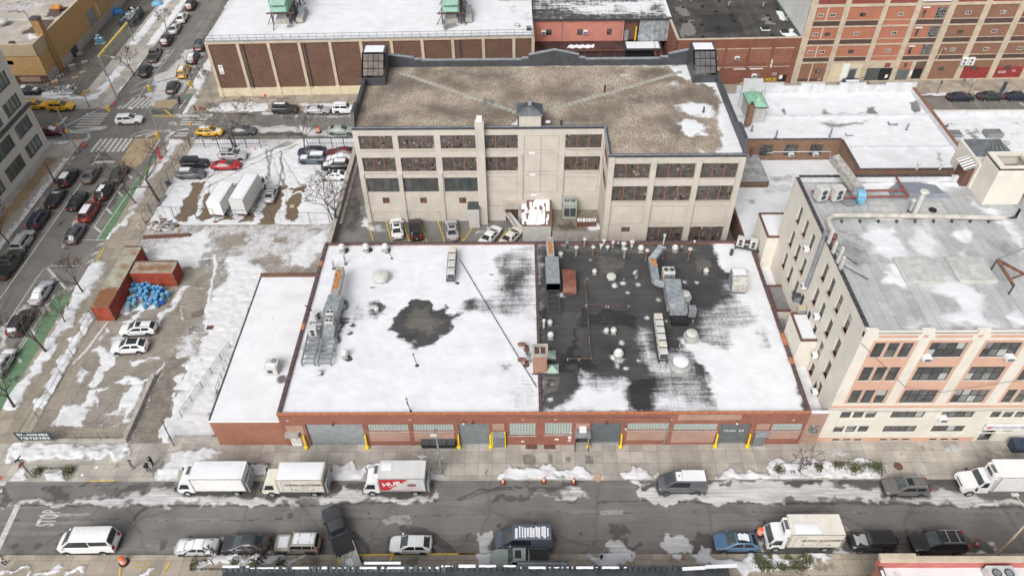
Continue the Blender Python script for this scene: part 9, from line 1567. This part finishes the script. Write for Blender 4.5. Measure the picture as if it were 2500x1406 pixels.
x,y=G(*L3(1525,420),.1);b=MB();b.lathe(0,0,[(.4,0),(.35,.2),(.38,1.1),(.45,1.15),(.4,1.2)],M_dark,12);b.cyl(0,0,1.2,1.25,.4,M_grey,12);tag(b.build('litter_bin',None,(x,y,.1)),'grey litter drum inside the snowy lot fence','bin')
# ---------------------------------------------------------------- containers, drums, pallets, junk
M_cr=mat('container_red',(.30,.055,.03),.7,var=.25,scale=1.2,streak=.5);M_ctop=surf('rusted_container_top',(.27,.27,.20),(.42,.42,.34),(.22,.10,.05),.8,amp=.3,altw=.3,streak=(.25,3,1))
def container(label,x0,y0,x1,y1,h,red_front=False):
 t=thing('shipping_container',label,'container',(x0,y0,.1));b=MB();w,d=x1-x0,y1-y0;b.box(0,0,0,w,d,h,M_cr,'t');
 for i in range(int(d/.3)):b.box(w,i*.3+.05,.15,w+.04,i*.3+.2,h-.15,M_cr);b.box(-.04,i*.3+.05,.15,0,i*.3+.2,h-.15,M_cr)
 if w>4:
  for i in range(int(w/.3)):b.box(i*.3+.05,-.03,.15,i*.3+.2,0,h-.15,M_cr)
 b.build('shell',t);b=MB()
 for q in((0,0),(w-.12,0),(0,d-.12),(w-.12,d-.12)):b.box(q[0]-.03,q[1]-.05,0,q[0]+.15,q[1]+.15,h+.02,M_rust)
 b.box(-.04,d-.1,h-.02,w+.04,d+.05,h+.14,M_brown);b.build_each('corner_post',t)
 PQ=[('w','alt',.75,.8,[(x0+w*rnd.uniform(0,.5),y0+d*u),(x0+w,y0+d*u),(x0+w*.9,y0+d*(u+.08)),(x0+w*.3,y0+d*(u+.1))])for u in(.02,.12,.25,.45,.6,.85)]+[('w','alt',.95,.5,[(x0,y0),(x1,y0),(x1,y0+d*.25),(x0,y0+d*.3)])]if w<4 else[('w','alt',.62,1,[(x0,y0),(x1,y0),(x1,y1),(x0,y1)])]
 s=sheet('roof',x0,y0,x1,y1,.1+h+.005,M_ctop,PQ,.15,None,0,parent=None);s.parent=t;s.matrix_parent_inverse=Matrix.Translation((-x0,-y0,-.1))
container('long red shipping container with peeling rusty roof beside the avenue',-56.6,68.9,-54.2,81.1,2.55);container('shorter red shipping container set crosswise behind the blue drums',-53.9,75.5,-47.95,77.9,2.55)
M_bar={'b':mat('drum_blue',(.06,.24,.46),.45,var=.15),'g':mat('drum_grey',(.24,.28,.29),.5,var=.2),'n':mat('drum_royal',(.02,.11,.5),.4,var=.1),'t':mat('drum_teal',(.12,.24,.26),.5,var=.2)}
BQ=((1162,325,'b'),(1268,325,'b'),(1142,350,'b'),(1187,350,'b'),(1228,345,'b'),(1283,355,'b'),(1322,368,'b'),(1130,388,'g'),(1165,382,'b'),(1203,375,'b'),(1252,375,'b'),(1357,365,'b'),(1388,378,'n'),(1215,395,'b'),(1262,405,'b'),(1438,415,'b'),(1207,418,'b'),(1243,432,'b'),(1325,415,'b'),(1365,408,'b'),(1347,437,'b'),(1397,432,'t'),(1158,448,'b'),(1118,465,'b'),(1218,465,'g'),(1260,458,'b'),(1160,480,'g'),(1298,475,'b'),(1338,465,'b'),(1390,478,'n'),(1110,505,'g'),(1150,508,'t'),(1245,515,'b'),(1345,503,'b'),(1102,540,'g'))
b=MB();b.lathe(0,0,[(.27,0),(.3,.06),(.3,.3),(.31,.32),(.3,.34),(.3,.6),(.31,.62),(.3,.64),(.3,.88),(.28,.9)],M_bar['b'],14);b.cyl(0,0,.895,.905,.26,mat('drum_lid',(.14,.34,.54),.5,var=.1),14);b.lathe(.12,.08,[(.05,.87),(.05,.9)],M_white,6);BM=mesh_from(b,'plastic_drum');CN={'b':'blue','g':'grey','n':'royal blue','t':'teal'};seen={}
for i,(x,y,c)in enumerate(BQ):
 me=BM
 if c!='b':me=BM.copy();me.materials[0]=M_bar[c]
 p=G(*L6(x,y),.55);row=min(5,int((y-320)/40));seen[(row,c)]=seen.get((row,c),0)+1;k=sum(1 for q in BQ if q[2]==c and min(5,int((q[1]-320)/40))==row and q[0]<x)
 o=link('plastic_drum',me,None,(p[0],p[1],.1),i*1.3);tag(o,'%s drum by the red containers, %s row, %s %s from left'%(CN[c],('back','second','third','fourth','fifth','front')[row],OR[k],CN[c]),'drum','plastic drums by the red containers')
def pallet(q,n,label,rz,m=None,zz=.07):
 x,y=G(*q,zz);m=m or mat('pallet_wood',(.42,.31,.19),.9,var=.3,scale=2);b=MB();
 for k in range(n):
  z0_=k*.15
  for i in range(7):b.box(-.6,-.5+i*.15,z0_+.11,.6,-.4+i*.15,z0_+.135,m)
  for s in(-.55,0,.5):b.box(s,-.5,z0_,s+.08,.5,z0_+.11,m)
 tag(b.build('pallet',None,(x,y,zz),rz),label,'pallet','pallets in the yard')
for q,n,lb,r in((L1(630,600),7,'tall stack of tan pallets against the grey yard wall',.5),(L1(730,545),3,'grey-tan pallets leaning in a low stack beside the tall stack',.5),(L1(645,670),1,'single pale pallet lying on the yard asphalt',.4),(L1(710,625),1,'single narrow pallet lying above the pale one',.9),(L1(745,795),2,'brown pallets low behind the yard fence',.1),(L1(600,760),2,'pallet pair under snowy junk behind the yard fence',.2),(L1(480,720),4,'pallet stack by the front corner of the tan warehouse',.3),(L1(690,480),4,'grey wooden frames heaped against the yard wall',.7)):pallet(q,n,lb,r,M_conc if 'grey' in lb else None)
t=thing('skip','open dark skip heaped with snowy rubble in the pallet yard','skip',(-86.6,158.5,.1));b=MB();b.box(-1.4,0,.2,-1.3,7,1.8,M_dark);b.box(1.3,0,.2,1.4,7,1.8,M_dark);b.box(-1.3,0,.2,1.3,.1,1.8,M_dark);b.box(-1.3,6.9,.2,1.3,7,1.8,M_dark);b.box(-1.3,.1,.2,1.3,6.9,.9,M_dark);b.build('tub',t);b=MB()
for k in range(90):b.cbox(rnd.uniform(-1.1,1.1),rnd.uniform(.3,6.7),.9+rnd.random()*.7,rnd.uniform(.2,.6),rnd.uniform(.2,.6),.25,rnd.choice((SNOW,M_conc,M_galv,M_bar['t'])),rnd.random()*3)
b.build('rubble',t)
for q,lb,m_,s in((L1(1000,115),'crumpled bright blue tarpaulin heap by the tan wall',mat('tarp_blue',(.03,.2,.5),.45,var=.2),1.3),(L1(1355,45),'pale blue tarpaulin heap beyond the skip',MATS['sky_blue_paint'],1.2)):
 x,y=G(*q);r=random.Random(int(q[0]));b=MB();prof=[(1.2*s,0),(1.15*s,.4),(.8*s,.75),(.3*s,.9),(.05,.92)];b.lathe(0,0,prof,m_,14);b.v=[(v[0]*(1+r.gauss(0,.08)),v[1]*(1+r.gauss(0,.08))*.8,v[2]*(1+r.gauss(0,.06)))for v in b.v];tag(b.build('tarpaulin_heap',None,(x,y,.1)),lb,'tarpaulin')
t=thing('yellow_beam','yellow lifting beam on posts across the pallet yard','beam',(0,0,0));b=MB();p,q=G(*L1(845,490),4.2),G(*L1(1090,200),4.2);b.bar((*p,4.2),(*q,4.2),.3,mat('pale_yellow',(.6,.47,.12),.6,var=.2),.4);b.build('beam',t);b=MB();b.bar((*p,0),(*p,4.1),.2,M_grey);b.bar((*q,0),(*q,4.1),.2,M_grey);b.build('posts',t)
for i,q in enumerate(((835,355),(845,330),(872,352))):x,y=G(*L1(*q),.5);b=MB();b.lathe(0,0,[(.45,0),(.5,.05),(.48,1.0),(.4,1.1)],MATS['sky_blue_paint'],14);b.cyl(0,0,1.1,1.14,.3,SNOW,10);b.box(-.6,-.6,-.05,.6,.6,.0,SNOW);tag(b.build('bulk_drum',None,(x,y,.12)),'large pale blue drum in the pallet yard, %s of three'%('left','middle','right')[i],'drum','blue drums in the pallet yard')
def heap(q,lb,n,sx,sy,ms,name='rubble_heap'):
 x,y=G(*q,.1);b=MB();r=random.Random(n)
 for k in range(n):u,v=r.gauss(0,sx/2),r.gauss(0,sy/2);b.cbox(u,v,max(0,.5-abs(u/sx)*.4-abs(v/sy)*.4)*r.random(),r.uniform(.15,.7),r.uniform(.15,.5),r.uniform(.08,.3),r.choice(ms),r.random()*3)
 tag(b.build(name,None,(x,y,.1)),lb,'rubble')
heap(L3(1450,780),'heap of broken wood and rubble by the upper corner of the vacant lot',90,3.0,1.6,(M_conc,M_tan,SNOW,M_brown,M_grey));heap(L1(560,770),'snowy junk heap behind the yard fence',60,2.4,1.2,(SNOW,M_grey,M_galv,M_tan));heap(L1(470,680),'scrap metal heap by the yard wall corner',50,1.4,2.2,(M_grey,M_galv,SNOW,M_tan))
for q,e,lb in((L3(1295,885),L3(1720,865),'long rusty beam edging the vacant lot'),(L6(1300,128),L6(1480,128),'pale plank lying behind the crosswise container'),(LT(20,820),LT(100,715),'grey post lying in the lot snow')):p,c=G(*q,.3),G(*e,.3);b=MB();b.bar((0,0,.3),(c[0]-p[0],c[1]-p[1],.3),.5 if 'rusty' in lb else .25,M_brown if 'rusty' in lb else M_offw if 'pale' in lb else M_grey,.35);tag(b.build('beam',None,(*p,0)),lb,'beam')
# ---------------------------------------------------------------- people (one skinned surface each)
M_skin=mat('skin',(.45,.27,.19),.6,var=0);M_hair=mat('dark_hair',(.03,.022,.018),.8,var=0);M_jean=mat('dark_jeans',(.03,.038,.06),.9,var=.1)
def person(q,rz,label,coat,legs,hair,pose='stand',zz=.14,hs=1.):
 x,y=G(*q,zz);w=.12 if pose=='walk' else .02;lean=.3 if pose in('carry','ride')else .03;up=.45 if pose=='phone' else 0
 J_={'p':(0,0,.95),'s':(lean*.4,0,1.2),'c':(lean*.8,0,1.42),'n':(lean,0,1.53),'h':(lean+.03,0,1.66),'t':(lean+.02,0,1.76)};E_=[('p','s'),('s','c'),('c','n'),('n','h'),('h','t')];Rd={'p':.17,'s':.17,'c':.19,'n':.07,'h':.1,'t':.075}
 for s,k in((1,'l'),(-1,'r')):
  st=s*w*2.2;f=.25 if pose in('carry','ride','phone')else .06
  J_.update({'hp'+k:(0,s*.1,.88),'k'+k:(st*.6+.03,s*.11,.5),'a'+k:(st,s*.12,.09),'f'+k:(st+.16,s*.13,.05),'sh'+k:(lean*.8,s*.2,1.4),'e'+k:(lean*.8-.02+f*.4-st*.4,s*.27,1.13),'w'+k:(lean*.8+f-st*.5,s*(.25 if f<.2 else .13),.9+f*.9+up*.7),'g'+k:(lean*.8+f+.09-st*.5,s*(.25 if f<.2 else .1),.83+f*.95+up*.8)})
  E_+=[('p','hp'+k),('hp'+k,'k'+k),('k'+k,'a'+k),('a'+k,'f'+k),('c','sh'+k),('sh'+k,'e'+k),('e'+k,'w'+k),('w'+k,'g'+k)];Rd.update({'hp'+k:.12,'k'+k:.075,'a'+k:.055,'f'+k:.05,'sh'+k:.09,'e'+k:.065,'w'+k:.05,'g'+k:.045})
 ks=list(J_);me=bpy.data.meshes.new('t');me.from_pydata([J_[k]for k in ks],[(ks.index(a),ks.index(c))for a,c in E_],[]);o=bpy.data.objects.new('t',me);COL.objects.link(o);o.modifiers.new('s','SKIN');sv=me.skin_vertices[0].data
 for i,k in enumerate(ks):sv[i].radius=(Rd[k],Rd[k]*(.8 if k in 'psc' else 1));sv[i].use_root=k=='p'
 o.modifiers.new('u','SUBSURF').levels=1;bpy.context.view_layer.update();m2=bpy.data.meshes.new_from_object(o.evaluated_get(bpy.context.evaluated_depsgraph_get()));bpy.data.objects.remove(o);m2.materials.clear()
 for m in(coat,legs,M_skin,hair,M_black):m2.materials.append(m)
 for p in m2.polygons:c=p.center;hand=abs(c.y)>.05 and min(math.dist(c,J_['gl']),math.dist(c,J_['gr']))<.07;p.material_index=2 if hand else 4 if c.z<.1 else 1 if c.z<.86 and not(abs(c.y)>.19)else 0 if c.z<1.5 else 3 if c.z>1.7 or c.x<lean+.0 else 2;p.use_smooth=True
 t=link('person',m2,None,(x,y,zz),R_(rz));t.scale=(hs,hs,hs);tag(t,label,'person');return t
cl=lambda n,c:mat(n,c,.9,var=.12,scale=4)
person(B4(1072,542),20,'person in light grey jacket and trousers facing the two in dark coats',cl('coat_grey',(.22,.23,.24)),cl('trousers_grey',(.3,.3,.3)),M_hair,'phone');person(B4(1205,562),150,'person in dark navy jacket seen from above with ginger hair',cl('coat_navy',(.03,.04,.06)),M_jean,mat('ginger_hair',(.3,.12,.05),.8),'stand');person(B4(1240,512),200,'person in black coat raising a phone behind the navy jacket',cl('coat_black',(.018,.018,.022)),M_jean,M_hair,'phone')
person(B7(2215,515),30,'person in navy clothes carrying a striped bundle by the right-hand truck',cl('coat_navy',(.03,.04,.06)),M_jean,M_hair,'carry');x,y=G(*B7(2262,462),1.2);b=MB();b.bev(-.3,-.22,0,.3,.22,.3,M_offw,.08);b.box(-.31,-.08,.02,.31,.08,.31,M_ink);tag(b.build('bundle',None,(x,y,1.1),.5),'striped pale bundle held by the navy person','bundle')
person(B4(45,1305),0,'person in pale top crouching over at the lower left edge',cl('coat_pale',(.5,.5,.5)),M_jean,M_hair,'carry');person(I4(2110,690),190,'person in dark red coat walking at the warehouse corner',cl('coat_red',(.16,.015,.025)),M_jean,M_hair,'walk');person(T4(2080,585),0,'person in grey blue coat walking past the red painted wall',cl('coat_blue',(.16,.2,.22)),cl('trousers_grey',(.3,.3,.3)),M_hair,'walk')
person(I4(1935,595),75,'cyclist in dark clothes riding on the green lane',cl('coat_black',(.018,.018,.022)),M_jean,M_hair,'ride',.35);x,y=G(*I4(1937,600));b=MB()
for s in(-.52,.52):b.tube([(s+.33*math.cos(k*.524),0,.34+.33*math.sin(k*.524))for k in range(13)],.03,M_black,5)
for p,q in(((-.52,.34),(-.15,.8)),((-.15,.8),(.4,.85)),((.4,.85),(.52,.34)),((-.52,.34),(0,.3)),((0,.3),(-.15,.95)),((0,.3),(.42,.85)),((.38,1.0),(.52,.34))):b.bar((p[0],0,p[1]),(q[0],0,q[1]),.04,M_dark)
b.bar((.38,-.25,1.0),(.38,.25,1.0),.04,M_dark);b.box(-.3,-.06,.95,-.02,.06,1.0,M_black);tag(b.build('bicycle',None,(x,y,.02),R_(75)),'dark bicycle ridden along the green lane','bicycle')
b=MB();zc_=9.0
b.tube([(JX,JY-.15,17),(40,JY-.5,10.6),(44,JY-.6,9.8),(52,JY-.3,11.5)],.025,M_dark,4);b.tube([(31.6,JY-.1,6.6),(36,JY-.4,6.3),(46,JY-.4,6.2),(60,JY-.2,6.5)],.025,M_dark,4);tag(b.build('cables'),'thin dark cables slung across the cream building front','cable')
